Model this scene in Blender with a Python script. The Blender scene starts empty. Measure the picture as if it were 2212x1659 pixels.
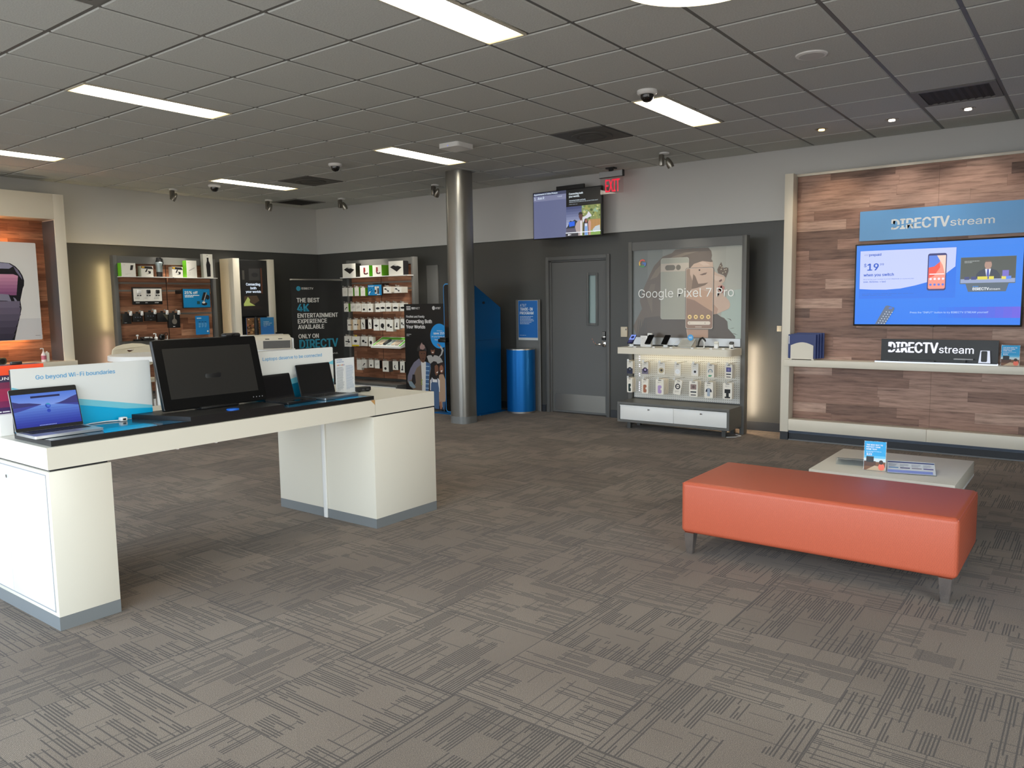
import bpy, bmesh, math, random
from mathutils import Matrix, Vector
random.seed(7)
S = bpy.context.scene
COL = S.collection
pi = math.pi

# ------------------------------------------------------------------ camera
FPX = 1684.0878
YAW, PITCH, ROLL = 0.6484731278970132, -0.10502941341869439, -0.014933706441102446
CAMLOC = (-2.154594533566466, -6.207598146622212, 1.5147916)
H = 3.116                                   # ceiling height


def make_camera():
    cy, sy, cp, sp = math.cos(YAW), math.sin(YAW), math.cos(PITCH), math.sin(PITCH)
    f = Vector((cy * cp, sy * cp, sp))
    r = Vector((sy, -cy, 0))
    u = r.cross(f)
    c, s = math.cos(ROLL), math.sin(ROLL)
    r2 = c * r + s * u
    u2 = -s * r + c * u
    cam = bpy.data.cameras.new('camera')
    o = bpy.data.objects.new('camera', cam)
    COL.objects.link(o)
    m = Matrix((r2, u2, -f)).transposed().to_4x4()
    m.translation = Vector(CAMLOC)
    o.matrix_world = m
    cam.sensor_width = 36.0
    cam.lens = FPX / 2212.0 * 36.0
    cam.clip_start = 0.05
    cam.clip_end = 200
    S.camera = o


make_camera()

# ------------------------------------------------------------------ light and exposure
EXPO = 0.0
SKY = 8.4           # daylight through the shop front
PANEL = 20.0         # ceiling panels
S.view_settings.view_transform = 'Standard'
S.view_settings.look = 'None'
S.view_settings.exposure = EXPO
S.view_settings.gamma = 1.0
S.view_settings.use_curve_mapping = False
S.cycles.use_denoising = True
S.cycles.max_bounces = 7
S.cycles.diffuse_bounces = 4
S.cycles.glossy_bounces = 4
S.cycles.transmission_bounces = 6
S.cycles.transparent_max_bounces = 12
S.cycles.caustics_reflective = False
S.cycles.caustics_refractive = False
S.cycles.sample_clamp_indirect = 6.0

w = bpy.data.worlds.new('daylight')
S.world = w
w.use_nodes = True
nt = w.node_tree
nt.nodes.clear()
tc = nt.nodes.new('ShaderNodeTexCoord')
sep = nt.nodes.new('ShaderNodeSeparateXYZ')
rmp = nt.nodes.new('ShaderNodeValToRGB')
bg = nt.nodes.new('ShaderNodeBackground')
out = nt.nodes.new('ShaderNodeOutputWorld')
nt.links.new(tc.outputs['Generated'], sep.inputs[0])
mr = nt.nodes.new('ShaderNodeMapRange')
mr.inputs[1].default_value = -1
mr.inputs[2].default_value = 1
nt.links.new(sep.outputs['Z'], mr.inputs[0])
nt.links.new(mr.outputs[0], rmp.inputs[0])
e = rmp.color_ramp.elements
e[0].position = 0.46
e[0].color = (0.30, 0.30, 0.30, 1)
e[1].position = 0.52
e[1].color = (0.84, 0.93, 1.0, 1)
x = rmp.color_ramp.elements.new(0.8)
x.color = (0.62, 0.80, 1.0, 1)
bg.inputs['Strength'].default_value = SKY
# the street side toward -y is sunlit and warmer than the open sky ahead of the shop front
mr2 = nt.nodes.new('ShaderNodeMapRange')
mr2.inputs[1].default_value = -0.9
mr2.inputs[2].default_value = -0.3
nt.links.new(sep.outputs['Y'], mr2.inputs[0])
mxw = nt.nodes.new('ShaderNodeMix')
mxw.data_type = 'RGBA'
mxw.blend_type = 'MULTIPLY'
mxw.inputs[0].default_value = 1.0
rmp2 = nt.nodes.new('ShaderNodeValToRGB')
rmp2.color_ramp.elements[0].color = (1.0, 0.92, 0.80, 1)
rmp2.color_ramp.elements[1].color = (1, 1, 1, 1)
nt.links.new(mr2.outputs[0], rmp2.inputs[0])
nt.links.new(rmp.outputs[0], mxw.inputs[6])
nt.links.new(rmp2.outputs[0], mxw.inputs[7])
nt.links.new(mxw.outputs[2], bg.inputs[0])
nt.links.new(bg.outputs[0], out.inputs[0])

XF, XBK, YR, YL = -3.1, 6.60, -8.0, 4.55     # shop front, back wall, right wall, left wall


def portal(y0, y1, z0, z1, right=False):
    l = bpy.data.lights.new('window_daylight', 'AREA')
    l.shape = 'RECTANGLE'
    l.size = z1 - z0
    l.size_y = y1 - y0
    l.cycles.is_portal = True
    o = bpy.data.objects.new('window_daylight', l)
    COL.objects.link(o)
    if right:
        o.location = ((y0 + y1) / 2, YR - 0.06, (z0 + z1) / 2)
        o.rotation_euler = (pi / 2, 0, 0)       # shines toward +y
        l.size, l.size_y = y1 - y0, z1 - z0
    else:
        o.location = (XF - 0.06, (y0 + y1) / 2, (z0 + z1) / 2)
        o.rotation_euler = (0, -pi / 2, 0)      # shines toward +x


WINS = [(-7.6, -4.9), (-4.8, -2.1), (-2.0, 0.7), (1.7, 4.3)]
WINS_R = [(-2.9, -1.1), (-1.0, 0.8)]
for a, b in WINS:
    portal(a, b, 0.12, 2.75)
for a, b in WINS_R:
    portal(a, b, 0.12, 2.75, True)


def lamp(kind, name, loc, target, power, color, size=0.05, spot=60, blend=0.6, size_y=None):
    l = bpy.data.lights.new(name, kind)
    l.energy = power
    l.color = color
    if kind == 'SPOT':
        l.spot_size = math.radians(spot)
        l.spot_blend = blend
        l.shadow_soft_size = size
    if kind == 'AREA':
        l.size = size
        if size_y:
            l.shape = 'RECTANGLE'
            l.size_y = size_y
    o = bpy.data.objects.new(name, l)
    COL.objects.link(o)
    o.location = loc
    d = Vector(target) - Vector(loc)
    o.rotation_euler = d.to_track_quat('-Z', 'Y').to_euler()
    return o


# ------------------------------------------------------------------ materials
def lin(c):
    c = c / 255.0
    return c / 12.92 if c <= 0.04045 else ((c + 0.055) / 1.055) ** 2.4


def L3(r, g, b):
    return (lin(r), lin(g), lin(b), 1)


MATS = {}


def M(name, rgb, rough=0.5, metal=0.0, spec=0.5, emit=0.0, coat=0.0, alpha=1.0):
    if name in MATS:
        return MATS[name]
    m = bpy.data.materials.new(name)
    m.use_nodes = True
    p = m.node_tree.nodes['Principled BSDF']
    p.inputs['Base Color'].default_value = L3(*rgb)
    p.inputs['Roughness'].default_value = rough
    p.inputs['Metallic'].default_value = metal
    p.inputs['Specular IOR Level'].default_value = spec
    if coat:
        p.inputs['Coat Weight'].default_value = coat
        p.inputs['Coat Roughness'].default_value = 0.1
    if emit:
        p.inputs['Emission Color'].default_value = L3(*rgb)
        p.inputs['Emission Strength'].default_value = emit
    MATS[name] = m
    return m


def ink(r, g, b, rough=0.5):
    return M('ink_%02x%02x%02x_%d' % (r, g, b, int(rough * 100)), (r, g, b), rough)


def scr(r, g, b, k=1.0):
    """a lit screen pixel colour"""
    n = 'screen_%02x%02x%02x_%d' % (r, g, b, int(k * 100))
    if n in MATS:
        return MATS[n]
    m = M(n, (r, g, b), 0.35, emit=k)
    p = m.node_tree.nodes['Principled BSDF']
    p.inputs['Base Color'].default_value = (0.01, 0.01, 0.01, 1)
    p.inputs['Emission Color'].default_value = L3(r, g, b)
    return m


class NT:
    """small helper to write node materials"""

    def __init__(s, m):
        s.t = m.node_tree
        s.p = s.t.nodes['Principled BSDF']

    def n(s, typ, **k):
        nd = s.t.nodes.new(typ)
        for a, b in k.items():
            setattr(nd, a, b)
        return nd

    def l(s, a, b):
        s.t.links.new(a, b)

    def math(s, op, a, b=None, c=None):
        nd = s.n('ShaderNodeMath', operation=op)
        for i, v in enumerate((a, b, c)):
            if v is None:
                continue
            if isinstance(v, (int, float)):
                nd.inputs[i].default_value = v
            else:
                s.l(v, nd.inputs[i])
        return nd.outputs[0]

    def vec(s, x, y, z=0.0):
        nd = s.n('ShaderNodeCombineXYZ')
        for i, v in enumerate((x, y, z)):
            if isinstance(v, (int, float)):
                nd.inputs[i].default_value = v
            else:
                s.l(v, nd.inputs[i])
        return nd.outputs[0]

    def white(s, v):
        nd = s.n('ShaderNodeTexWhiteNoise', noise_dimensions='3D')
        s.l(v, nd.inputs['Vector'])
        return nd.outputs['Value']

    def noise(s, v, scale, detail=2.0, rough=0.5):
        nd = s.n('ShaderNodeTexNoise')
        if v is not None:
            s.l(v, nd.inputs['Vector'])
        nd.inputs['Scale'].default_value = scale
        nd.inputs['Detail'].default_value = detail
        nd.inputs['Roughness'].default_value = rough
        return nd.outputs[0]

    def ramp(s, f, stops, interp='LINEAR'):
        nd = s.n('ShaderNodeValToRGB')
        nd.color_ramp.interpolation = interp
        el = nd.color_ramp.elements
        while len(el) < len(stops):
            el.new(0.5)
        for q, (pos, c) in zip(el, stops):
            q.position = pos
            q.color = L3(*c) if len(c) == 3 else c
        s.l(f, nd.inputs[0])
        return nd.outputs[0]

    def mix(s, f, a, b, mode='MIX'):
        nd = s.n('ShaderNodeMix', data_type='RGBA', blend_type=mode)
        for sock, v in ((nd.inputs[0], f), (nd.inputs[6], a), (nd.inputs[7], b)):
            if isinstance(v, (int, float)):
                sock.default_value = v
            elif isinstance(v, tuple):
                sock.default_value = v
            else:
                s.l(v, sock)
        return nd.outputs[2]

    def xyz(s, coord='Object'):
        t = s.n('ShaderNodeTexCoord')
        sp = s.n('ShaderNodeSeparateXYZ')
        s.l(t.outputs[coord], sp.inputs[0])
        return t.outputs[coord], sp.outputs[0], sp.outputs[1], sp.outputs[2]

    def bump(s, h, strength=0.3, dist=0.002):
        b = s.n('ShaderNodeBump')
        b.inputs['Strength'].default_value = strength
        b.inputs['Distance'].default_value = dist
        s.l(h, b.inputs['Height'])
        s.l(b.outputs[0], s.p.inputs['Normal'])


def wood_mat(name, stops, plank=0.1, ulen=0.9, rough=0.5, sheen=0.4):
    """horizontal planks on a wall panel; local x runs along the wall, z up"""
    m = M(name, (120, 90, 75), rough, spec=sheen)
    q = NT(m)
    co, x, y, z = q.xyz()
    row = q.math('FLOOR', q.math('DIVIDE', z, plank))
    off = q.math('MULTIPLY', q.white(q.vec(row, 3.7, 1.3)), 3.0)
    ln = q.math('ADD', q.math('MULTIPLY', q.white(q.vec(row, 9.1, 4.4)), ulen * 0.8), ulen * 0.6)
    u = q.math('DIVIDE', q.math('ADD', q.math('ADD', x, 20.0), off), ln)
    col = q.math('FLOOR', u)
    r = q.white(q.vec(row, col, 0.5))
    base = q.ramp(r, stops)
    gv = q.vec(q.math('ADD', q.math('MULTIPLY', x, 1.3), q.math('MULTIPLY', r, 40.0)), q.math('MULTIPLY', y, 3.0),
               q.math('ADD', q.math('MULTIPLY', z, 14.0), q.math('MULTIPLY', r, 17.0)))
    g1 = q.noise(gv, 2.6, 6.0, 0.62)
    gr = q.ramp(g1, [(0.32, (178, 174, 172)), (0.5, (232, 231, 230)), (0.66, (255, 255, 255))])
    c1 = q.mix(1.0, base, gr, 'MULTIPLY')
    fz = q.math('FRACT', q.math('DIVIDE', z, plank))
    fx = q.math('FRACT', u)
    gap = q.math('MAXIMUM', q.math('LESS_THAN', fz, 0.022), q.math('LESS_THAN', q.math('MULTIPLY', fx, ln), 0.003))
    c2 = q.mix(q.math('MULTIPLY', gap, 0.3), c1, L3(52, 36, 30))
    q.l(c2, q.p.inputs['Base Color'])
    return m


WOOD_R = wood_mat('walnut_planks', [(0.0, (124, 98, 86)), (0.3, (160, 124, 108)), (0.65, (180, 143, 126)), (1.0, (206, 172, 154))], 0.1, 1.0)
WOOD_L = wood_mat('warm_lit_planks', [(0.0, (126, 84, 62)), (0.4, (164, 112, 84)), (0.7, (180, 128, 98)), (1.0, (204, 152, 120))], 0.085, 0.8)  # same wood as WOOD_R, with the warm light on it mixed into the colour

WHITE_WALL = M('white_wall_paint', (202, 202, 200), 0.38, spec=0.45)
DARK_WALL = M('charcoal_wall_paint', (74, 74, 72), 0.36, spec=0.45)
GREY_FIX = M('grey_laminate', (100, 100, 98), 0.42)
DARK_FIX = M('dark_grey_laminate', (72, 72, 70), 0.42)
CREAM = M('cream_laminate', (226, 219, 203), 0.4)
WHITE_LAM = M('white_laminate', (226, 221, 207), 0.32)
WHITE_PL = M('white_plastic', (236, 236, 234), 0.35)
BLACK_PL = M('black_plastic', (18, 18, 19), 0.4)
BLACK_GL = M('black_gloss', (9, 9, 10), 0.12)
BLACK_MT = M('black_matt', (22, 22, 23), 0.6)
ALU = M('satin_aluminium', (178, 176, 170), 0.32, 1.0)
CHROME = M('chrome', (220, 220, 220), 0.12, 1.0)
RUBBER = M('grey_rubber', (118, 122, 124), 0.5)
COVE = M('black_cove_base', (44, 47, 52), 0.45)


def glass_mat(name, tint=(1, 1, 1), gloss=0.08, rough=0.02):
    m = bpy.data.materials.new(name)
    m.use_nodes = True
    t = m.node_tree
    t.nodes.clear()
    o = t.nodes.new('ShaderNodeOutputMaterial')
    mx = t.nodes.new('ShaderNodeMixShader')
    a = t.nodes.new('ShaderNodeBsdfTransparent')
    a.inputs[0].default_value = (*tint, 1)
    b = t.nodes.new('ShaderNodeBsdfGlossy')
    b.inputs['Roughness'].default_value = rough
    mx.inputs[0].default_value = gloss
    t.links.new(a.outputs[0], mx.inputs[1])
    t.links.new(b.outputs[0], mx.inputs[2])
    t.links.new(mx.outputs[0], o.inputs[0])
    return m


PANE = glass_mat('window_glass')
ACRYLIC = glass_mat('clear_acrylic', (0.94, 0.96, 0.97), 0.05, 0.05)


# ------------------------------------------------------------------ mesh builder
class MB:
    def __init__(s):
        s.v, s.f, s.mi, s.mats = [], [], [], []

    def m(s, mat):
        if mat not in s.mats:
            s.mats.append(mat)
        return s.mats.index(mat)

    def add(s, vs, fs, mat):
        b = len(s.v)
        k = s.m(mat)
        s.v += [tuple(v) for v in vs]
        for f in fs:
            s.f.append([b + i for i in f])
            s.mi.append(k)
        return s

    def box(s, x0, x1, y0, y1, z0, z1, mat, bev=0.0, seg=2):
        x0, x1 = min(x0, x1), max(x0, x1)
        y0, y1 = min(y0, y1), max(y0, y1)
        z0, z1 = min(z0, z1), max(z0, z1)
        if bev:
            bev = min(bev, 0.45 * min(x1 - x0, y1 - y0, z1 - z0))
            bm = bmesh.new()
            mt = Matrix.Translation(((x0 + x1) / 2, (y0 + y1) / 2, (z0 + z1) / 2)) @ Matrix.Diagonal((x1 - x0, y1 - y0, z1 - z0, 1))
            bmesh.ops.create_cube(bm, size=1.0, matrix=mt)
            bmesh.ops.bevel(bm, geom=bm.edges[:], offset=bev, segments=seg, affect='EDGES', profile=0.5)
            bm.verts.index_update()
            s.add([v.co[:] for v in bm.verts], [[v.index for v in f.verts] for f in bm.faces], mat)
            bm.free()
            return s
        vs = [(x0, y0, z0), (x1, y0, z0), (x1, y1, z0), (x0, y1, z0), (x0, y0, z1), (x1, y0, z1), (x1, y1, z1), (x0, y1, z1)]
        return s.add(vs, [(3, 2, 1, 0), (4, 5, 6, 7), (0, 1, 5, 4), (1, 2, 6, 5), (2, 3, 7, 6), (3, 0, 4, 7)], mat)

    def prism(s, pts, a0, a1, mat, axis='z', taper=None):
        """closed outline extruded along an axis; taper = second outline"""
        n = len(pts)
        q = taper or pts

        def mk(p, a):
            return {'z': (p[0], p[1], a), 'y': (p[0], a, p[1]), 'x': (a, p[0], p[1])}[axis]
        vs = [mk(p, a0) for p in pts] + [mk(p, a1) for p in q]
        fs = [list(range(n))[::-1], list(range(n, 2 * n))] + [(i, (i + 1) % n, n + (i + 1) % n, n + i) for i in range(n)]
        return s.add(vs, fs, mat)

    def lathe(s, prof, mat, c=(0, 0, 0), n=24, sx=1.0, sy=1.0):
        """prof: (r, z) list; capped at both ends"""
        vs, fs = [], []
        for r, z in prof:
            for i in range(n):
                a = 2 * pi * i / n
                vs.append((c[0] + r * math.cos(a) * sx, c[1] + r * math.sin(a) * sy, c[2] + z))
        for k in range(len(prof) - 1):
            for i in range(n):
                j = (i + 1) % n
                fs.append((k * n + i, k * n + j, (k + 1) * n + j, (k + 1) * n + i))
        fs.append(list(range(n))[::-1])
        fs.append([(len(prof) - 1) * n + i for i in range(n)])
        return s.add(vs, fs, mat)

    def cyl(s, c, r, z0, z1, mat, n=20, r1=None):
        return s.lathe([(r, z0), (r if r1 is None else r1, z1)], mat, c, n)

    def tube(s, pts, r, mat, n=8):
        P = [Vector(p) for p in pts]
        vs, fs = [], []
        up = Vector((0, 0, 1))
        for i, p in enumerate(P):
            t = (P[min(i + 1, len(P) - 1)] - P[max(i - 1, 0)]).normalized()
            a = t.cross(up)
            if a.length < 1e-3:
                a = t.cross(Vector((0, 1, 0)))
            a.normalize()
            b = a.cross(t).normalized()
            rr = r[i] if isinstance(r, (list, tuple)) else r
            for k in range(n):
                an = 2 * pi * k / n
                vs.append(p + rr * (math.cos(an) * a + math.sin(an) * b))
        for i in range(len(P) - 1):
            for k in range(n):
                j = (k + 1) % n
                fs.append((i * n + k, i * n + j, (i + 1) * n + j, (i + 1) * n + k))
        fs.append(list(range(n))[::-1])
        fs.append([(len(P) - 1) * n + k for k in range(n)])
        return s.add(vs, fs, mat)

    def face(s, pts, mat):
        return s.add(pts, [list(range(len(pts)))], mat)

    def xform(s, mtx):
        s.v = [tuple(mtx @ Vector(v)) for v in s.v]
        return s

    def build(s, name, parent=None, loc=None, rot=None, label=None, smooth=True):
        me = bpy.data.meshes.new(name)
        me.from_pydata(s.v, [], s.f)
        for mt in s.mats:
            me.materials.append(mt)
        me.polygons.foreach_set('material_index', s.mi)
        if smooth:
            me.polygons.foreach_set('use_smooth', [True] * len(me.polygons))
            me.set_sharp_from_angle(angle=math.radians(32))
        me.update()
        o = bpy.data.objects.new(name, me)
        COL.objects.link(o)
        if parent:
            o.parent = parent
        if loc:
            o.location = loc
        if rot:
            o.rotation_euler = rot
        if label:
            o['label'] = label
        return o


def rrect(x0, x1, z0, z1, r, n=5):
    pts = []
    for cx, cz, a0 in ((x1 - r, z1 - r, 0), (x0 + r, z1 - r, pi / 2), (x0 + r, z0 + r, pi), (x1 - r, z0 + r, 1.5 * pi)):
        for i in range(n + 1):
            a = a0 + pi / 2 * i / n
            pts.append((cx + r * math.cos(a), cz + r * math.sin(a)))
    return pts


def ell(cx, cz, rx, rz, n=20, a0=0.0, a1=2 * pi):
    full = abs(a1 - a0 - 2 * pi) < 1e-6
    k = n if full else n + 1
    return [(cx + rx * math.cos(a0 + (a1 - a0) * i / n), cz + rz * math.sin(a0 + (a1 - a0) * i / n)) for i in range(k)]


def ring(cx, cz, r, w, a0, a1, n=14):
    o = [(cx + r * math.cos(a0 + (a1 - a0) * i / n), cz + r * math.sin(a0 + (a1 - a0) * i / n)) for i in range(n + 1)]
    i_ = [(cx + (r - w) * math.cos(a0 + (a1 - a0) * i / n), cz + (r - w) * math.sin(a0 + (a1 - a0) * i / n)) for i in range(n + 1)]
    return o + i_[::-1]


TXT = {}
FONT = None
try:                                        # the sans face that ships inside Blender, else the built-in one
    import os
    FONT = bpy.data.fonts.load(os.path.join(bpy.utils.system_resource('DATAFILES'), 'fonts', 'Inter.woff2'))
except Exception:
    FONT = None


def glyphs(s):
    k = s
    if k in TXT:
        return TXT[k]
    c = bpy.data.curves.new('t', 'FONT')
    c.body = s
    if FONT:
        c.font = FONT
    c.resolution_u = 3
    o = bpy.data.objects.new('t', c)
    COL.objects.link(o)
    dg = bpy.context.evaluated_depsgraph_get()
    me = bpy.data.meshes.new_from_object(o.evaluated_get(dg))
    vs = [(v.co.x, v.co.y) for v in me.vertices]
    fs = [list(p.vertices) for p in me.polygons]
    bpy.data.objects.remove(o)
    bpy.data.curves.remove(c)
    bpy.data.meshes.remove(me)
    x0 = min(v[0] for v in vs)
    vs = [(a - x0, b) for a, b in vs]
    TXT[k] = (vs, fs, max(v[0] for v in vs))
    return TXT[k]


CAP = max(v[1] for v in glyphs('H')[0])


class PR(MB):
    """flat print in the front view plane: x to the right, z up, facing -y"""

    def __init__(s, y=0.0, step=0.00015):
        super().__init__()
        s.y, s.st, s.k = y, step, 0

    def _y(s):
        s.k += 1
        return s.y - s.st * s.k

    def poly(s, pts, mat, y=None):
        y = s._y() if y is None else y
        return s.face([(p[0], y, p[1]) for p in pts], mat)

    def rect(s, x0, x1, z0, z1, mat, y=None):
        return s.poly([(x0, z0), (x1, z0), (x1, z1), (x0, z1)], mat, y)

    def text(s, t, x0, x1, zb, cap, mat, bold=0.0, y=None, slope=0.0):
        """lettering fitted to a width and cap height; bold thickens the strokes"""
        vs, fs, wd = glyphs(t)
        kz = cap / CAP
        bx = bold * kz * 0.8
        kx = (x1 - x0 - 2 * bx) / wd
        offs = [(0, 0)] if not bold else [(-bx, 0), (bx, 0), (0, bx * 0.6), (0, -bx * 0.4)]
        y = s._y() if y is None else y
        for i, (dx, dz) in enumerate(offs):
            yy = y - 0.00003 * i
            s.add([(x0 + bx + dx + a * kx, yy, zb + dz + b * kz + slope * a * kx) for a, b in vs], fs, mat)
        return s

    def lines(s, x0, x1, z0, z1, n, mat, h=0.35, seed=1):
        """rows of tiny unreadable print"""
        rr = random.Random(seed)
        y = s._y()
        p = (z1 - z0) / n
        for i in range(n):
            z = z0 + (i + 0.5) * p
            xe = x0 + (x1 - x0) * (rr.uniform(0.75, 1.0) if i else rr.uniform(0.35, 0.7))
            a = x0
            while a < xe - 1e-4:
                b = min(xe, a + (x1 - x0) * rr.uniform(0.06, 0.16))
                s.rect(a, b, z - p * h / 2, z + p * h / 2, mat, y)
                a = b + (x1 - x0) * 0.018
        return s


def thing(name, label, cat, loc=(0, 0, 0), rz=0.0, group=None):
    o = bpy.data.objects.new(name, None)
    o.empty_display_size = 0.1
    COL.objects.link(o)
    o.location = loc
    o.rotation_euler = (0, 0, math.radians(rz))
    o['label'] = label
    o['category'] = cat
    if group:
        o['group'] = group
    return o


def tag(o, label, cat, group=None):
    o['label'] = label
    o['category'] = cat
    if group:
        o['group'] = group
    return o


def struct(o):
    o['kind'] = 'structure'
    return o


def box(name, a, mat, parent=None, bev=0.0, label=None, **k):
    return MB().box(*a, mat, bev).build(name, parent, label=label, **k)


def copy_tree(o, parent=None):
    c = o.copy()
    COL.objects.link(c)
    if parent:
        c.parent = parent
    for ch in list(o.children):
        copy_tree(ch, c)
    return c

# ================================================================== THE SETTING
G = 0.6096


def carpet_material():
    m = M('carpet_tiles', (110, 98, 86), 0.95, spec=0.1)
    q = NT(m)
    co, x, y, z = q.xyz()
    T = G
    ix = q.math('FLOOR', q.math('DIVIDE', x, T))
    iy = q.math('FLOOR', q.math('DIVIDE', y, T))
    tid = q.vec(ix, iy, 0.37)
    chk = q.math('FLOORED_MODULO', q.math('ADD', ix, iy), 2.0)
    flip = q.math('GREATER_THAN', q.math('ADD', chk, q.math('MULTIPLY', q.math('SUBTRACT', q.white(tid), 0.5), 0.7)), 0.5)
    fx = q.math('SUBTRACT', x, q.math('MULTIPLY', ix, T))
    fy = q.math('SUBTRACT', y, q.math('MULTIPLY', iy, T))

    def sel(a, b):
        return q.math('ADD', q.math('MULTIPLY', flip, a), q.math('MULTIPLY', q.math('SUBTRACT', 1.0, flip), b))
    p, r = sel(fx, fy), sel(fy, fx)             # p along the ribs, r across them
    tn = q.math('ADD', q.math('MULTIPLY', ix, 7.0), q.math('MULTIPLY', iy, 13.0))
    # dashed dark lines along the ribs
    rowh = 0.0122
    row = q.math('FLOOR', q.math('DIVIDE', r, rowh))
    rn = q.white(q.vec(row, tn, 1.7))
    seg = q.math('FLOOR', q.math('DIVIDE', q.math('ADD', p, q.math('MULTIPLY', rn, 0.3)), 0.21))
    sn = q.white(q.vec(row, seg, tn))
    # plain patches
    bn = q.white(q.vec(q.math('FLOOR', q.math('DIVIDE', p, 0.152)), q.math('FLOOR', q.math('DIVIDE', r, 0.122)), q.math('ADD', tn, 0.3)))
    busy = q.math('LESS_THAN', bn, 0.74)
    frow = q.math('FRACT', q.math('DIVIDE', r, rowh))
    thin = q.math('LESS_THAN', q.math('ABSOLUTE', q.math('SUBTRACT', frow, 0.5)), 0.24)
    d1 = q.math('MULTIPLY', q.math('MULTIPLY', q.math('GREATER_THAN', sn, 0.42), thin), busy)
    # a few cross lines
    ch = 0.0508
    c_i = q.math('FLOOR', q.math('DIVIDE', p, ch))
    cs = q.white(q.vec(c_i, q.math('FLOOR', q.math('DIVIDE', r, 0.122)), q.math('ADD', tn, 5.0)))
    fc = q.math('FRACT', q.math('DIVIDE', p, ch))
    d2 = q.math('MULTIPLY', q.math('GREATER_THAN', cs, 0.72), q.math('LESS_THAN', q.math('ABSOLUTE', q.math('SUBTRACT', fc, 0.5)), 0.06))
    dark = q.math('MINIMUM', q.math('ADD', d1, q.math('MULTIPLY', d2, 0.7)), 1.0)
    # tuft rows and fuzz
    rib = q.math('SINE', q.math('MULTIPLY', r, 2 * pi / 0.0046))
    fuzz = q.noise(co, 330.0, 2.0, 0.7)
    tone = q.noise(co, 1.1, 2.0, 0.5)
    tilev = q.white(q.vec(ix, iy, 8.8))
    base = q.ramp(fuzz, [(0.30, (94, 82, 70)), (0.5, (136, 120, 104)), (0.70, (188, 170, 148))])
    base = q.mix(q.math('MULTIPLY', q.math('ADD', rib, 1.0), 0.16), base, L3(74, 66, 58))
    base = q.mix(1.0, base, q.ramp(tilev, [(0.0, (226, 224, 222)), (1.0, (255, 255, 255))]), 'MULTIPLY')
    base = q.mix(1.0, base, q.ramp(tone, [(0.35, (232, 228, 226)), (0.65, (255, 255, 255))]), 'MULTIPLY')
    col = q.mix(q.math('MULTIPLY', dark, 0.74), base, L3(52, 45, 39))
    # seams between tiles
    ed = q.math('MINIMUM', q.math('MINIMUM', fx, fy), q.math('MINIMUM', q.math('SUBTRACT', T, fx), q.math('SUBTRACT', T, fy)))
    col = q.mix(q.math('MULTIPLY', q.math('LESS_THAN', ed, 0.0025), 0.6), col, L3(48, 42, 37))
    q.l(col, q.p.inputs['Base Color'])
    q.p.inputs['Sheen Weight'].default_value = 0.15
    hgt = q.math('SUBTRACT', q.math('ADD', fuzz, q.math('MULTIPLY', rib, 0.12)), q.math('MULTIPLY', dark, 0.5))
    q.bump(hgt, 0.45, 0.004)
    return m


struct(box('floor', (XF, 6.75, YR, 4.75, -0.1, 0.0), carpet_material()))

# ---- ceiling: tegular tiles hung in a grid
tile_m = M('ceiling_tile', (139, 141, 138), 0.9, spec=0.2)
q = NT(tile_m)
co, _, _, _ = q.xyz()
n1 = q.noise(co, 95.0, 4.0, 0.65)
q.l(q.ramp(n1, [(0.3, (190, 193, 190)), (0.7, (206, 209, 206))]), q.p.inputs['Base Color'])
q.bump(n1, 0.55, 0.004)
grid_m = M('ceiling_grid_paint', (104, 104, 102), 0.5)

LIGHTS = [(5, 1), (5, 6), (0, 1), (0, 6), (-5, 1), (-5, 6)]        # (row a, first tile b)
VENTS = {(8, 8): 'grille', (3, 7): 'round', (-7, 9): 'grille', (-4, 7): 'round', (3, -1): 'grille'}


def cell(a, b, fa=0.0, fb=0.0, ga=1.0, gb=1.0):
    return (b + fb) * G, (b + gb) * G, -(a + ga) * G, -(a + fa) * G


cm = MB()
gm = MB()
half = set()
for a, b in LIGHTS:
    half |= {(a, b), (a, b + 1)}
for b in range(-8, 11):
    for a in range(-8, 14):
        if (a, b) in VENTS:
            continue
        x0, x1, y0, y1 = cell(a, b, 0.5 if (a, b) in half else 0.0)
        x0, x1 = max(x0, XF), min(x1, XBK)
        y0, y1 = max(y0, YR), min(y1, YL)
        if x1 - x0 < 0.06 or y1 - y0 < 0.06:
            continue
        e0, e1 = 0.011, 0.019
        z0, z1 = H, H + 0.009
        o_ = [(x0 + e0, y0 + e0, z1), (x1 - e0, y0 + e0, z1), (x1 - e0, y1 - e0, z1), (x0 + e0, y1 - e0, z1)]
        i_ = [(x0 + e1, y0 + e1, z0), (x1 - e1, y0 + e1, z0), (x1 - e1, y1 - e1, z0), (x0 + e1, y1 - e1, z0)]
        cm.add(i_ + o_, [(3, 2, 1, 0), (0, 1, 5, 4), (1, 2, 6, 5), (2, 3, 7, 6), (3, 0, 4, 7)], tile_m)
cm.box(XF, 6.75, YR, 4.75, H + 0.012, H + 0.12, grid_m)
struct(cm.build('ceiling', smooth=False))
for b in range(-7, 11):
    gm.box(b * G - 0.012, b * G + 0.012, YR, YL, H + 0.006, H + 0.0115, grid_m)
for a in range(-7, 14):
    gm.box(XF, XBK, -a * G - 0.012, -a * G + 0.012, H + 0.0062, H + 0.0116, grid_m)
struct(gm.build('trim_1', smooth=False))

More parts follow.
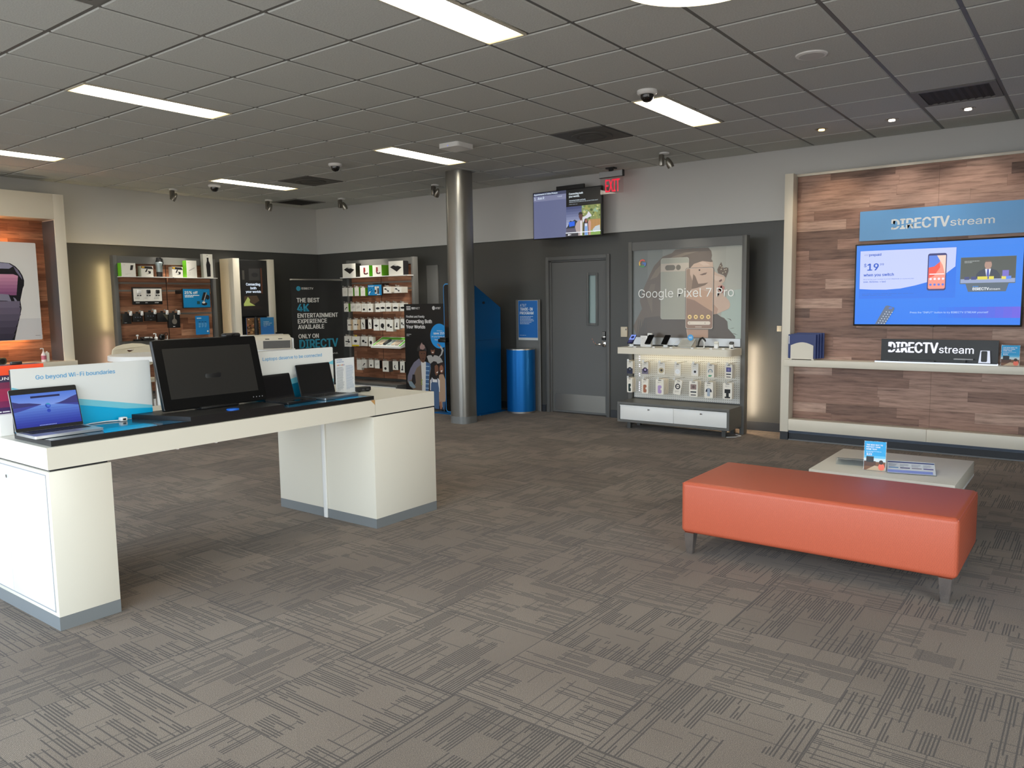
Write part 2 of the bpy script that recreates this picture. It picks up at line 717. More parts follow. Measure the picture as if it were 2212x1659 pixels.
# ---- walls: white band above, charcoal paint below, the band stands a little proud
ZD = 2.365
DY0, DY1, DZ = -1.125, -0.185, 2.08          # door opening
wb = MB()
wb.box(XBK, 6.75, YR, 4.75, ZD, H + 0.1, WHITE_WALL)
wb.box(6.63, 6.75, YR, DY0, 0, ZD, DARK_WALL)
wb.box(6.63, 6.75, DY1, 4.75, 0, ZD, DARK_WALL)
wb.box(6.63, 6.75, DY0, DY1, DZ, ZD, DARK_WALL)
struct(wb.build('wall_back', smooth=False))
wl = MB()
wl.box(XF, XBK, YL, 4.75, ZD, H + 0.1, WHITE_WALL)
wl.box(XF, 6.63, YL + 0.03, 4.75, 0, ZD, DARK_WALL)
struct(wl.build('wall_left', smooth=False))
wr = MB()
wr.box(WINS_R[-1][1], 6.75, YR - 0.15, YR, 0, H + 0.1, WHITE_WALL).box(XF, WINS_R[0][0], YR - 0.15, YR, 0, H + 0.1, WHITE_WALL)
wr.box(WINS_R[0][1], WINS_R[1][0], YR - 0.15, YR, 0, H + 0.1, WHITE_WALL)
for a, b in WINS_R:
    wr.box(a, b, YR - 0.15, YR, 2.75, H + 0.1, WHITE_WALL).box(a, b, YR - 0.15, YR, 0, 0.12, WHITE_WALL)
struct(wr.build('wall_right', smooth=False))
wf = MB()
FR = M('shopfront_aluminium', (62, 62, 62), 0.4, 0.6)
edges = [YR] + [v for w_ in WINS for v in w_] + [4.75]
for i in range(0, len(edges), 2):
    wf.box(XF - 0.15, XF, edges[i], edges[i + 1], 0, H + 0.1, WHITE_WALL)
for a, b in WINS:
    wf.box(XF - 0.15, XF, a, b, 2.75, H + 0.1, WHITE_WALL)
    wf.box(XF - 0.15, XF, a, b, 0, 0.12, WHITE_WALL)
struct(wf.build('wall_front', smooth=False))
for i, (a, b) in enumerate(WINS + WINS_R):
    if i < len(WINS):
        wn = struct(thing('window_%d' % (i + 1), 'shop front window with dark aluminium frame', 'window', (XF - 0.1, (a + b) / 2, 0.12)))
    else:
        wn = struct(thing('window_%d' % (i + 1), 'side window with dark aluminium frame', 'window', ((a + b) / 2, YR - 0.1, 0.12), 90))
    hw = (b - a) / 2
    fm = MB()
    fm.box(-0.03, 0.03, -hw, -hw + 0.05, 0, 2.63, FR).box(-0.03, 0.03, hw - 0.05, hw, 0, 2.63, FR)
    fm.box(-0.03, 0.03, -hw + 0.05, hw - 0.05, 0, 0.05, FR).box(-0.03, 0.03, -hw + 0.05, hw - 0.05, 2.58, 2.63, FR)
    fm.box(-0.03, 0.03, -0.025, 0.025, 0.05, 2.58, FR)
    fm.build('window_frame', wn, smooth=False)
    pm = MB()
    pm.box(-0.004, 0.004, -hw + 0.05, -0.025, 0.05, 2.58, PANE).box(-0.004, 0.004, 0.025, hw - 0.05, 0.05, 2.58, PANE)
    pm.build('pane', wn, smooth=False)

struct(box('door_light_block', (6.742, 6.75, -1.2, -0.1, 0, 2.12), DARK_WALL))  # unseen panel added behind the door to block sky light above the leaf

# ---- baseboards
bm_ = MB()
for y0, y1 in ((-3.48, -1.16), (-0.14, 4.55)):
    bm_.box(6.618, 6.63, y0, y1, 0, 0.1, COVE)
struct(bm_.build('baseboard_back', smooth=False))
struct(box('baseboard_left', (2.4, 6.6, YL + 0.018, YL + 0.03, 0, 0.1), COVE))

# ---- grey steel door in the back wall (front view frame: x right, -y to the viewer)
DOORM = M('door_grey_paint', (96, 97, 97), 0.5)
d = struct(thing('door_1', 'grey steel door with narrow glass and keypad lever lock', 'door', (6.63, -0.655, 0), -90))
fm = MB()
for sx in (-1, 1):
    fm.box(sx * 0.494, sx * 0.447, -0.022, 0.10, 0, 2.104, DOORM, 0.003)
    fm.box(sx * 0.448, sx * 0.425, 0.012, 0.09, 0, 2.055, DOORM, 0.003)
fm.box(-0.447, 0.447, -0.022, 0.10, 2.055, 2.104, DOORM, 0.003)
fm.box(-0.448, 0.448, 0.012, 0.09, 2.034, 2.056, DOORM, 0.003)
fm.build('door_frame', d)
lf = MB()
# leaf with an opening for the vision panel (x 0.152..0.275, z 1.216..1.849)
X0, X1 = -0.422, 0.422
lf.box(X0, 0.152, 0.03, 0.075, 0.012, 2.03, DOORM).box(0.275, X1, 0.03, 0.075, 0.012, 2.03, DOORM)
lf.box(0.152, 0.275, 0.03, 0.075, 0.012, 1.216, DOORM).box(0.152, 0.275, 0.03, 0.075, 1.849, 2.03, DOORM)
scuff = M('paint_scuffs', (196, 120, 92), 0.6)
for sx, sz in ((0.205, 1.0), (0.222, 0.965), (0.25, 0.945)):
    lf.box(sx, sx + 0.006, 0.0292, 0.031, sz, sz + 0.02, scuff)
leaf = lf.build('door_leaf', d, smooth=False)
vf = MB()
vf.box(0.127, 0.160, 0.018, 0.031, 1.19, 1.875, DOORM, 0.003).box(0.267, 0.300, 0.018, 0.031, 1.19, 1.875, DOORM, 0.003)
vf.box(0.160, 0.267, 0.018, 0.031, 1.19, 1.222, DOORM, 0.003).box(0.160, 0.267, 0.018, 0.031, 1.843, 1.875, DOORM, 0.003)
vf.build('vision_frame', d)
box('vision_glass', (0.152, 0.275, 0.05, 0.056, 1.216, 1.849), M('frosted_glass', (148, 168, 168), 0.25), d)
kp = M('brushed_steel', (150, 148, 143), 0.38, 1.0)
box('kick_plate', (-0.385, 0.405, 0.0275, 0.031, 0.04, 0.262), kp, d, label='brushed steel kick plate')
lk = MB()
lk.box(0.365, 0.42, 0.0, 0.03, 1.03, 1.055, CHROME, 0.004).box(0.365, 0.42, 0.004, 0.03, 1.005, 1.03, BLACK_PL, 0.003)
lk.box(0.372, 0.418, 0.006, 0.03, 1.055, 1.115, BLACK_PL, 0.003)
for i in range(3):
    for j in range(2):
        lk.box(0.378 + j * 0.02, 0.392 + j * 0.02, 0.002, 0.008, 1.062 + i * 0.017, 1.073 + i * 0.017, kp)
lk.build('keypad_lock', d)
lv = MB()
lv.box(0.368, 0.42, 0.012, 0.03, 0.915, 0.985, CHROME, 0.004)
lv.tube([(0.398, 0.012, 0.95), (0.398, -0.03, 0.95), (0.385, -0.035, 0.95), (0.295, -0.035, 0.945)], 0.0095, CHROME)
lv.build('lever_handle', d)
PANEL_MOD = (LIGHTS, VENTS)

# ================================================================== CEILING THINGS
CEIL_GREY = M('diffuser_grey', (118, 117, 114), 0.6)
VDARK = M('vent_dark', (46, 43, 41), 0.7)
lens_m = bpy.data.materials.new('light_lens')
lens_m.use_nodes = True
q = NT(lens_m)
co, x_, y_, z_ = q.xyz()
ex = q.math('SUBTRACT', 0.6, q.math('ABSOLUTE', x_))
f = q.math('MULTIPLY', q.math('MINIMUM', q.math('MAXIMUM', q.math('DIVIDE', q.math('SUBTRACT', ex, 0.015), 0.14), 0.0), 1.0), 1.0)
q.l(q.ramp(f, [(0.0, (255, 226, 150)), (0.4, (255, 240, 205)), (1.0, (255, 247, 228))]), q.p.inputs['Emission Color'])
q.l(q.math('ADD', q.math('MULTIPLY', f, PANEL * 0.86), PANEL * 0.07), q.p.inputs['Emission Strength'])
q.p.inputs['Base Color'].default_value = (0.8, 0.8, 0.78, 1)
frame_m = M('light_frame', (206, 200, 184), 0.5)
WHERE = {(5, 1): 'nearest and brightest, at the top edge of the photo', (5, 6): 'above the grey door side, beside a dome camera',
         (0, 1): 'left half of the ceiling, largest there', (0, 6): 'in front of the round metal column',
         (-5, 1): 'cut by the left edge of the photo', (-5, 6): 'far left one, beside the small dome camera'}
for a, b in LIGHTS:
    x0, x1, y0, y1 = cell(a, b, 0, 0, 0.5, 2.0)
    t = thing('ceiling_light', 'long recessed ceiling light, ' + WHERE[(a, b)], 'ceiling light', ((x0 + x1) / 2, (y0 + y1) / 2, H), 0, 'recessed ceiling lights')
    hx, hy = (x1 - x0) / 2 - 0.008, (y1 - y0) / 2 - 0.008
    fm = MB()
    fm.box(-hx, hx, -hy, -hy + 0.012, -0.004, 0.01, frame_m).box(-hx, hx, hy - 0.012, hy, -0.004, 0.01, frame_m)
    fm.box(-hx, -hx + 0.012, -hy + 0.012, hy - 0.012, -0.004, 0.01, frame_m).box(hx - 0.012, hx, -hy + 0.012, hy - 0.012, -0.004, 0.01, frame_m)
    fm.build('light_frame', t, smooth=False)
    box('lens', (-hx + 0.012, hx - 0.012, -hy + 0.012, hy - 0.012, 0.0, 0.008), lens_m, t, label='glowing lens', smooth=False)

VL = {(8, 8): 'dark square air grille in the ceiling above the wood wall', (3, 7): 'grey square air diffuser with round centre above the door',
      (-7, 9): 'dark square air grille near the far left ceiling corner', (-4, 7): 'grey square air diffuser with round centre near the metal column',
      (3, -1): 'square air grille at the top left corner of the photo'}
for (a, b), kind in VENTS.items():
    x0, x1, y0, y1 = cell(a, b)
    t = thing('air_vent', VL[(a, b)], 'air vent', ((x0 + x1) / 2, (y0 + y1) / 2, H), 0, 'ceiling air vents')
    h = G / 2 - 0.013
    if kind == 'grille':
        fm = MB()
        for s_ in (-1, 1):
            fm.box(s_ * h, s_ * (h - 0.05), -h, h, -0.002, 0.01, CEIL_GREY)
            fm.box(-h + 0.05, h - 0.05, s_ * h, s_ * (h - 0.05), -0.002, 0.01, CEIL_GREY)
        fm.build('vent_frame', t, smooth=False)
        box('backing', (-h + 0.05, h - 0.05, -h + 0.05, h - 0.05, 0.006, 0.009), VDARK, t)
        for k in range(9):
            yy = -h + 0.075 + k * (2 * h - 0.15) / 8
            MB().prism([(yy - 0.012, 0.006), (yy - 0.010, 0.006), (yy + 0.012, -0.002), (yy + 0.010, -0.002)], -h + 0.05, h - 0.05, VDARK, 'x').build('blade', t, smooth=False)
    else:
        box('vent_plate', (-h, h, -h, h, -0.002, 0.01), M('diffuser_plate', (96, 95, 92), 0.6), t)
        MB().lathe([(0.20, -0.003), (0.195, -0.012), (0.15, -0.016), (0.14, -0.010), (0.12, -0.010), (0.115, -0.016), (0.02, -0.018)][::-1], M('diffuser_cone', (84, 83, 80), 0.6), n=32).build('round_diffuser', t)

DOME_G = M('smoked_dome', (12, 12, 13), 0.08, coat=0.5)
for (x, y), lab in (((3.442, -3.315), 'white dome security camera beside the ceiling light above the door'),
                    ((3.937, 0.902), 'white dome security camera left of the metal column'),
                    ((3.922, 3.314), 'white dome security camera far left, below a ceiling light')):
    t = thing('dome_camera', lab, 'security camera', (x, y, H), 0, 'dome security cameras')
    MB().lathe([(0.078, 0.0), (0.078, -0.018), (0.066, -0.030), (0.05, -0.032)][::-1], WHITE_PL, n=28).build('camera_base', t)
    MB().lathe([(0.052, -0.030), (0.05, -0.050), (0.042, -0.068), (0.028, -0.081), (0.008, -0.087)][::-1], DOME_G, n=24).build('dome', t)

t = thing('wireless_access_point', 'flat white wireless access point on the ceiling before the column', 'access point', (4.02, -0.86, H))
MB().prism(rrect(-0.13, 0.13, -0.13, 0.13, 0.03), -0.045, 0.0, WHITE_PL, 'z').build('casing', t)
box('status_light', (-0.131, -0.1295, -0.005, 0.005, -0.032, -0.026), scr(110, 120, 255, 1.5), t)

SPOTM = M('nickel_spot', (150, 146, 138), 0.28, 0.9)
SPOTS = [((5.867, -2.273), (6.6, -2.9, 1.0), 'silver ceiling spotlight near the back wall, right of the exit sign'),
         ((3.75, 4.03), (2.95, 4.58, 1.5), 'silver ceiling spotlight far left, above the shelf of boxes'),
         ((5.30, 4.05), (4.9, 4.58, 1.4), 'silver ceiling spotlight beside the dark ceiling grille'),
         ((5.95, 3.14), (6.6, 2.9, 1.2), 'silver ceiling spotlight nearest the room corner'),
         ((5.88, 1.144), (6.3, 2.3, 1.2), 'silver ceiling spotlight touching the left side of the column')]
for (x, y), tgt, lab in SPOTS:
    t = thing('spotlight', lab, 'spotlight', (x, y, H), 0, 'ceiling spotlights')
    MB().lathe([(0.055, 0), (0.055, -0.012), (0.045, -0.016)][::-1], WHITE_PL, n=20).build('canopy', t)
    box('driver_box', (-0.03, 0.03, 0.01, 0.055, -0.14, -0.015), SPOTM, t, 0.01)
    dv = (Vector(tgt) - Vector((x, y, H - 0.1)))
    rot = dv.to_track_quat('-Z', 'Y').to_euler()
    MB().lathe([(0.036, -0.085), (0.038, -0.05), (0.030, -0.01), (0.018, 0.02), (0.008, 0.03)], SPOTM, n=20).build('lamp_head', t, (0.0, -0.045, -0.085), rot)
    MB().tube([(0, 0.02, -0.06), (0, -0.045, -0.085)], 0.007, SPOTM).build('swivel_arm', t)

for x, y, k, lab in ((5.779, -3.959, (255, 196, 110), 'small amber recessed downlight, leftmost of three over the wood wall'),
                     (5.785, -4.576, (255, 236, 214), 'small recessed downlight, middle of three over the wood wall'),
                     (5.767, -5.184, (255, 236, 220), 'small recessed downlight, rightmost of three over the wood wall')):
    t = thing('downlight', lab, 'downlight', (x, y, H), 0, 'recessed downlights')
    MB().lathe([(0.042, 0.0), (0.058, -0.003), (0.060, 0.0)], M('downlight_trim', (150, 148, 144), 0.4, 0.5), n=28).build('trim_ring', t)
    MB().cyl((0.012, 0, 0), 0.028, -0.012, 0.0, M('bulb_%d' % k[2], k, 0.4, emit=7.0), 18).build('bulb', t)

t = thing('ceiling_speaker', 'round white ceiling speaker between the camera and the dark grille', 'speaker', (3.345, -4.574, H))
MB().lathe([(0.102, 0.0), (0.098, -0.008), (0.086, -0.010)][::-1], WHITE_PL, n=36).build('rim', t)
MB().lathe([(0.084, -0.006), (0.080, -0.012), (0.01, -0.013)][::-1], M('speaker_mesh', (196, 196, 194), 0.6), n=36).build('grille', t)

t = thing('ceiling_drum_lamp', 'round glowing drum lamp just cut by the top edge of the photo', 'ceiling lamp', (1.37, -4.64, 3.0))
MB().lathe([(0.395, 0.0), (0.40, 0.01), (0.40, 0.10), (0.39, 0.112)], M('lamp_shade_cream', (236, 222, 190), 0.6, emit=0.5), n=48).build('lamp_shade', t)
MB().cyl((0, 0, 0), 0.39, -0.006, 0.004, M('pendant_diffuser', (255, 236, 196), 0.5, emit=2.2), 48).build('diffuser', t)

# ---- column with a satin metal cover
t = thing('column', 'satin metal ceiling column with a dark vertical seam', 'column', (5.30, 0.215, 0))
pts = rrect(-0.146, 0.146, -0.146, 0.146, 0.10, 8)
colm = M('satin_column_metal', (150, 148, 143), 0.34, 0.85)
MB().prism(pts, 0.0, H + 0.005, colm).build('column_cover', t)
pb = rrect(-0.149, 0.149, -0.149, 0.149, 0.102, 8)
MB().prism(pb, 0.0, 0.09, M('column_base_grey', (128, 130, 130), 0.4, 0.3)).build('column_base', t)
MB().tube([(-0.128, 0.092, 0.002), (-0.128, 0.092, H)], 0.006, BLACK_MT, 6).build('seam', t)

# ================================================================== DISPLAY TABLE (front view frame, front edge at y = 0)
TX0, TX1, TY0, TY1, TZ = -0.6295, 1.985, -2.358, -1.312, 0.876
t = thing('display_table', 'long white display table on two pedestals carrying the laptops', 'table', ((TX0 + TX1) / 2, TY0, 0))
L2 = (TX1 - TX0) / 2
DP = TY1 - TY0
XJ = 1.409 - (TX0 + TX1) / 2
top = MB()
ch = 0.018      # a chipped corner beside the joint shows the raw board
top.prism([(-L2, 0), (XJ - 0.055, 0), (XJ - 0.0015, 0), (XJ - 0.0015, DP), (-L2, DP)], 0.772, TZ, WHITE_LAM, 'z')
tt = top.build('tabletop', t, smooth=False)
box('end_panel', (XJ + 0.0015, L2, 0, DP, 0.772, TZ), WHITE_LAM, t, smooth=False)
cm = MB()
cm.prism([(XJ - 0.038, TZ + 0.0006), (XJ - 0.002, TZ + 0.0006), (XJ - 0.002, TZ - 0.032)], -0.0008, 0.0, M('raw_chipboard', (196, 150, 92), 0.9), 'y')
cm.face([(XJ - 0.038, -0.0008, TZ + 0.0006), (XJ - 0.002, -0.0008, TZ + 0.0006), (XJ - 0.002, 0.016, TZ + 0.0006)], M('raw_chipboard', (0, 0, 0)))
cm.build('chipped_corner', t, label='chipped corner showing raw board', smooth=False)
GAP = M('shadow_gap', (30, 30, 34), 0.8)
for nm, x0, x1 in (('pedestal', -L2, -0.342 - (TX0 + TX1) / 2), ('pedestal', 1.388 - (TX0 + TX1) / 2, L2)):
    pd = box(nm, (x0, x1, 0, DP, 0.065, 0.762), WHITE_LAM, t, 0.002)
    box('gap_strip', (x0 + 0.012, x1 - 0.012, 0.012, DP - 0.012, 0.762, 0.7722), GAP, pd, smooth=False)
    box('plinth', (x0, x1, 0.0, DP, 0.0, 0.065), RUBBER, pd, smooth=False)
    if x0 == -L2:
        dr = box('door', (x0 - 0.004, x0, 0.035, 0.50, 0.092, 0.742), WHITE_PL, pd, 0.0015)
        box('door', (x0 - 0.004, x0, 0.504, 0.98, 0.092, 0.742), WHITE_PL, pd, 0.0015)
        MB().cyl((0, 0, 0), 0.009, 0, 0.006, CHROME, 14).build('lock', dr, (x0 - 0.004, 0.50 - 0.035, 0.69), (0, -pi / 2, 0))
        box('door_reveal', (x0 - 0.0015, x0, 0.03, 0.985, 0.084, 0.747), M('reveal_grey', (150, 152, 156), 0.6), pd, smooth=False)
    else:
        box('cable_cover', (x0 - 0.012, x0, 0.50, 0.535, 0.0, 0.765), WHITE_PL, t, 0.003)
for px in (0.105, 0.34):
    MB().cyl((px - (TX0 + TX1) / 2, 0.18, 0), 0.008, 0.735, 0.772, WHITE_PL, 12).build('bolt', t)
LX = (TX0 + TX1) / 2

# ---- trays on the table
BLUE_A, BLUE_B, BLUE_C = ink(0, 159, 219, 0.12), ink(120, 200, 226, 0.12), ink(22, 96, 132, 0.12)
NAVY = ink(34, 62, 80, 0.12)


def tray(lab, x0, x1, ztop, graphic, skew=0.0, cut=0.0):
    t = thing('display_tray', lab, 'display tray', (x0, -2.338, TZ + 0.001), 0, 'black trays along the display table')
    wd, dp = x1 - x0, 0.41
    h = ztop - TZ - 0.001
    m = MB().prism([(0, 0), (wd - 0.001, 0), (wd - 0.001 - cut, dp), (-skew, dp)], 0, h, BLACK_PL)
    m.build('tray_base', t, smooth=False)
    if graphic:
        g = MB()
        z = h + 0.0006
        g.face([(0.006, 0.006, z), (wd - 0.008, 0.006, z), (wd - 0.008 - cut * 0.95, dp - 0.03, z), (0.006, dp - 0.03, z)], NAVY)
        for pts, c in graphic:
            z += 0.0005
            g.face([(a * wd, b * dp, z) for a, b in pts], c)
        g.build('glossy_graphic', t, smooth=False)
    return t


tray('low black tray under the silver laptop, left part of the table', -0.60, 0.10, 0.903,
     [([(0.25, 0.02), (0.72, 0.02), (0.62, 0.60), (0.52, 0.93), (0.3, 0.93)], BLUE_C), ([(0.36, 0.02), (0.78, 0.02), (0.74, 0.35), (0.42, 0.35)], BLUE_A),
      ([(0.74, 0.02), (0.97, 0.02), (0.92, 0.3), (0.80, 0.32)], BLUE_C)], 0.0, 0.128)
tray('tall black tray under the touch monitor', 0.10, 0.70, 0.927, None, 0.125)
tray('low black tray under the two dark laptops, right part', 0.70, 1.42, 0.902,
     [([(0.05, 0.02), (0.95, 0.02), (0.97, 0.5), (0.2, 0.5)], BLUE_C), ([(0.6, 0.02), (0.93, 0.02), (0.86, 0.25), (0.62, 0.25)], BLUE_A)])

# ---- backdrops behind the laptops
SIGN_W = ink(228, 230, 228, 0.35)
TXT_BLUE = ink(84, 165, 214)
BK_A, BK_B = ink(0, 174, 226, 0.35), ink(122, 204, 224, 0.35)


def backdrop(lab, xc, z0, draw):
    t = thing('backdrop_sign', lab, 'sign', (xc, -1.945, z0), 0, 'white backdrop signs on the table')
    MB().prism(rrect(-0.352, 0.352, 0.0, 1.221 - z0, 0.008, 3), 0.0, 0.012, SIGN_W, 'y').build('sign_panel', t)
    MB().box(-0.3535, -0.351, 0.002, 0.014, 0, 1.217 - z0, BLACK_MT).build('panel_edge', t, smooth=False)
    p = PR(-0.0005)
    draw(p, z0)
    p.build('printed_graphic', t, smooth=False)
    return t


def bd_left(p, z0):
    p.poly([(-0.352, 1.132 - z0), (-0.298, 1.113 - z0), (-0.05, 1.045 - z0), (0.352, 0.966 - z0), (0.352, 0.944 - z0), (-0.352, 1.03 - z0)], BK_B)
    p.poly([(-0.352, 1.062 - z0), (-0.03, 1.008 - z0), (0.2, 0.963 - z0), (0.352, 0.951 - z0), (0.352, 0.002), (-0.352, 0.002)], BK_A)
    p.text('Go beyond Wi-Fi boundaries', -0.241, 0.156, 1.162 - z0, 0.021, TXT_BLUE, 0.018)


def bd_right(p, z0):
    p.poly([(0.296, 1.111 - z0), (0.352, 1.13 - z0), (0.352, 1.1 - z0)], BK_B)
    p.poly([(-0.35, 0.002), (0.35, 0.002), (0.35, 1.0 - z0), (0.05, 1.035 - z0), (0.03, 1.038 - z0), (-0.35, 0.96 - z0)], BK_B)
    p.poly([(-0.35, 0.002), (0.35, 0.002), (0.35, 0.98 - z0), (0.06, 1.005 - z0), (-0.35, 0.94 - z0)], ink(18, 130, 168, 0.35))
    p.text('Laptops deserve to be connected', -0.219, 0.255, 1.163 - z0, 0.021, TXT_BLUE, 0.012)


backdrop('white backdrop sign about Wi-Fi boundaries behind the silver laptop', -0.25, 0.903, bd_left)
backdrop('white backdrop sign about connected laptops, right of the monitor', 1.06, 0.902, bd_right)


# ---- laptops
def laptop(name, lab, loc, rz, wd, dp, lid_h, lean, body, screen_fn, keys, tab=0.0):
    t = thing(name, lab, 'laptop', loc, rz, 'laptops on the display table')
    b = MB().prism(rrect(-wd / 2, wd / 2, 0, dp, 0.008, 3), 0.002, 0.015, body, 'z')
    base = b.build('base', t)
    k = MB()
    k.box(-wd * 0.44, wd * 0.44, dp * 0.42, dp * 0.90, 0.0148, 0.0156, BLACK_PL)
    for r in range(5):
        for c in range(13):
            k.box(-wd * 0.43 + c * wd * 0.0662, -wd * 0.43 + c * wd * 0.0662 + wd * 0.055, dp * (0.435 + r * 0.091), dp * (0.435 + r * 0.091 + 0.072), 0.0154, 0.0172, keys)
    k.build('keyboard', t, smooth=False)
    box('trackpad', (-wd * 0.17, wd * 0.17, dp * 0.05, dp * 0.36, 0.0148, 0.0154), M('trackpad_grey', (120, 122, 124), 0.3) if body != BLACK_PL else BLACK_GL, t, smooth=False)
    # lid in its own upright frame, leaning back about the hinge
    rot = (-math.radians(lean), 0, 0)
    loc_l = (0, dp - 0.004, 0.013)
    lid = MB().prism(rrect(-wd / 2, wd / 2, 0.0, lid_h, 0.008, 3), 0.0, 0.006, body if body != BLACK_PL else BLACK_MT, 'y').build('lid', t, loc_l, rot)
    MB().prism(rrect(-wd / 2 + 0.001, wd / 2 - 0.001, 0.001, lid_h - 0.001, 0.007, 3), -0.0012, 0.0, BLACK_PL, 'y').build('bezel', lid)
    p = PR(-0.0013)
    screen_fn(p, wd, lid_h)
    p.build('screen', lid, smooth=False)
    MB().cyl((0, 0, 0), 0.006, -wd * 0.4, wd * 0.4, BLACK_PL, 10).build('hinge', t, (0, dp - 0.002, 0.012), (0, pi / 2, 0))
    return t


def lake_screen(p, wd, h):
    x0, x1, z0, z1 = -wd / 2 + 0.006, wd / 2 - 0.006, 0.018, h - 0.028
    W, D = x1 - x0, z1 - z0

    def q(a, b):
        return (x0 + a * W, z0 + b * D)

    def P(pts, c):
        p.poly([q(*v) for v in pts], c)
    n = 8
    for i in range(n):
        f = i / (n - 1)
        P([(0, 0.62 + i * 0.38 / n), (1, 0.62 + i * 0.38 / n), (1, 0.62 + (i + 1) * 0.38 / n), (0, 0.62 + (i + 1) * 0.38 / n)], scr(int(120 - 42 * f), int(150 - 32 * f), int(224 - 14 * f)))
    for i in range(n):
        f = i / (n - 1)
        P([(0, i * 0.62 / n), (1, i * 0.62 / n), (1, (i + 1) * 0.62 / n), (0, (i + 1) * 0.62 / n)], scr(int(24 + 66 * f), int(40 + 88 * f), int(150 + 60 * f)))
    P([(0, 0.80), (0.1, 0.74), (0.25, 0.72), (0.42, 0.66), (0.42, 0.64), (0, 0.60)], scr(44, 42, 110))
    P([(1, 0.86), (0.9, 0.80), (0.8, 0.72), (0.7, 0.66), (0.62, 0.64), (1, 0.60)], scr(48, 46, 116))
    P([(0, 0.60), (0.42, 0.645), (0.1, 0.5), (0, 0.47)], scr(52, 60, 150))
    P([(1, 0.60), (0.62, 0.64), (0.9, 0.56), (1, 0.53)], scr(50, 56, 146))
    P([(0.28, 0.86), (0.73, 0.86), (0.73, 0.92), (0.28, 0.92)], scr(14, 16, 70))
    # round swirl emblem and its reflection
    cx, cz = q(0.52, 0.60)
    r = 0.0125
    p.poly(ell(cx, cz, r, r, 20), scr(18, 72, 190))
    p.poly(ell(cx + 0.001, cz - 0.002, r * 0.62, r * 0.5, 16), scr(70, 110, 210))
    p.poly(ring(cx, cz, r, r * 0.5, 0.3, 2.6), scr(46, 150, 186))
    p.poly(ring(cx, cz, r, r * 0.42, 2.4, 5.2), scr(16, 52, 160))
    p.poly(ell(cx, cz - 0.026, r * 0.7, r * 0.7, 16), scr(28, 62, 176))
    for i in range(12):
        a = 0.34 + i * 0.022
        P([(a, 0.012), (a + 0.012, 0.012), (a + 0.012, 0.035), (a, 0.035)], scr(160, 180, 230))


def dark_screen(c):
    def fn(p, wd, h):
        p.rect(-wd / 2 + 0.006, wd / 2 - 0.006, 0.016, h - 0.012, c)
    return fn


SILVER = M('silver_laptop', (196, 198, 200), 0.3, 0.7)
OFFG = M('switched_off_screen', (24, 24, 23), 0.22)
OFFB = M('switched_off_black', (4, 4, 5), 0.3)
KEYB = M('keycaps', (26, 26, 28), 0.5)
laptop('laptop', 'open silver laptop with a blue lake picture on its screen', (-0.4705, -2.245, 0.904), 0, 0.316, 0.222, 0.213, 16, SILVER, lake_screen, KEYB)
laptop('laptop', 'black small laptop, switched off, beside the touch monitor', (0.925, -2.222, 0.903), 6, 0.245, 0.20, 0.165, 16, BLACK_PL, dark_screen(OFFB), KEYB)
laptop('laptop', 'silver edged laptop with dark screen, rightmost on the table', (1.225, -2.25, 0.903), 4, 0.302, 0.225, 0.212, 14, M('slate_laptop', (120, 128, 134), 0.3, 0.8), dark_screen(OFFG), KEYB)

# ---- touch monitor
t = thing('touch_monitor', 'big black touch monitor leaning back in the middle of the table', 'monitor', (0.416, -2.105, 0.927))
t.rotation_euler = (0, 0, math.radians(-1.5))
lean = math.radians(14.5)
body = MB().box(-0.3275, 0.3275, 0.0, 0.032, 0.0, 0.405, BLACK_PL, 0.008, 3).build('casing', t, (0, 0, 0.012), (-lean, 0, 0))
MB().prism(rrect(-0.325, 0.325, 0.003, 0.402, 0.012), -0.0012, 0.0, M('monitor_front_glass', (12, 12, 12), 0.16), 'y').build('bezel', body)
p = PR(-0.0014)
p.rect(-0.278, 0.278, 0.062, 0.352, M('monitor_screen_off', (40, 39, 37), 0.26))
p.build('screen', body, smooth=False)
p = PR(-0.0014)
for i, x in enumerate((0.235, 0.256, 0.276, 0.296)):
    p.poly(ell(x, 0.024, 0.0035, 0.0035, 10), ink(120, 120, 122))
p.build('touch_buttons', body, smooth=False)
MB().box(-0.12, 0.12, -0.02, 0.15, 0.0, 0.014, BLACK_PL, 0.005).box(-0.05, 0.05, 0.04, 0.09, 0.01, 0.2, BLACK_PL, 0.005).build('stand', t)
t = thing('webcam', 'black webcam clipped on top of the touch monitor', 'webcam', (0.60, -1.985, 1.322))
MB().box(-0.055, 0.055, -0.02, 0.03, 0.002, 0.030, BLACK_PL, 0.012, 3).build('camera_body', t)
MB().box(-0.03, 0.03, -0.012, 0.022, -0.006, 0.006, BLACK_PL, 0.003).build('clip', t)
MB().cyl((0, 0, 0), 0.008, 0, 0.004, BLACK_GL, 14).build('camera_lens', t, (0, -0.02, 0.017), (pi / 2, 0, 0))
t = tag(MB().cyl((0, 0, 0), 0.034, 0.0, 0.006, M('bright_blue_plastic', (20, 110, 225), 0.4), 28).build('touch_puck', None, (0.394, -2.278, 0.927)),
        'flat bright blue disc lying before the touch monitor', 'disc')

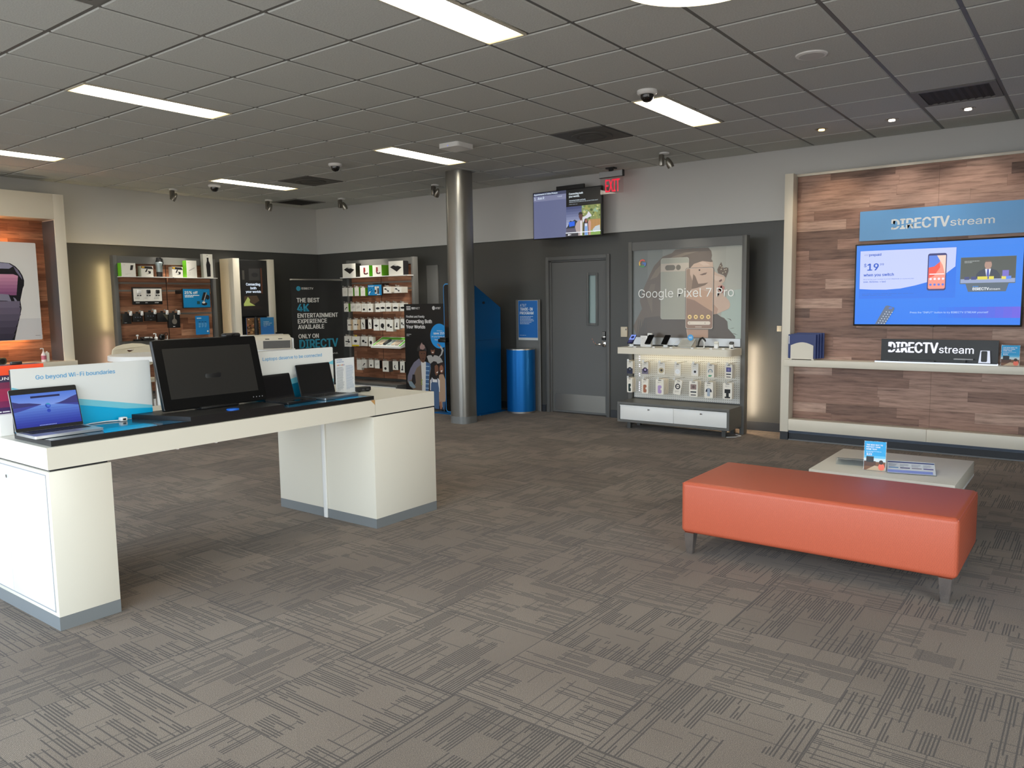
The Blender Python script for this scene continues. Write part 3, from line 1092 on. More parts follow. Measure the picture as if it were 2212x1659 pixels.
# ---- small things on the table
t = thing('power_adapter', 'small white power adapter beside the silver laptop', 'adapter', (-0.095, -2.00, 0.904))
MB().box(-0.018, 0.018, -0.016, 0.016, 0.0, 0.022, WHITE_PL, 0.005).build('adapter_body', t)
MB().box(-0.008, 0.008, -0.0175, -0.015, 0.006, 0.016, BLACK_PL).build('socket', t)
tag(MB().tube([(-0.105, -1.985, 0.9085), (-0.17, -1.965, 0.9085), (-0.25, -1.972, 0.9085), (-0.30, -2.0, 0.9085)], 0.003, WHITE_PL).build('charging_cable'),
    'thin white cable lying between adapter and silver laptop', 'cable')
t = thing('sign_holder', 'upright clear sign holder with a printed sheet, at the right table end', 'sign holder', (1.555, -1.90, TZ), 5)
MB().box(-0.098, 0.098, 0.0012, 0.003, 0.0, 0.262, ACRYLIC).build('acrylic_sleeve', t, smooth=False)
MB().box(-0.098, 0.098, -0.045, 0.045, 0.0, 0.002, ACRYLIC).build('foot', t, smooth=False)
box('paper', (-0.094, 0.094, -0.0008, 0.0008, 0.004, 0.258), ink(232, 236, 240), t, smooth=False)
p = PR(-0.0009, 0.0002)
p.text('CUSTOMER', -0.082, -0.028, 0.243, 0.008, ink(90, 140, 200), 0.02)
p.text('INFORMATION', -0.082, -0.012, 0.228, 0.008, ink(90, 140, 200), 0.02)
for i in range(6):
    p.rect(-0.08 + i * 0.013, -0.072 + i * 0.013, 0.206, 0.214, ink(*((220, 170, 90), (190, 90, 90), (150, 170, 200))[i % 3]))
p.lines(-0.085, -0.012, 0.03, 0.198, 22, ink(160, 168, 178), 0.4, 3)
p.lines(0.006, 0.085, 0.03, 0.205, 23, ink(160, 178, 206), 0.4, 4)
p.build('printing', t, smooth=False)
t = thing('docking_station', 'small black box with ports standing on the table right of the sheet', 'dock', (1.715, -1.90, TZ), -8)
MB().box(-0.055, 0.055, -0.03, 0.03, 0.006, 0.036, BLACK_PL, 0.006).build('dock_body', t)
for sx in (-0.04, 0.04):
    MB().box(sx - 0.008, sx + 0.008, -0.02, 0.02, 0, 0.007, BLACK_PL).build('foot', t, smooth=False)
for sx in (-0.025, 0.012):
    box('port', (sx, sx + 0.02, -0.0306, -0.029, 0.012, 0.024), M('port_grey', (70, 70, 72), 0.4), t, smooth=False)
t = thing('riser_block', 'white riser block under the orange and purple box', 'riser', (-0.45, -1.70, TZ))
MB().box(-0.165, 0.165, -0.10, 0.10, 0.0, 0.108, WHITE_PL, 0.003).build('riser_body', t)
t = thing('headphone_box', 'orange and purple headphone box at the left edge of the photo', 'box', (-0.50, -1.70, TZ + 0.108))
MB().box(-0.128, 0.128, -0.05, 0.05, 0.0, 0.245, ink(70, 30, 80), 0.002).build('carton', t)
p = PR(-0.0505)
for i in range(6):
    f = i / 5
    p.rect(-0.128, 0.128, i * 0.032, (i + 1) * 0.032, ink(int(60 + 110 * math.sin(pi * f)), int(30 + 20 * f), int(90 - 10 * f)))
p.rect(-0.128, 0.128, 0.196, 0.245, ink(255, 84, 40))
p.poly(ring(0.06, 0.105, 0.05, 0.016, 0, pi), ink(28, 24, 30))
p.rect(0.012, 0.036, 0.05, 0.11, ink(26, 22, 28))
p.poly(ell(0.045, 0.07, 0.03, 0.038, 18), ink(34, 26, 34))
p.text('JBL', 0.03, 0.062, 0.062, 0.018, ink(255, 96, 50), 0.03)
p.text('TUNE', -0.11, -0.02, 0.172, 0.014, ink(245, 245, 245), 0.03)
p.lines(-0.12, 0.12, 0.004, 0.016, 1, ink(230, 230, 235), 0.5)
p.build('printed_panel', t, smooth=False)
MB().box(-0.02, 0.03, -0.049, -0.02, 0.246, 0.262, BLACK_PL, 0.004).build('carry_handle', t)

# ================================================================== BENCH
bench_m = M('orange_vinyl', (192, 92, 64), 0.42, spec=0.5)
q = NT(bench_m)
co, x, y, z = q.xyz()
cxi = q.math('FLOOR', q.math('DIVIDE', y, 0.011))
ro = q.math('FRACT', q.math('ADD', q.math('DIVIDE', z, 0.02), q.math('MULTIPLY', q.math('FLOORED_MODULO', cxi, 2.0), 0.5)))
cell_n = q.noise(q.vec(q.math('MULTIPLY', y, 70.0), q.math('MULTIPLY', x, 70.0), q.math('MULTIPLY', z, 38.0)), 1.0, 1.0)
wv = q.math('SINE', q.math('ADD', q.math('MULTIPLY', y, 2 * pi / 0.011), q.math('MULTIPLY', q.math('SINE', q.math('MULTIPLY', z, 2 * pi / 0.022)), 1.8)))
groove = q.math('MULTIPLY', q.math('GREATER_THAN', wv, 0.72), q.math('GREATER_THAN', cell_n, 0.40))
geo = q.n('ShaderNodeNewGeometry')
sp = q.n('ShaderNodeSeparateXYZ')
q.l(geo.outputs['Normal'], sp.inputs[0])
side = q.math('LESS_THAN', q.math('ABSOLUTE', sp.outputs[2]), 0.5)
groove = q.math('MULTIPLY', groove, side)
q.l(q.mix(q.math('MULTIPLY', groove, 0.22), L3(192, 92, 64), L3(138, 58, 38)), q.p.inputs['Base Color'])
q.bump(q.math('SUBTRACT', q.noise(co, 240.0, 2.0), q.math('MULTIPLY', groove, 0.6)), 0.25, 0.002)
t = thing('bench', 'long orange upholstered bench on short metal legs', 'bench', (2.435, -4.978, 0))
MB().box(-0.355, 0.355, -0.727, 0.727, 0.127, 0.436, bench_m, 0.028, 5).build('seat', t)
pm = MB()
zz = 0.424
for sx in (-1, 1):
    pm.tube([(sx * 0.348, -0.71, zz), (sx * 0.348, 0.71, zz)], 0.0035, bench_m, 6)
    pm.tube([(-0.345, sx * 0.72, zz), (0.345, sx * 0.72, zz)], 0.0035, bench_m, 6)
for sx in (-1, 1):
    for sy in (-1, 1):
        pm.tube([(sx * 0.345, sy * 0.717, 0.15), (sx * 0.345, sy * 0.717, 0.41)], 0.003, bench_m, 6)
pm.build('piping', t)
LEGM = M('polished_leg', (225, 228, 232), 0.22, 1.0)
for sx in (-0.325, 0.325):
    for sy in (-0.675, 0.675):
        o1 = [(sx - 0.03, sy - 0.03), (sx + 0.03, sy - 0.03), (sx + 0.03, sy + 0.03), (sx - 0.03, sy + 0.03)]
        s_ = 0.6
        o2 = [(sx + (a - sx) * s_, sy + (b - sy) * s_) for a, b in o1]
        MB().prism(o2, 0.0, 0.13, LEGM, 'z', taper=o1).build('leg', t, smooth=False)

# ================================================================== LOW TABLE AND WHAT STANDS ON IT
t = thing('coffee_table', 'low square cream table behind the orange bench', 'coffee table', (3.425, -5.143, 0))
MB().box(-0.425, 0.425, -0.42, 0.42, 0.31, 0.40, CREAM, 0.003).build('tabletop', t)
MB().box(-0.428, 0.428, -0.423, 0.423, 0.298, 0.312, WHITE_PL, 0.003).build('edge_strip', t)
MB().box(-0.30, 0.30, -0.30, 0.30, 0.0, 0.30, CREAM, 0.004).build('pedestal', t)


def leaflet_wedge(lab, loc, rz, draw, wd=0.28, dp=0.2):
    t = thing('sign_holder', lab, 'sign holder', loc, rz, 'clear sign holders on the low table')
    m = MB()
    for a, b, c, d_ in (((-wd / 2, 0.0, 0.002), (wd / 2, 0.0, 0.002), (wd / 2, dp, 0.045), (-wd / 2, dp, 0.045)),):
        m.face([a, b, c, d_], ACRYLIC)
        m.face([(v[0], v[1], v[2] - 0.002) for v in (a, b, c, d_)][::-1], ACRYLIC)
    m.box(-wd / 2, wd / 2, dp - 0.002, dp, 0, 0.045, ACRYLIC).box(-wd / 2, wd / 2, 0, dp, 0, 0.0015, ACRYLIC)
    m.build('acrylic_wedge', t, smooth=False)
    an = math.atan2(0.043, dp)
    p = PR(0.0, 0.0002)
    draw(p, wd, math.hypot(dp, 0.043))
    p.build('printed_sheet', t, (0, 0.0, 0.0035), (-(pi / 2 - an), 0, 0), smooth=False)
    return t


def sheet1(p, wd, ln):
    p.rect(-wd / 2 + 0.004, wd / 2 - 0.004, 0.004, ln - 0.004, ink(236, 240, 246))
    p.rect(-wd / 2 + 0.006, wd / 2 - 0.006, ln - 0.034, ln - 0.016, ink(40, 62, 130))
    for i, c in enumerate(((96, 160, 216), (70, 60, 120), (150, 140, 160), (84, 74, 150))):
        a = -wd / 2 + 0.012 + i * 0.066
        p.rect(a, a + 0.056, ln * 0.40, ln * 0.47, ink(*c))
        p.lines(a, a + 0.054, ln * 0.52, ln * 0.74, 4, ink(120, 124, 150), 0.3, i)
    p.rect(-wd / 2 + 0.006, wd / 2 - 0.02, 0.01, 0.05, ink(150, 168, 240))


def sheet2(p, wd, ln):
    p.rect(-wd / 2 + 0.004, wd / 2 - 0.004, 0.004, ln - 0.004, ink(206, 204, 204))
    p.lines(-wd / 2 + 0.02, wd / 2 - 0.02, 0.02, ln - 0.02, 9, ink(168, 166, 170), 0.3, 6)
    p.rect(-wd / 2 + 0.004, wd / 2 - 0.004, 0.004, 0.012, ink(120, 118, 124))


leaflet_wedge('flat clear sign holder with a blue striped sheet, right on the low table', (3.17, -5.30, 0.4005), -78, sheet1)
leaflet_wedge('flat clear sign holder with a grey sheet, left on the low table', (3.47, -4.93, 0.4005), 100, sheet2)


def tent_card(name, lab, loc, rz, wd, hh, lean, draw):
    t = thing(name, lab, 'sign', loc, rz, 'small blue upright table signs')
    m = MB().box(-wd / 2 - 0.003, wd / 2 + 0.003, 0.0008, 0.003, 0, hh + 0.003, ACRYLIC)
    sl = m.build('acrylic_sleeve', t, (0, 0, 0.002), (-lean, 0, 0), smooth=False)
    MB().box(-wd / 2 - 0.003, wd / 2 + 0.003, -0.003, 0.07, 0, 0.002, ACRYLIC).build('foot', t, smooth=False)
    p = PR(0.0006, 0.0002)
    draw(p, wd, hh)
    p.build('printed_card', t, (0, 0, 0.003), (-lean, 0, 0), smooth=False)
    return t


def home_card(head):
    def fn(p, wd, hh):
        a, b = -wd / 2, wd / 2
        p.rect(a, b, 0, hh, ink(28, 164, 224))
        p.rect(a, b, hh * 0.28, hh * 0.5, ink(96, 190, 232))
        p.rect(a, b, hh * 0.30, hh * 0.42, ink(206, 224, 230))
        p.rect(a, b, 0.0, hh * 0.30, ink(120, 78, 50))
        p.rect(a, a + wd * 0.55, hh * 0.14, hh * 0.32, ink(84, 50, 34))
        p.rect(a + wd * 0.1, a + wd * 0.45, hh * 0.28, hh * 0.48, ink(30, 34, 40))
        p.poly([(a + wd * 0.1, 0.0), (b, 0.0), (b, hh * 0.12), (a + wd * 0.5, hh * 0.17)], ink(196, 170, 140))
        p.poly(ell(a + wd * 0.82, hh * 0.13, wd * 0.15, hh * 0.12, 14), ink(240, 116, 92))
        p.poly(ell(a + wd * 0.80, hh * 0.29, wd * 0.10, hh * 0.075, 14), ink(54, 36, 32))
        for i, s_ in enumerate(head):
            p.text(s_, a + wd * 0.08, a + wd * (0.08 + 0.055 * len(s_)), hh * (0.855 - 0.075 * i), hh * 0.048, ink(245, 250, 252), 0.03)
        p.lines(a + wd * 0.08, b - wd * 0.08, hh * 0.60, hh * 0.67, 2, ink(214, 236, 246), 0.35)
        p.text('$25', a + wd * 0.10, a + wd * 0.36, hh * 0.52, hh * 0.06, ink(250, 250, 250), 0.03)
    return fn


tent_card('table_sign', 'small blue sign with a $25 offer on the low table', (3.165, -5.085, 0.4005), -82, 0.125, 0.185, math.radians(8),
          home_card(('THE NEW WAY TO', 'PROTECT YOUR', 'HOME TECH')))

# ================================================================== WOOD CLAD FEATURE WALL ON THE RIGHT
def logo(p, x0, x1, x2, zb, cap, mat, bgm, small=None):
    """white two-weight logo: bold capitals with a rising cut, then a lighter lowercase word"""
    p.text('DIRECTV', x0, x1, zb, cap, mat, 0.035)
    p.text('stream', x1 + (x1 - x0) * 0.012, x2, zb + cap * 0.02, small or cap * 0.78, mat, 0.012)
    w = (x1 - x0)
    p.poly([(x0 - 0.002, zb + cap * 0.20), (x0 + w * 0.60, zb + cap * 0.66), (x0 + w * 0.60, zb + cap * 0.72), (x0 - 0.002, zb + cap * 0.36)], bgm)
    p.poly([(x0 - 0.002, zb + cap * 0.30), (x0 + w * 0.10, zb + cap * 0.34), (x0 + w * 0.04, zb + cap * 0.56), (x0 - 0.002, zb + cap * 0.60)], bgm)


LOGO_W = ink(236, 238, 240)
t = thing('feature_wall', 'tall wood clad display wall with cream frame and shelf on the right', 'display wall', (6.19, -4.9, 0), -90)
for sx in (-1, 1):
    f_ = box('post', (sx * 1.41, sx * 1.322, 0.0, 0.405, 0.088, 2.793), CREAM, t, 0.003)
    box('post_foot', (sx * 1.408, sx * 1.324, 0.003, 0.40, 0.0, 0.088), COVE, f_, smooth=False)
box('top_rail', (-1.322, 1.322, 0.11, 0.405, 2.768, 2.793), CREAM, t, 0.002)
wd = MB().box(-1.32, -0.0008, 0.142, 0.17, 0.22, 2.768, WOOD_R).build('wood_panel', t, smooth=False)
MB().box(0.0008, 1.32, 0.142, 0.17, 0.22, 2.768, WOOD_R).build('wood_panel', t, smooth=False)
box('backing', (-1.32, 1.32, 0.17, 0.40, 0.0, 2.768), BLACK_MT, t, smooth=False)
box('shelf', (-1.358, 1.36, -0.07, 0.142, 0.797, 0.868), CREAM, t, 0.003)
box('lower_rail', (-1.322, -0.001, 0.002, 0.142, 0.105, 0.226), CREAM, t, 0.002)
box('lower_rail', (0.001, 1.322, 0.002, 0.142, 0.105, 0.226), CREAM, t, 0.002)
kb = MB().box(-1.32, 1.32, 0.03, 0.142, 0.0, 0.104, COVE)
for z in (0.080, 0.090, 0.099):
    kb.box(-1.32, 1.32, 0.016, 0.032, z - 0.003, z + 0.003, M('kick_ridge', (96, 106, 122), 0.35, 0.4))
kb.box(-1.32, 1.32, 0.010, 0.032, 0.0, 0.012, M('kick_strip', (120, 122, 124), 0.4, 0.5))
kb.build('kick_base', t, smooth=False)

t = thing('wall_sign', 'blue sign board with white logo lettering above the big television', 'sign', (6.325, -4.9, 0), -90)
SB = ink(96, 158, 214, 0.3)
MB().prism(rrect(-0.692, 0.70, 2.068, 2.360, 0.006, 3), -0.014, 0.0, SB, 'y').build('sign_board', t)
p = PR(-0.0145)
logo(p, -0.401, 0.104, 0.47, 2.166, 0.095, ink(222, 228, 230), SB, 0.066)
p.build('lettering', t, smooth=False)

# ---- big television
t = thing('television', 'large flat television showing a bright blue offer on the wood wall', 'television', (6.332, -4.9, 0), -90)
MB().box(-0.714, 0.724, -0.075, -0.035, 1.222, 2.034, BLACK_PL, 0.004).build('casing', t)
box('wall_mount', (-0.3, 0.3, -0.035, 0.0, 1.45, 1.85), BLACK_MT, t, smooth=False)
MB().box(-0.01, 0.01, -0.076, -0.05, 1.212, 1.223, BLACK_PL).build('sensor', t, smooth=False)
p = PR(-0.0752)
X0, X1, Z0, Z1 = -0.700, 0.710, 1.238, 2.020
nb = 14
for i in range(nb):
    a, b = Z0 + (Z1 - Z0) * i / nb, Z0 + (Z1 - Z0) * (i + 1) / nb
    f = i / (nb - 1)
    p.rect(X0, X1, a, b, scr(int(4 + 44 * f), int(118 + 12 * f), int(238 - 2 * f)), p.y - 0.00005)
p.rect(-0.668, 0.184, 1.492, 1.968, scr(18, 110, 232))
p.poly([(-0.664, 1.965), (0.179, 1.962), (0.176, 1.784), (0.1, 1.72), (-0.009, 1.656), (-0.162, 1.614), (-0.288, 1.588), (-0.417, 1.579), (-0.549, 1.582), (-0.663, 1.59)], scr(196, 206, 250))
p.poly([(-0.663, 1.59), (-0.549, 1.582), (-0.417, 1.579), (-0.288, 1.588), (-0.162, 1.614), (-0.009, 1.656), (0.1, 1.72), (0.176, 1.784), (0.18, 1.499), (-0.661, 1.512)], scr(6, 112, 232))
DB = scr(22, 82, 196)
p.text('AT&T', -0.626, -0.588, 1.916, 0.016, scr(120, 120, 190))
p.text('prepaid', -0.582, -0.471, 1.913, 0.024, DB, 0.03)
p.text('$', -0.627, -0.604, 1.806, 0.032, DB, 0.01)
p.text('19', -0.596, -0.490, 1.772, 0.066, DB, 0.03)
p.text('99', -0.479, -0.444, 1.816, 0.022, DB, 0.01)
p.text('when you switch', -0.629, -0.351, 1.714, 0.027, DB, 0.03)
p.text('Must bring your number to AT&T PREPAID on a phone plan', -0.628, -0.172, 1.678, 0.010, scr(70, 110, 206))
p.text('(min. $65/mo. + tax)', -0.627, -0.422, 1.652, 0.014, DB, 0.02)
p.lines(-0.637, -0.16, 1.517, 1.546, 2, scr(40, 96, 196), 0.22, 5)
p.poly(rrect(-0.057, 0.103, 1.562, 1.913, 0.02), scr(40, 44, 110))
p.poly(rrect(-0.048, 0.095, 1.578, 1.893, 0.014), scr(250, 150, 130))
p.poly([(-0.048, 1.893), (0.06, 1.893), (0.045, 1.83), (0.0, 1.79), (-0.048, 1.78)], scr(86, 130, 230))
p.poly([(0.02, 1.893), (0.095, 1.893), (0.095, 1.70), (0.07, 1.80)], scr(252, 214, 196))
p.poly([(-0.048, 1.78), (0.0, 1.79), (0.045, 1.83), (0.05, 1.78), (0.0, 1.70), (-0.048, 1.68)], scr(244, 84, 60))
p.poly(rrect(-0.04, 0.087, 1.713, 1.722, 0.004), scr(248, 244, 250))
for i in range(4):
    for j, c in ((0, (250, 236, 246)), (1, (90, 120, 220))):
        p.poly(ell(-0.027 + i * 0.035, 1.672 - j * 0.054, 0.011, 0.011, 12), scr(*c))
p.rect(0.219, 0.658, 1.617, 1.862, scr(86, 100, 104))
p.rect(0.224, 0.655, 1.655, 1.858, scr(78, 82, 76))
p.poly([(0.345, 1.655), (0.350, 1.705), (0.375, 1.735), (0.41, 1.752), (0.47, 1.752), (0.51, 1.735), (0.535, 1.70), (0.54, 1.655)], scr(52, 58, 74))
p.poly([(0.418, 1.752), (0.464, 1.752), (0.452, 1.68), (0.440, 1.665), (0.43, 1.68)], scr(226, 232, 244))
p.poly([(0.434, 1.748), (0.448, 1.748), (0.453, 1.68), (0.44, 1.665), (0.430, 1.68)], scr(70, 84, 170))
p.poly(ell(0.441, 1.788, 0.029, 0.041, 20), scr(176, 140, 124))
p.poly(ell(0.441, 1.815, 0.028, 0.016, 16, 0, pi), scr(96, 84, 78))
p.rect(0.224, 0.655, 1.625, 1.662, scr(150, 164, 200))
for a, c in ((0.36, (226, 214, 70)), (0.40, (226, 214, 70)), (0.45, (232, 220, 80)), (0.255, (60, 66, 120)), (0.31, (60, 66, 120)), (0.55, (230, 216, 90)), (0.585, (90, 140, 240))):
    p.rect(a, a + 0.04, 1.655, 1.683, scr(*c))
p.rect(0.555, 0.605, 1.68, 1.735, scr(120, 110, 200))
p.lines(0.25, 0.40, 1.808, 1.832, 2, scr(200, 204, 204), 0.3, 8)
p.poly([(0.266, 1.617), (0.608, 1.617), (0.588, 1.544), (0.289, 1.544)], scr(84, 98, 112))
p.text('DIRECTV', 0.325, 0.456, 1.558, 0.024, scr(240, 244, 248), 0.03)
p.text('stream', 0.458, 0.543, 1.558, 0.018, scr(240, 244, 248))
p.lines(0.325, 0.44, 1.588, 1.598, 1, scr(60, 150, 240), 0.6)
for i in range(10):
    f = i / 9
    p.rect(0.051 + i * 0.0659, 0.051 + (i + 1) * 0.0659, 1.302, 1.404, scr(int(10 + 90 * f), int(112 - 26 * f), int(236 - 14 * f)), p.y - p.st * (p.k + 1))
p.k += 25
p.text('Press the "INPUT" button to try DIRECTV STREAM yourself', -0.193, 0.46, 1.346, 0.017, scr(196, 224, 255))
p.poly([(-0.505, 1.240), (-0.412, 1.240), (-0.334, 1.385), (-0.335, 1.402), (-0.395, 1.424), (-0.415, 1.418)], scr(92, 106, 130))
for r in range(6):
    for c in range(3):
        a, b = -0.472 + c * 0.026 + r * 0.0135, 1.252 + r * 0.022 - c * 0.003
        p.poly(ell(a, b, 0.0055, 0.0045, 8), scr(206, 216, 230))
p.poly(ell(-0.368, 1.398, 0.018, 0.010, 14), scr(60, 110, 220))
p.build('screen', t, smooth=False)

# ---- things on the shelf
t = thing('light_box_display', 'black light box display with glowing white logo on the cream shelf', 'display', (6.19, -4.9, 0.8688), -90)
MB().prism([(-0.478, -0.03), (0.566, -0.03), (0.556, 0.06), (-0.44, 0.06)], 0.0, 0.012, scr(228, 240, 255, 1.15), 'z').build('glowing_base', t, smooth=False)
MB().prism([(-0.468, -0.024), (0.556, -0.024), (0.556, 0.06), (-0.44, 0.06)], 0.012, 0.018, BLACK_GL, 'z').build('black_top', t, smooth=False)
box('back_panel', (-0.435, 0.558, 0.035, 0.06, 0.018, 0.226), BLACK_PL, t, smooth=False)
p = PR(0.0345)
logo(p, -0.372, 0.068, 0.362, 0.098, 0.098, scr(238, 240, 255, 1.1), BLACK_PL, 0.066)
p.build('lettering', t, smooth=False)
t = tag(MB().box(-0.155, 0.155, -0.02, 0.02, 0.0, 0.008, M('slim_remote', (86, 88, 90), 0.4), 0.003).build('remote_control', None, (6.182, -4.79, 0.8878), (0, 0, -pi / 2)),
        'slim dark grey bar lying on the black light box, left part', 'remote control')
t = thing('streaming_box', 'flat grey streaming box on a low stand before the lit logo', 'streaming box', (6.185, -5.185, 0.8878), -90)
MB().box(-0.08, 0.08, -0.02, 0.02, 0.024, 0.036, M('streaming_grey', (170, 172, 176), 0.3), 0.004).build('box_body', t)
MB().box(-0.02, 0.02, -0.012, 0.012, 0.0, 0.024, BLACK_PL).build('stand', t, smooth=False)
t = thing('remote_stand', 'white clear edged stand with a black remote, right end of light box', 'stand', (6.185, -5.355, 0.8878), -90)
MB().prism([(-0.048, 0.0), (0.048, 0.0), (0.040, 0.115), (-0.034, 0.115)], -0.014, -0.006, scr(225, 232, 250, 0.9), 'y').build('glowing_back', t, smooth=False)
MB().prism(rrect(-0.026, 0.022, 0.012, 0.112, 0.01), -0.026, -0.0145, BLACK_PL, 'y').build('remote', t)
tent_card('table_sign', 'small picture sign at the right end of the cream shelf', (6.17, -5.555, 0.8692), -90, 0.14, 0.185, math.radians(5), home_card(('THE NEW WAY TO', 'PROTECT YOUR', 'HOME TECH')))
t = thing('folder_rack', 'cream rack with arched front holding dark blue folders', 'rack', (6.155, -3.725, 0.8688), -90)
MB().prism([(-0.115, 0.012), (0.115, 0.012), (0.115, 0.15)] + [(0.115 - 0.23 * i / 12, 0.15 + 0.033 * math.sin(pi * i / 12)) for i in range(1, 12)] + [(-0.115, 0.15)], -0.0375, -0.0305, CREAM, 'y').build('front_plate', t)
MB().box(-0.118, 0.118, -0.04, 0.16, 0.008, 0.014, CREAM).box(-0.125, -0.10, -0.045, 0.16, 0, 0.009, CREAM).box(0.10, 0.125, -0.045, 0.16, 0, 0.009, CREAM).build('base', t, smooth=False)
for i in range(4):
    MB().box(-0.11, 0.115, -0.0075 + i * 0.0345, -0.0045 + i * 0.0345, 0.014, 0.085, CREAM).build('divider', t, smooth=False)
ORD = ['front', 'second', 'third', 'rearmost']
for i in range(4):
    lab = {0: 'dark blue folder at the front of the cream rack', 1: 'second dark blue folder from the front of the cream rack', 2: 'third dark blue folder from the front of the cream rack', 3: 'rearmost and highest dark blue folder in the cream rack'}[i]
    fo = thing('folder', lab, 'folder', (6.155 - 0.022 + 0.001 + i * 0.0345, -3.722 - i * 0.018, 0.8838), -90, 'dark blue folders in the rack')
    MB().box(-0.14, 0.14, -0.0075, 0.0075, 0.0, 0.248 + 0.005 * i, ink(32, 50, 110, 0.4)).build('cover', fo, smooth=False)
    if i < 3:
        MB().box(-0.136, -0.128, -0.0082, -0.0076, 0.15, 0.235, ink(225, 228, 232)).build('paper_strip', fo, smooth=False)

# ================================================================== WALL MOUNTED SCREEN, EXIT SIGN, SWITCHES
t = thing('queue_screen', 'wall screen with a waiting list beside the exit sign', 'screen', (6.45, -0.64, 0), -90)
MB().box(-0.523, 0.529, -0.05, -0.012, 2.327, 2.934, BLACK_PL, 0.003).build('casing', t)
box('wall_mount', (-0.2, 0.2, -0.012, 0.148, 2.45, 2.85), BLACK_MT, t, smooth=False)
box('camera_bar', (-0.152, 0.264, -0.05, -0.02, 2.934, 2.983), BLACK_PL, t, smooth=False)
p = PR(-0.0505)
p.rect(-0.512, 0.0, 2.337, 2.925, scr(100, 106, 140))
p.rect(-0.512, 0.0, 2.885, 2.925, scr(66, 70, 96))
p.rect(-0.512, 0.0, 2.818, 2.882, scr(124, 128, 158))
p.text('Appointments & Online Pickups', -0.505, -0.131, 2.897, 0.021, scr(225, 240, 255), 0.02)
p.text('1.  Ann P.', -0.498, -0.332, 2.840, 0.034, scr(225, 240, 255), 0.01)
p.text('9:30 AM', -0.132, -0.065, 2.849, 0.016, scr(215, 225, 240))
p.rect(0.001, 0.519, 2.337, 2.925, scr(4, 4, 5))
p.text('Connecting both', 0.043, 0.253, 2.859, 0.024, scr(235, 248, 255), 0.02)
p.text('your worlds.', 0.042, 0.203, 2.826, 0.024, scr(235, 248, 255), 0.02)
p.text('Introducing FirstNet and Family', 0.047, 0.292, 2.780, 0.014, scr(210, 224, 235), 0.02)
p.text('Add lines to save 25% off with AT&T when you have FirstNet service*', 0.047, 0.473, 2.760, 0.012, scr(190, 205, 215), 0.01)
p.lines(0.047, 0.361, 2.732, 2.744, 1, scr(150, 160, 170), 0.4)
for i in range(8):
    f = i / 7
    p.rect(0.001, 0.237, 2.45 + i * 0.0326, 2.45 + (i + 1) * 0.0326, scr(int(168 - 100 * f), int(176 - 100 * f), int(205 - 88 * f)), p.y - p.st * (p.k + 1))
p.k += 22
p.rect(0.001, 0.237, 2.386, 2.45, scr(92, 88, 104))
p.poly([(0.001, 2.44), (0.03, 2.475), (0.06, 2.535), (0.10, 2.525), (0.13, 2.545), (0.17, 2.52), (0.14, 2.44)], scr(38, 46, 54))
p.poly([(0.04, 2.518), (0.131, 2.525), (0.131, 2.468), (0.049, 2.458)], scr(42, 100, 226))
p.rect(0.237, 0.511, 2.337, 2.712, scr(128, 140, 84))
rr = random.Random(4)
for i in range(46):
    a, b = rr.uniform(0.25, 0.50), rr.uniform(2.545, 2.705)
    s_ = rr.uniform(0.008, 0.026)
    p.poly(ell(a, b, min(s_, 0.509 - a, a - 0.238), min(s_ * 0.8, 2.712 - b), 9), scr(*rr.choice(((104, 124, 62), (70, 88, 44), (150, 152, 84), (190, 190, 130), (140, 170, 140)))))
p.rect(0.345, 0.511, 2.40, 2.53, scr(196, 150, 92))
for i in range(10):
    p.rect(0.35 + i * 0.0162, 0.355 + i * 0.0162, 2.40, 2.53, scr(120, 84, 58))
p.rect(0.237, 0.511, 2.337, 2.40, scr(132, 168, 84))
p.poly([(0.40, 2.40), (0.44, 2.44), (0.505, 2.455), (0.511, 2.38), (0.42, 2.37)], scr(190, 200, 205))
p.poly([(0.197, 2.574), (0.202, 2.615), (0.232, 2.625), (0.257, 2.603), (0.251, 2.545), (0.225, 2.52)], scr(92, 60, 58))
p.poly([(0.19, 2.60), (0.202, 2.628), (0.235, 2.636), (0.262, 2.605)], scr(40, 36, 40))
p.poly([(0.25, 2.56), (0.31, 2.585), (0.36, 2.60), (0.375, 2.575), (0.33, 2.625), (0.345, 2.63), (0.39, 2.575), (0.33, 2.55), (0.26, 2.50)], scr(214, 216, 226))
p.poly([(0.20, 2.53), (0.16, 2.50), (0.141, 2.452), (0.15, 2.42), (0.175, 2.338), (0.25, 2.338), (0.26, 2.53)], scr(176, 160, 158))
p.rect(0.222, 0.242, 2.34, 2.52, scr(226, 226, 230))
p.poly([(0.266, 2.477), (0.285, 2.54), (0.311, 2.548), (0.33, 2.52), (0.352, 2.44), (0.349, 2.34), (0.262, 2.34)], scr(46, 34, 34))
p.poly(ell(0.308, 2.515, 0.016, 0.022, 12), scr(150, 96, 80))
p.poly([(0.285, 2.485), (0.325, 2.485), (0.335, 2.338), (0.282, 2.338)], scr(206, 214, 232))
p.poly([(0.29, 2.45), (0.322, 2.45), (0.328, 2.338), (0.288, 2.338)], scr(120, 160, 220))
p.poly([(0.335, 2.50), (0.362, 2.53), (0.378, 2.49), (0.372, 2.338), (0.345, 2.338)], scr(196, 150, 136))
p.rect(0.0, 0.519, 2.376, 2.386, scr(240, 244, 250))
p.rect(0.0, 0.19, 2.337, 2.376, scr(60, 58, 64))
p.rect(0.035, 0.06, 2.348, 2.366, scr(240, 240, 244))
p.lines(0.065, 0.11, 2.348, 2.366, 1, scr(220, 220, 224), 0.6)
p.build('screen', t, smooth=False)

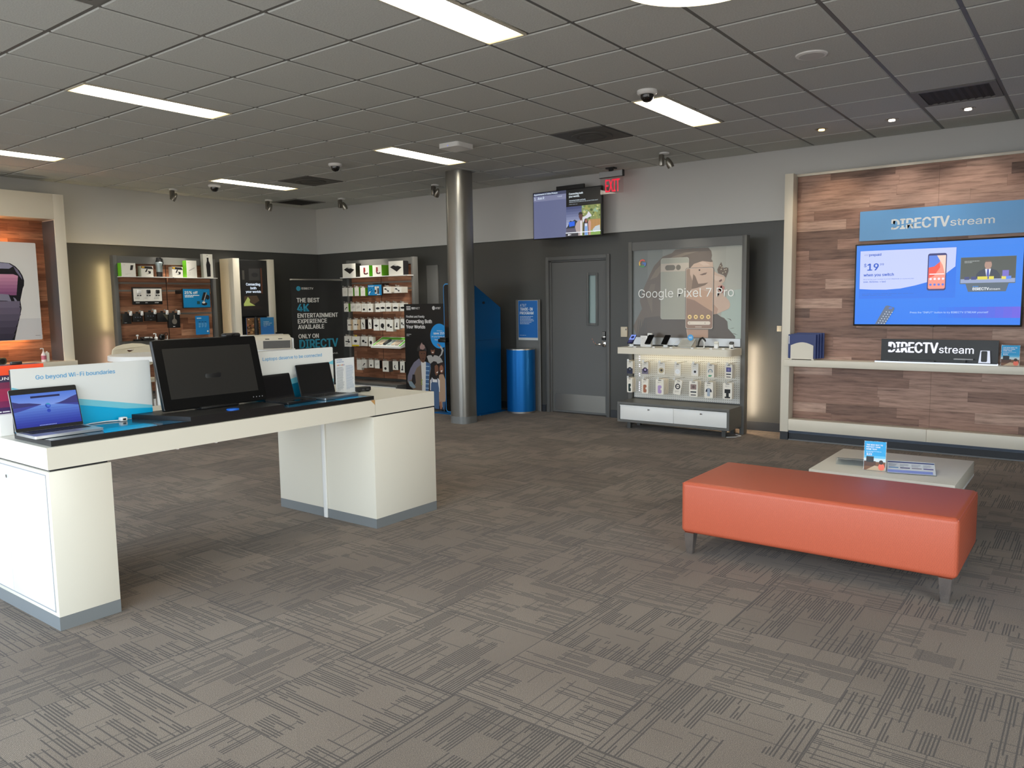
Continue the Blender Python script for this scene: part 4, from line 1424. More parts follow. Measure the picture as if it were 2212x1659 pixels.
t = thing('exit_sign', 'red lettered clear exit sign hanging from the ceiling', 'exit sign', (6.3, -1.354, 0), -90)
MB().box(-0.166, 0.155, 0.0, 0.035, 3.005, 3.076, M('exit_housing', (176, 178, 180), 0.35, 0.4), 0.003).box(0.155, 0.165, -0.002, 0.037, 3.003, 3.078, BLACK_PL).box(-0.168, 0.157, -0.002, 0.037, 3.002, 3.0055, BLACK_PL).build('housing', t, smooth=False)
MB().box(-0.06, 0.05, -0.03, 0.06, 3.1, H + 0.003, BLACK_PL).box(-0.03, 0.02, 0.0, 0.03, 3.07, 3.1, BLACK_PL).build('canopy', t, smooth=False)
box('clear_panel', (-0.157, 0.160, 0.014, 0.020, 2.808, 3.004), glass_mat('exit_panel', (0.96, 0.90, 0.90), 0.012), t, smooth=False)
p = PR(0.0138)
RED = M('exit_red', (232, 28, 60), 0.4, emit=0.85)
p.text('EXIT', -0.087, 0.113, 2.830, 0.147, RED, 0.012)
p.build('lettering', t, smooth=False)

PLATE = M('almond_plate', (226, 214, 190), 0.4)
t = thing('thermostat', 'almond coloured thermostat plate on the wall beside the tall poster display', 'thermostat', (6.63, -1.36, 0), -90)
MB().box(-0.046, 0.046, -0.02, 0, 1.05, 1.178, PLATE, 0.004).build('cover', t)
box('display', (0.022, 0.04, -0.021, -0.019, 1.135, 1.155), ink(120, 112, 108), t, smooth=False)
tag(MB().box(-0.046, 0.046, -0.008, 0, 0.839, 0.919, PLATE, 0.003).build('wall_plate', None, (6.63, -1.36, 0), (0, 0, -pi / 2)), 'blank almond wall plate below the thermostat', 'wall plate')
t = thing('wall_switch', 'small almond wall switch beside the cream post', 'switch', (6.63, -3.32, 0), -90)
MB().box(-0.025, 0.025, -0.012, 0, 1.14, 1.203, PLATE, 0.003).build('plate', t)
box('rocker', (-0.01, 0.01, -0.016, -0.012, 1.155, 1.188), PLATE, t, smooth=False)


# ================================================================== FREE STANDING GREY DISPLAY UNITS
def cabinet(t, x0, x1, y0, y1, z0, z1, front, locks, xm):
    c = MB()
    c.box(x0, x1, y0, y1, z1 - 0.028, z1, GREY_FIX, 0.002)
    c.box(x0, x1, y0, y1, z0, z0 + 0.026, GREY_FIX, 0.002)
    c.box(x0, x0 + 0.028, y0, y1, z0 + 0.026, z1 - 0.028, GREY_FIX).box(x1 - 0.028, x1, y0, y1, z0 + 0.026, z1 - 0.028, GREY_FIX)
    c.box(x0 + 0.028, x1 - 0.028, y0 + 0.05, y1, z0 + 0.026, z1 - 0.028, BLACK_MT)
    cb = c.build('cabinet', t, smooth=False)
    for a, b, lx in ((x0 + 0.031, xm - 0.002, locks[0]), (xm + 0.002, x1 - 0.031, locks[1])):
        d = box('drawer', (a, b, y0 + 0.012, y0 + 0.05, z0 + 0.029, z1 - 0.036), front, t, 0.002)
        box('drawer_lip', (a, b, y0 + 0.004, y0 + 0.016, z1 - 0.045, z1 - 0.034), front, d, smooth=False)
        MB().cyl((0, 0, 0), 0.008, 0, 0.006, CHROME, 12).box(0.002, 0.018, -0.004, 0.004, 0.0, 0.004, BLACK_PL).build('lock', d, (lx, y0 + 0.012, (z0 + z1) / 2 + 0.045), (pi / 2, 0, 0))
    for sx in (x0 + 0.10, x1 - 0.10):
        for sy in (y0 + 0.12, y1 - 0.05):
            MB().box(sx - 0.022, sx + 0.022, sy - 0.022, sy + 0.022, 0, z0, DARK_FIX).build('foot', t, smooth=False)


def unit(lab, loc, rz, half, wood=None, zw=0.36):
    t = thing('display_unit', lab, 'display unit', loc, rz, 'grey display units along the walls')
    for sx in (-1, 1):
        box('post', (sx * half, sx * (half - 0.05), 0.0, 0.095, 0.0, 2.203), GREY_FIX, t, 0.002)
    box('header', (-half + 0.05, half - 0.05, 0.004, 0.06, 2.10, 2.198), GREY_FIX, t, smooth=False)
    box('back_panel', (-half + 0.05, half - 0.05, 0.06, 0.085, 0.05, 2.10), DARK_FIX, t, smooth=False)
    if wood:
        hw = half - 0.065
        for a, b in ((-hw, -0.006), (0.006, hw)):
            box('wood_panel', (a, b, 0.045, 0.06, zw, 2.10), wood, t, smooth=False)
        box('centre_channel', (-0.006, 0.006, 0.05, 0.06, zw, 2.10), BLACK_MT, t, smooth=False)
        for z in (1.842, 1.74, 1.42):
            for a, b in ((-hw, -0.012), (0.012, hw)):
                box('rail', (a, b, 0.038, 0.046, z - 0.012, z + 0.012), M('rail_grey', (126, 122, 116), 0.4, 0.3), t, smooth=False)
    return t


HOOKM = M('hook_wire', (190, 188, 182), 0.3, 0.8)


def hook(t, x, z, y0, y1, tagm=None):
    m = MB().tube([(x, y0, z), (x, y1, z), (x, y1 - 0.012, z + 0.012)], 0.003, HOOKM, 6)
    m.box(x - 0.012, x + 0.012, y1 - 0.016, y1 - 0.013, z - 0.006, z + 0.02, tagm or HOOKM)
    return m.build('hook', t, smooth=False)


# ---- the unit with the large phone poster
PIX = (6.26, -2.34)
pu = unit('grey display unit with phone poster, pegboard and two white drawers', (*PIX, 0), -90, 0.7275)
cabinet(pu, -0.675, 0.70, -0.36, 0.055, 0.085, 0.322, WHITE_PL, (-0.274, 0.368), 0.04)
sp_ = rrect(-0.685, 0.69, -0.345, 0.055, 0.07, 8)
sp_ = [(a, (b if b < 0 else 0.055)) for a, b in sp_]
MB().prism([(-0.685, 0.055), (-0.685, -0.33)] + [(-0.670 + 0.015 * math.cos(pi + i * pi / 8), -0.33 + 0.015 * math.sin(pi + i * pi / 8)) for i in range(1, 5)] +
           [(0.62 + 0.07 * math.sin(i * pi / 16), -0.275 - 0.07 * math.cos(i * pi / 16)) for i in range(0, 9)] + [(0.69, 0.055)], 0.890, 0.965, CREAM, 'z').build('shelf', pu)
peg_m = M('pegboard_white', (206, 207, 204), 0.4)
q = NT(peg_m)
co, x, y, z = q.xyz()
fx = q.math('SUBTRACT', q.math('FRACT', q.math('DIVIDE', x, 0.0254)), 0.5)
fz = q.math('SUBTRACT', q.math('FRACT', q.math('DIVIDE', z, 0.0254)), 0.5)
rd = q.math('SQRT', q.math('ADD', q.math('MULTIPLY', fx, fx), q.math('MULTIPLY', fz, fz)))
q.l(q.mix(q.math('LESS_THAN', rd, 0.17), L3(206, 207, 204), L3(128, 122, 112)), q.p.inputs['Base Color'])
box('pegboard', (-0.665, 0.665, 0.04, 0.06, 0.335, 0.89), peg_m, pu, smooth=False)
box('cable_rail', (-0.665, 0.665, 0.022, 0.06, 0.98, 1.066), M('rail_silver', (186, 188, 190), 0.3, 0.5), pu, smooth=False)
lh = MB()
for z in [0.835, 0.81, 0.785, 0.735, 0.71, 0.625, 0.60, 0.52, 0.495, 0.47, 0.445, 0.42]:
    lh.cyl((0, 0, 0), 0.0062, -0.001, 0.002, scr(240, 236, 255, 1.6), 10)  # discs glow themselves to imitate light coming through the peg holes
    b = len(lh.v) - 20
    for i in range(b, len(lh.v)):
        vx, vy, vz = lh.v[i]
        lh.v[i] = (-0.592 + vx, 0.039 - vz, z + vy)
lh.build('hole_glow_discs', pu, label='glowing discs in place of light through the peg holes', smooth=False)
st = MB().box(-0.60, 0.62, -0.05, -0.03, 0.884, 0.8895, M('warm_led_strip', (255, 214, 140), 0.5, emit=1.0))
st.build('light_strip', pu, smooth=False)

# the printed phone poster
box('poster_panel', (-0.677, 0.677, 0.03, 0.06, 1.066, 2.10), ink(150, 152, 146, 0.3), pu, smooth=False)
p = PR(0.0295)
PK = 0.3
cols = [(116, 120, 118), (124, 128, 125), (134, 137, 132), (146, 148, 141), (158, 158, 149), (168, 167, 157), (172, 172, 162)]
for i, c in enumerate(cols):
    a = -0.677 + 1.354 * i / len(cols)
    p.rect(a, a + 1.354 / len(cols), 1.068, 2.096, ink(*c, PK), 0.0297)
p.poly([(0.40, 1.07), (0.675, 1.07), (0.675, 1.62), (0.52, 1.60), (0.44, 1.36)], ink(168, 182, 174, PK))
HAIR, HAIR2 = ink(110, 98, 88, PK), ink(92, 84, 78, PK)
p.poly([(0.273, 2.091), (0.311, 2.049), (0.32, 2.001), (0.312, 1.962), (0.33, 1.93), (0.309, 1.923), (0.207, 1.943), (0.121, 1.915), (0.052, 1.82), (0.045, 1.691),
        (0.081, 1.609), (0.074, 1.446), (0.188, 1.332), (0.383, 1.348), (0.426, 1.316), (0.47, 1.30), (0.51, 1.26), (0.50, 1.22), (0.519, 1.181), (0.56, 1.12), (0.603, 1.094), (0.603, 1.069),
        (-0.62, 1.069), (-0.655, 1.15), (-0.675, 1.196), (-0.64, 1.26), (-0.60, 1.33), (-0.556, 1.41), (-0.585, 1.50), (-0.57, 1.56), (-0.519, 1.68), (-0.46, 1.80), (-0.398, 1.911), (-0.288, 2.014), (-0.171, 2.049), (-0.126, 2.088), (-0.038, 2.094)], HAIR)
p.poly([(-0.62, 1.069), (-0.52, 1.30), (-0.35, 1.32), (0.0, 1.30), (0.19, 1.332), (0.383, 1.348), (0.51, 1.26), (0.519, 1.181), (0.603, 1.094), (0.603, 1.069)], HAIR2)
p.poly([(-0.45, 1.75), (-0.38, 1.86), (-0.28, 1.95), (-0.16, 2.01), (0.0, 2.05), (0.16, 2.055), (0.0, 2.02), (-0.16, 1.96), (-0.28, 1.88), (-0.36, 1.78)], ink(128, 116, 102, PK))
p.poly([(-0.50, 1.55), (-0.44, 1.70), (-0.38, 1.70), (-0.42, 1.5), (-0.42, 1.35)], ink(120, 108, 96, PK))
for i in range(7):
    a = -0.63 + i * 0.018
    p.poly([(a, 1.08), (a + 0.01, 1.08), (a + 0.035 + 0.01 * math.sin(i * 2.1), 1.28), (a + 0.03 + 0.01 * math.sin(i * 2.1), 1.28)], ink(84, 82, 78, PK))
SKIN, SKIN2, SKIN3 = ink(196, 170, 152, PK), ink(180, 148, 128, PK), ink(206, 184, 168, PK)
p.poly([(0.309, 1.927), (0.33, 1.93), (0.335, 1.874), (0.344, 1.826), (0.394, 1.793), (0.43, 1.783), (0.461, 1.767), (0.476, 1.75), (0.478, 1.735), (0.47, 1.704), (0.437, 1.681), (0.455, 1.667), (0.471, 1.648), (0.474, 1.63), (0.462, 1.615), (0.472, 1.598), (0.455, 1.572), (0.466, 1.548), (0.498, 1.522),
        (0.528, 1.488), (0.54, 1.458), (0.537, 1.425), (0.524, 1.403), (0.49, 1.385), (0.45, 1.371), (0.384, 1.344), (0.282, 1.332), (0.266, 1.284), (0.27, 1.22), (0.284, 1.187), (0.285, 1.073), (0.033, 1.074), (0.02, 1.15), (0.014, 1.283), (0.002, 1.45), (0.002, 1.611), (0.015, 1.72), (0.035, 1.821), (0.06, 1.87), (0.104, 1.915), (0.207, 1.943)], SKIN)
p.poly([(0.02, 1.30), (0.01, 1.50), (0.05, 1.62), (0.16, 1.60), (0.30, 1.50), (0.40, 1.40), (0.384, 1.344), (0.282, 1.332), (0.266, 1.284), (0.284, 1.187), (0.285, 1.073), (0.033, 1.074)], SKIN2)
p.poly([(0.30, 1.80), (0.38, 1.77), (0.46, 1.75), (0.44, 1.71), (0.36, 1.72)], SKIN3)
p.poly([(0.16, 1.93), (0.24, 1.93), (0.30, 1.89), (0.22, 1.89)], SKIN3)
p.poly([(0.174, 1.788), (0.225, 1.806), (0.268, 1.813), (0.251, 1.79), (0.21, 1.782)], ink(120, 98, 88, PK))
p.poly([(0.404, 1.713), (0.425, 1.728), (0.441, 1.732), (0.441, 1.712), (0.416, 1.701)], ink(112, 82, 72, PK))
p.poly([(0.395, 1.655), (0.44, 1.665), (0.471, 1.648), (0.474, 1.63), (0.46, 1.615), (0.40, 1.62), (0.472, 1.598), (0.45, 1.578), (0.41, 1.60)], ink(188, 128, 118, PK))
for bt in ([(0.43, 1.922), (0.456, 1.854), (0.49, 1.862), (0.512, 1.852), (0.514, 1.82), (0.486, 1.747), (0.461, 1.775), (0.394, 1.801), (0.385, 1.841), (0.41, 1.89)],
           [(0.109, 1.81), (0.125, 1.775), (0.14, 1.753), (0.162, 1.688), (0.22, 1.69), (0.282, 1.699), (0.244, 1.67), (0.141, 1.64), (0.089, 1.633), (0.08, 1.666), (0.092, 1.746)]):
    p.poly(bt, ink(104, 88, 74, PK))
for a, b in ((0.42, 1.88), (0.43, 1.84), (0.45, 1.80), (0.48, 1.81), (0.47, 1.835), (0.44, 1.865), (0.49, 1.84), (0.10, 1.70), (0.12, 1.73), (0.11, 1.76), (0.12, 1.67), (0.15, 1.67), (0.18, 1.675), (0.22, 1.682)):
    p.poly([(a - 0.007, b - 0.006), (a + 0.006, b - 0.003), (a + 0.008, b + 0.008), (a - 0.004, b + 0.006)], ink(196, 184, 160, PK))
for pts in ([(0.528, 1.173), (0.577, 1.189), (0.597, 1.189), (0.577, 1.184)], [(0.50, 1.30), (0.55, 1.285), (0.56, 1.262), (0.545, 1.278)], [(0.55, 1.13), (0.60, 1.125), (0.64, 1.105), (0.60, 1.118)]):
    p.poly(pts, HAIR2)
# phone, back view
PB, PB2 = ink(160, 160, 148, PK), ink(188, 178, 164, PK)
p.poly(rrect(-0.309, 0.046, 1.283, 1.995, 0.028), ink(178, 178, 168, PK))
p.poly(rrect(-0.303, 0.040, 1.287, 1.990, 0.026), PB)
p.rect(-0.309, 0.046, 1.838, 1.932, PB2)
p.poly(rrect(-0.253, -0.125, 1.852, 1.913, 0.030), ink(110, 104, 92, PK))
p.poly(ell(-0.085, 1.882, 0.030, 0.031, 18), ink(110, 104, 92, PK))
# phone, front view
p.poly(rrect(0.003, 0.347, 1.168, 1.872, 0.028), ink(86, 80, 74, PK))
p.poly(rrect(0.009, 0.341, 1.174, 1.867, 0.024), ink(204, 200, 192, PK))
p.poly(rrect(0.012, 0.338, 1.177, 1.864, 0.022), SKIN)
p.poly([(0.014, 1.40), (0.014, 1.20), (0.03, 1.18), (0.32, 1.18), (0.337, 1.20), (0.337, 1.37), (0.25, 1.42), (0.12, 1.50), (0.014, 1.53)], ink(150, 122, 106, PK))
p.poly([(0.014, 1.845), (0.014, 1.56), (0.07, 1.60), (0.10, 1.70), (0.06, 1.80), (0.06, 1.86), (0.03, 1.862)], ink(150, 128, 110, PK))
p.poly([(0.014, 1.53), (0.12, 1.50), (0.25, 1.42), (0.337, 1.37), (0.337, 1.58), (0.2, 1.62), (0.07, 1.60), (0.014, 1.57)], ink(190, 156, 132, PK))
p.poly([(0.174, 1.788), (0.225, 1.806), (0.268, 1.813), (0.251, 1.79), (0.21, 1.782)], ink(120, 98, 88, PK))
p.poly([(0.08, 1.63), (0.10, 1.80), (0.125, 1.775), (0.162, 1.688), (0.22, 1.69), (0.282, 1.699), (0.244, 1.67), (0.141, 1.64)], ink(122, 102, 86, PK))
p.poly(ell(0.175, 1.842, 0.010, 0.010, 12), ink(70, 62, 58, PK))
for a in (0.061, 0.136, 0.211, 0.287):
    p.poly(ell(a, 1.311, 0.025, 0.025, 18), ink(236, 206, 140, PK))
    p.poly(ell(a, 1.311, 0.010, 0.009, 8), ink(120, 92, 60, PK))
p.poly(rrect(0.036, 0.312, 1.221, 1.261, 0.019), ink(226, 214, 200, PK))
p.poly(ring(0.06, 1.241, 0.009, 0.004, 0.3, 6.0), ink(150, 140, 130, PK))
p.rect(0.245, 0.252, 1.233, 1.249, ink(150, 140, 130, PK))
p.rect(0.13, 0.21, 1.193, 1.199, ink(226, 214, 200, PK))
WT = ink(240, 240, 236, PK)
p.text('Google Pixel 7 Pro', -0.599, 0.584, 1.540, 0.098, WT, 0.0)
cx, cz, r = -0.546, 1.947, 0.048
for a0, a1, c in ((0.75, 2.6, (222, 92, 72)), (2.6, 3.75, (240, 196, 80)), (3.75, 5.45, (80, 160, 96)), (5.45, 6.283, (84, 130, 214))):
    p.poly(ring(cx, cz, r, 0.018, a0, a1), ink(*c, PK))
p.rect(cx, cx + r * 0.98, cz - 0.009, cz + 0.009, ink(84, 130, 214, PK))
p.build('phone_poster', pu, label='poster of a woman in profile behind two phones', smooth=False)

# tubes behind the right post that wash the wall beside the unit
TUBE = M('warm_tube', (255, 224, 160), 0.5, emit=70.0)
TUBE2 = M('white_tube', (255, 232, 200), 0.5, emit=80.0)
MB().cyl((0.61, 0.14, 0), 0.013, 0.14, 0.98, TUBE2, 10).build('back_light', pu)

# ---- packages on the pegboard
CARD, CARD2 = ink(238, 232, 220), ink(228, 220, 206)


def grip_card(fig):
    def fn(p, w, h):
        p.poly(rrect(-w * 0.2, w * 0.2, h * 0.90, h * 0.94, h * 0.015, 2), ink(70, 66, 62))
        p.lines(-w * 0.25, w * 0.25, h * 0.74, h * 0.82, 2, ink(150, 140, 130), 0.4)
        fig(p, w, h)
    return fn


def f_round(c1, c2, base=None):
    def f(p, w, h):
        if base:
            p.rect(-w / 2, w / 2, 0.0, h * 0.42, ink(*base))
        p.poly(ell(0, h * 0.34, w * 0.36, w * 0.36, 18), ink(*c1))
        p.poly(ell(0.002, h * 0.35, w * 0.17, w * 0.17, 14), ink(*c2))
    return f


def f_band(c):
    def f(p, w, h):
        p.poly(rrect(-w * 0.24, w * 0.24, h * 0.07, h * 0.60, w * 0.16, 4), ink(*c))
        p.poly([(w * 0.25, h * 0.28), (w * 0.25, h * 0.44), (w * 0.10, h * 0.40), (w * 0.10, h * 0.30)], ink(236, 230, 218))
    return f


def f_photo(c1, c2):
    def f(p, w, h):
        p.rect(-w * 0.34, w * 0.34, h * 0.46, h * 0.78, ink(*c1))
        p.poly(ell(0, h * 0.62, w * 0.16, w * 0.16, 14), ink(*c2))
        p.poly(rrect(-w * 0.34, w * 0.34, h * 0.26, h * 0.34, 0.004, 2), ink(44, 46, 58))
        p.rect(-w * 0.30, w * 0.30, h * 0.08, h * 0.14, ink(70, 66, 70))
    return f


def f_ring(p, w, h):
    p.poly(ring(0, h * 0.55, w * 0.36, w * 0.14, 0, 2 * pi - 0.01, 22), ink(40, 34, 44))
    p.rect(-w * 0.3, w * 0.3, h * 0.53, h * 0.57, ink(40, 34, 44))
    p.lines(-w * 0.3, w * 0.3, h * 0.12, h * 0.28, 3, ink(170, 160, 148), 0.4)


def f_strap(p, w, h):
    p.poly(ell(0, h * 0.40, w * 0.36, h * 0.22, 18), ink(34, 36, 58))
    p.poly(rrect(-w * 0.16, w * 0.16, h * 0.12, h * 0.60, 0.006, 2), ink(164, 176, 192))
    p.rect(-w * 0.36, -w * 0.16, h * 0.22, h * 0.38, CARD)
    p.rect(w * 0.16, w * 0.36, h * 0.22, h * 0.38, CARD)


def f_ibeam(p, w, h):
    p.poly([(-w * 0.32, h * 0.60), (w * 0.32, h * 0.60), (w * 0.30, h * 0.36), (w * 0.15, h * 0.36), (w * 0.15, h * 0.14), (w * 0.30, h * 0.14), (w * 0.30, h * 0.05), (-w * 0.30, h * 0.05), (-w * 0.30, h * 0.14), (-w * 0.15, h * 0.14), (-w * 0.15, h * 0.36), (-w * 0.32, h * 0.36)], ink(14, 14, 16))


def f_green(p, w, h):
    p.poly(ring(0, h * 0.46, w * 0.30, w * 0.11, -0.6, 3.8, 18), ink(120, 140, 150))
    p.poly(ell(0, h * 0.44, w * 0.14, w * 0.14, 12), ink(214, 208, 196))
    p.poly([(-w * 0.25, h * 0.18), (w * 0.25, h * 0.18), (w * 0.1, h * 0.06), (-w * 0.25, h * 0.04)], ink(90, 170, 130))


def card_pack(lab, x, zt, w, h, y, draw, tilt=0.0, mat=None, group='packages hanging on the pegboard'):
    ox, oy = PIX
    t = thing('phone_grip_pack', lab, 'package', (ox + y, oy - x, zt - h), -90, group)
    if tilt:
        t.rotation_euler = Matrix.Rotation(math.radians(-90), 3, 'Z').to_euler()
        t.rotation_euler = (Matrix.Rotation(math.radians(-90), 3, 'Z') @ Matrix.Rotation(math.radians(tilt), 3, 'Y')).to_euler()
    MB().prism(rrect(-w / 2, w / 2, 0, h, min(0.012, w * 0.2), 3), 0.0, 0.012, mat or CARD, 'y').build('card', t)
    if draw:
        p = PR(-0.0004, 0.00015)
        draw(p, w, h)
        p.build('printed_front', t, smooth=False)
    return t


ROWA = [(-0.592, 0.795, 0.076, 0.150, grip_card(f_round((16, 16, 30), (90, 96, 120), (30, 34, 66))), 'pale grip pack with a dark navy lower half', 2),
        (-0.391, 0.791, 0.082, 0.142, grip_card(f_round((36, 30, 60), (180, 160, 200), (116, 110, 130))), 'grip pack with a purple grey picture', 2),
        (-0.183, 0.793, 0.090, 0.142, grip_card(f_round((196, 178, 140), (60, 56, 52))), 'cream wavy grip pack with a small dark disc', 1),
        (0.020, 0.788, 0.082, 0.142, grip_card(f_round((250, 250, 250), (240, 240, 240))), 'cream grip pack with a plain white disc', 1),
        (0.231, 0.796, 0.084, 0.146, grip_card(f_round((240, 238, 236), (40, 36, 40))), 'cream grip pack with a white and black disc', 2),
        (0.415, 0.792, 0.088, 0.146, grip_card(f_green), 'cream grip pack with a grey ring and green patch', 3),
        (0.625, 0.799, 0.082, 0.156, grip_card(f_photo((88, 86, 140), (120, 116, 170))), 'cream grip pack with a purple square picture', 3)]
ROWB = [(-0.595, 0.595, 0.070, 0.175, grip_card(f_band((18, 44, 40))), 'white grip pack with a dark green strap', 3),
        (-0.393, 0.593, 0.090, 0.175, grip_card(f_band((168, 104, 74))), 'white grip pack with a brown patterned strap', 1),
        (-0.202, 0.597, 0.100, 0.180, grip_card(f_band((178, 152, 200))), 'white grip pack with a lilac strap', 4),
        (0.0, 0.602, 0.090, 0.172, grip_card(f_ring), 'tilted cream grip pack with a black ring', 1),
        (0.216, 0.597, 0.104, 0.180, grip_card(f_photo((150, 126, 122), (110, 90, 88))), 'white grip pack with a brown square picture', 3),
        (0.398, 0.594, 0.102, 0.182, grip_card(f_strap), 'white grip pack with a navy and grey strap', 3),
        (0.615, 0.596, 0.104, 0.180, grip_card(f_ibeam), 'white grip pack with a black I shaped mount', 2)]
POSN = ['second', 'third', 'fourth']
for rowname, ROW in (('upper', ROWA), ('lower', ROWB)):
    for i, (x, zt, w, h, dr, look, n) in enumerate(ROW):
        tl = 9.0 if 'tilted' in look else 0.0
        hook(pu, x, zt + 0.005, 0.04, -0.235)
        card_pack(look + ', %s pegboard row' % rowname, x + (0.01 if tl else 0), zt, w, h, -0.205, dr, tl)
        for k in range(1, n):
            card_pack('%s card back behind the %s, %s row' % (POSN[k - 1], look.replace('white ', '').replace('cream ', '').replace('tilted ', ''), rowname),
                      x + 0.002 * k, zt - 0.001, w, h, -0.205 + 0.034 * k, None, tl * 0.4, CARD2)

# ---- things on the shelf of that unit
SEC = M('security_pod', (240, 240, 238), 0.3)


def on_shelf(x, y, z=0.9658):
    return (PIX[0] + y, PIX[1] - x, z)


def shelf_phone(lab, x, y, lit):
    t = thing('display_phone', lab, 'phone', on_shelf(x, y), -90, 'phones on the white shelf')
    MB().box(-0.03, 0.03, -0.03, 0.05, 0, 0.006, WHITE_PL, 0.002).prism([(-0.028, 0.006), (0.028, 0.006), (0.02, 0.05), (-0.02, 0.05)], 0.0, 0.012, WHITE_PL, 'y').box(-0.02, 0.02, -0.034, -0.026, 0.03, 0.05, ALU).build('stand', t)
    rot = (-math.radians(48), 0, 0)
    ph = MB().prism(rrect(-0.036, 0.036, 0, 0.15, 0.009, 3), 0.0, 0.008, BLACK_PL, 'y').build('phone', t, (0, -0.045, 0.040), rot)
    p = PR(-0.0004, 0.00015)
    p.rect(-0.033, 0.033, 0.004, 0.146, scr(30, 32, 70, 0.8) if lit else BLACK_GL)
    if lit:
        p.rect(-0.033, 0.033, 0.062, 0.146, scr(140, 165, 250, 0.9))
        p.poly(ell(0, 0.105, 0.02, 0.022, 14), scr(30, 36, 90, 0.9))
        p.lines(-0.028, 0.028, 0.012, 0.058, 4, scr(110, 110, 170, 0.9), 0.35, 3)
    p.build('screen', ph, smooth=False)
    return t


shelf_phone('lit phone with blue picture on a stand, left end of white shelf', -0.575, -0.20, True)
shelf_phone('black phone on a tilted stand, beside the white box on the shelf', -0.345, -0.20, False)
shelf_phone('black phone on a tilted stand, middle of the white shelf', -0.135, -0.20, False)
t = thing('phone_box', 'white phone box standing on the shelf between two phones', 'box', on_shelf(-0.428, -0.17), -90)
MB().box(-0.045, 0.045, 0, 0.022, 0, 0.130, WHITE_PL, 0.002).build('carton', t)
p = PR(-0.0004, 0.00015)
p.poly(rrect(-0.028, 0.028, 0.012, 0.118, 0.008, 3), ink(222, 220, 218))
p.lines(-0.02, 0.02, 0.09, 0.10, 1, ink(180, 178, 176), 0.5)
p.build('printed_front', t, smooth=False)
t = thing('charger_box', 'small white gadget on top of the stacked boxes behind the phone', 'gadget', on_shelf(-0.385, -0.11), -90)
MB().box(-0.027, 0.027, 0, 0.03, 0.0, 0.158, WHITE_PL, 0.004).build('casing', t)
MB().cyl((0, 0.015, 0.158), 0.012, 0.0, 0.004, BLACK_PL, 14).build('button', t)
t = thing('tablet', 'silver tablet lying on a slanted stand under the round blue badge', 'tablet', on_shelf(0.11, -0.19), -90)
MB().box(-0.07, 0.07, 0.0, 0.12, 0.0, 0.006, WHITE_PL).prism([(0.0, 0.006), (0.12, 0.006), (0.12, 0.085)], 0.02, 0.07, CREAM, 'x').build('stand', t, smooth=False)
tb = MB().prism(rrect(-0.09, 0.075, 0.0, 0.15, 0.01, 3), 0.0, 0.008, M('tablet_silver', (190, 190, 184), 0.35, 0.3), 'y').build('tablet_body', t, (0, -0.02, 0.016), (-math.radians(56), 0, 0))
p = PR(-0.0004, 0.00015)
p.lines(-0.07, 0.05, 0.03, 0.12, 5, ink(150, 150, 144), 0.3, 12)
p.build('printed_front', tb, smooth=False)
t = thing('round_badge', 'round light blue badge standing up on the white shelf', 'badge', on_shelf(0.136, -0.12), -90)
MB().cyl((0, 0, 0), 0.035, -0.004, 0.0, ink(70, 160, 226, 0.4), 26).build('disc', t, (0, 0.0, 0.115), (pi / 2, 0, 0))
p = PR(-0.0006, 0.0003)
p.text('5G', -0.019, 0.019, 0.106, 0.02, ink(230, 244, 250), 0.02)
p.build('lettering', t, (0, 0, 0), smooth=False)
MB().tube([(0, 0.006, 0.0), (0, 0.006, 0.115)], 0.003, WHITE_PL, 6).build('stem', t)
t = thing('watch_band', 'black watch on a curved white stand on the white shelf', 'watch', on_shelf(0.275, -0.15), -90)
MB().box(-0.04, 0.04, -0.02, 0.05, 0, 0.005, WHITE_PL).tube([(0.03, 0.02, 0.004), (0.032, 0.02, 0.07), (0.01, 0.02, 0.105)], 0.01, WHITE_PL, 8).build('stand', t, smooth=False)
MB().tube([(-0.035, 0, 0.012), (-0.022, 0, 0.07), (-0.005, 0, 0.105), (0.02, 0, 0.115), (0.045, 0, 0.095), (0.058, 0, 0.075)], [0.008, 0.010, 0.012, 0.012, 0.010, 0.007], BLACK_PL, 8).build('strap', t)
for lab, x, c in (('white smartwatch stand with a pale watch, right part of the white shelf', 0.474, (200, 200, 194)), ('white smartwatch stand with a black watch, right end of white shelf', 0.648, (12, 12, 13))):
    t = thing('smartwatch', lab, 'watch', on_shelf(x, -0.20), -90, 'smartwatches on the white shelf')
    MB().box(-0.04, 0.04, -0.03, 0.05, 0, 0.005, WHITE_PL, 0.002).prism(rrect(-0.022, 0.022, 0.005, 0.066, 0.008, 3), 0.0, 0.03, WHITE_PL, 'y').build('stand', t)
    w_ = MB().prism(rrect(-0.024, 0.024, 0.0, 0.036, 0.009, 3), 0.0, 0.01, ink(*c), 'y').build('watch_case', t, (0, -0.008, 0.058), (-math.radians(50), 0, 0))
    if c[0] < 50:
        MB().cyl((0.012, -0.014, 0), 0.012, 0.0055, 0.016, BLACK_PL, 14).build('button', t)
SQL = ['before the white phone box', 'before the black phone in the middle', 'below the tablet', 'below the black watch strap', 'before the pale smartwatch', 'before the black smartwatch']
for x, wh in zip((-0.462, -0.223, -0.007, 0.25, 0.468, 0.61), SQL):
    tag(MB().box(-0.016, 0.016, -0.012, 0.012, 0, 0.014, SEC, 0.004).build('security_pod', None, on_shelf(x, -0.318), (0, 0, -pi / 2)),
        'tiny white security block on the shelf edge, ' + wh, 'security tag', 'white security blocks on the shelf edge')
cb_ = MB()
cb_.tube([on_shelf(-0.52, -0.02, 1.0), on_shelf(-0.50, -0.08, 0.975), on_shelf(-0.47, -0.14, 0.969)], 0.002, WHITE_PL, 6)
tag(cb_.build('security_cable'), 'thin white cable behind the lit phone on the white shelf', 'cable', 'white cables on the shelf')
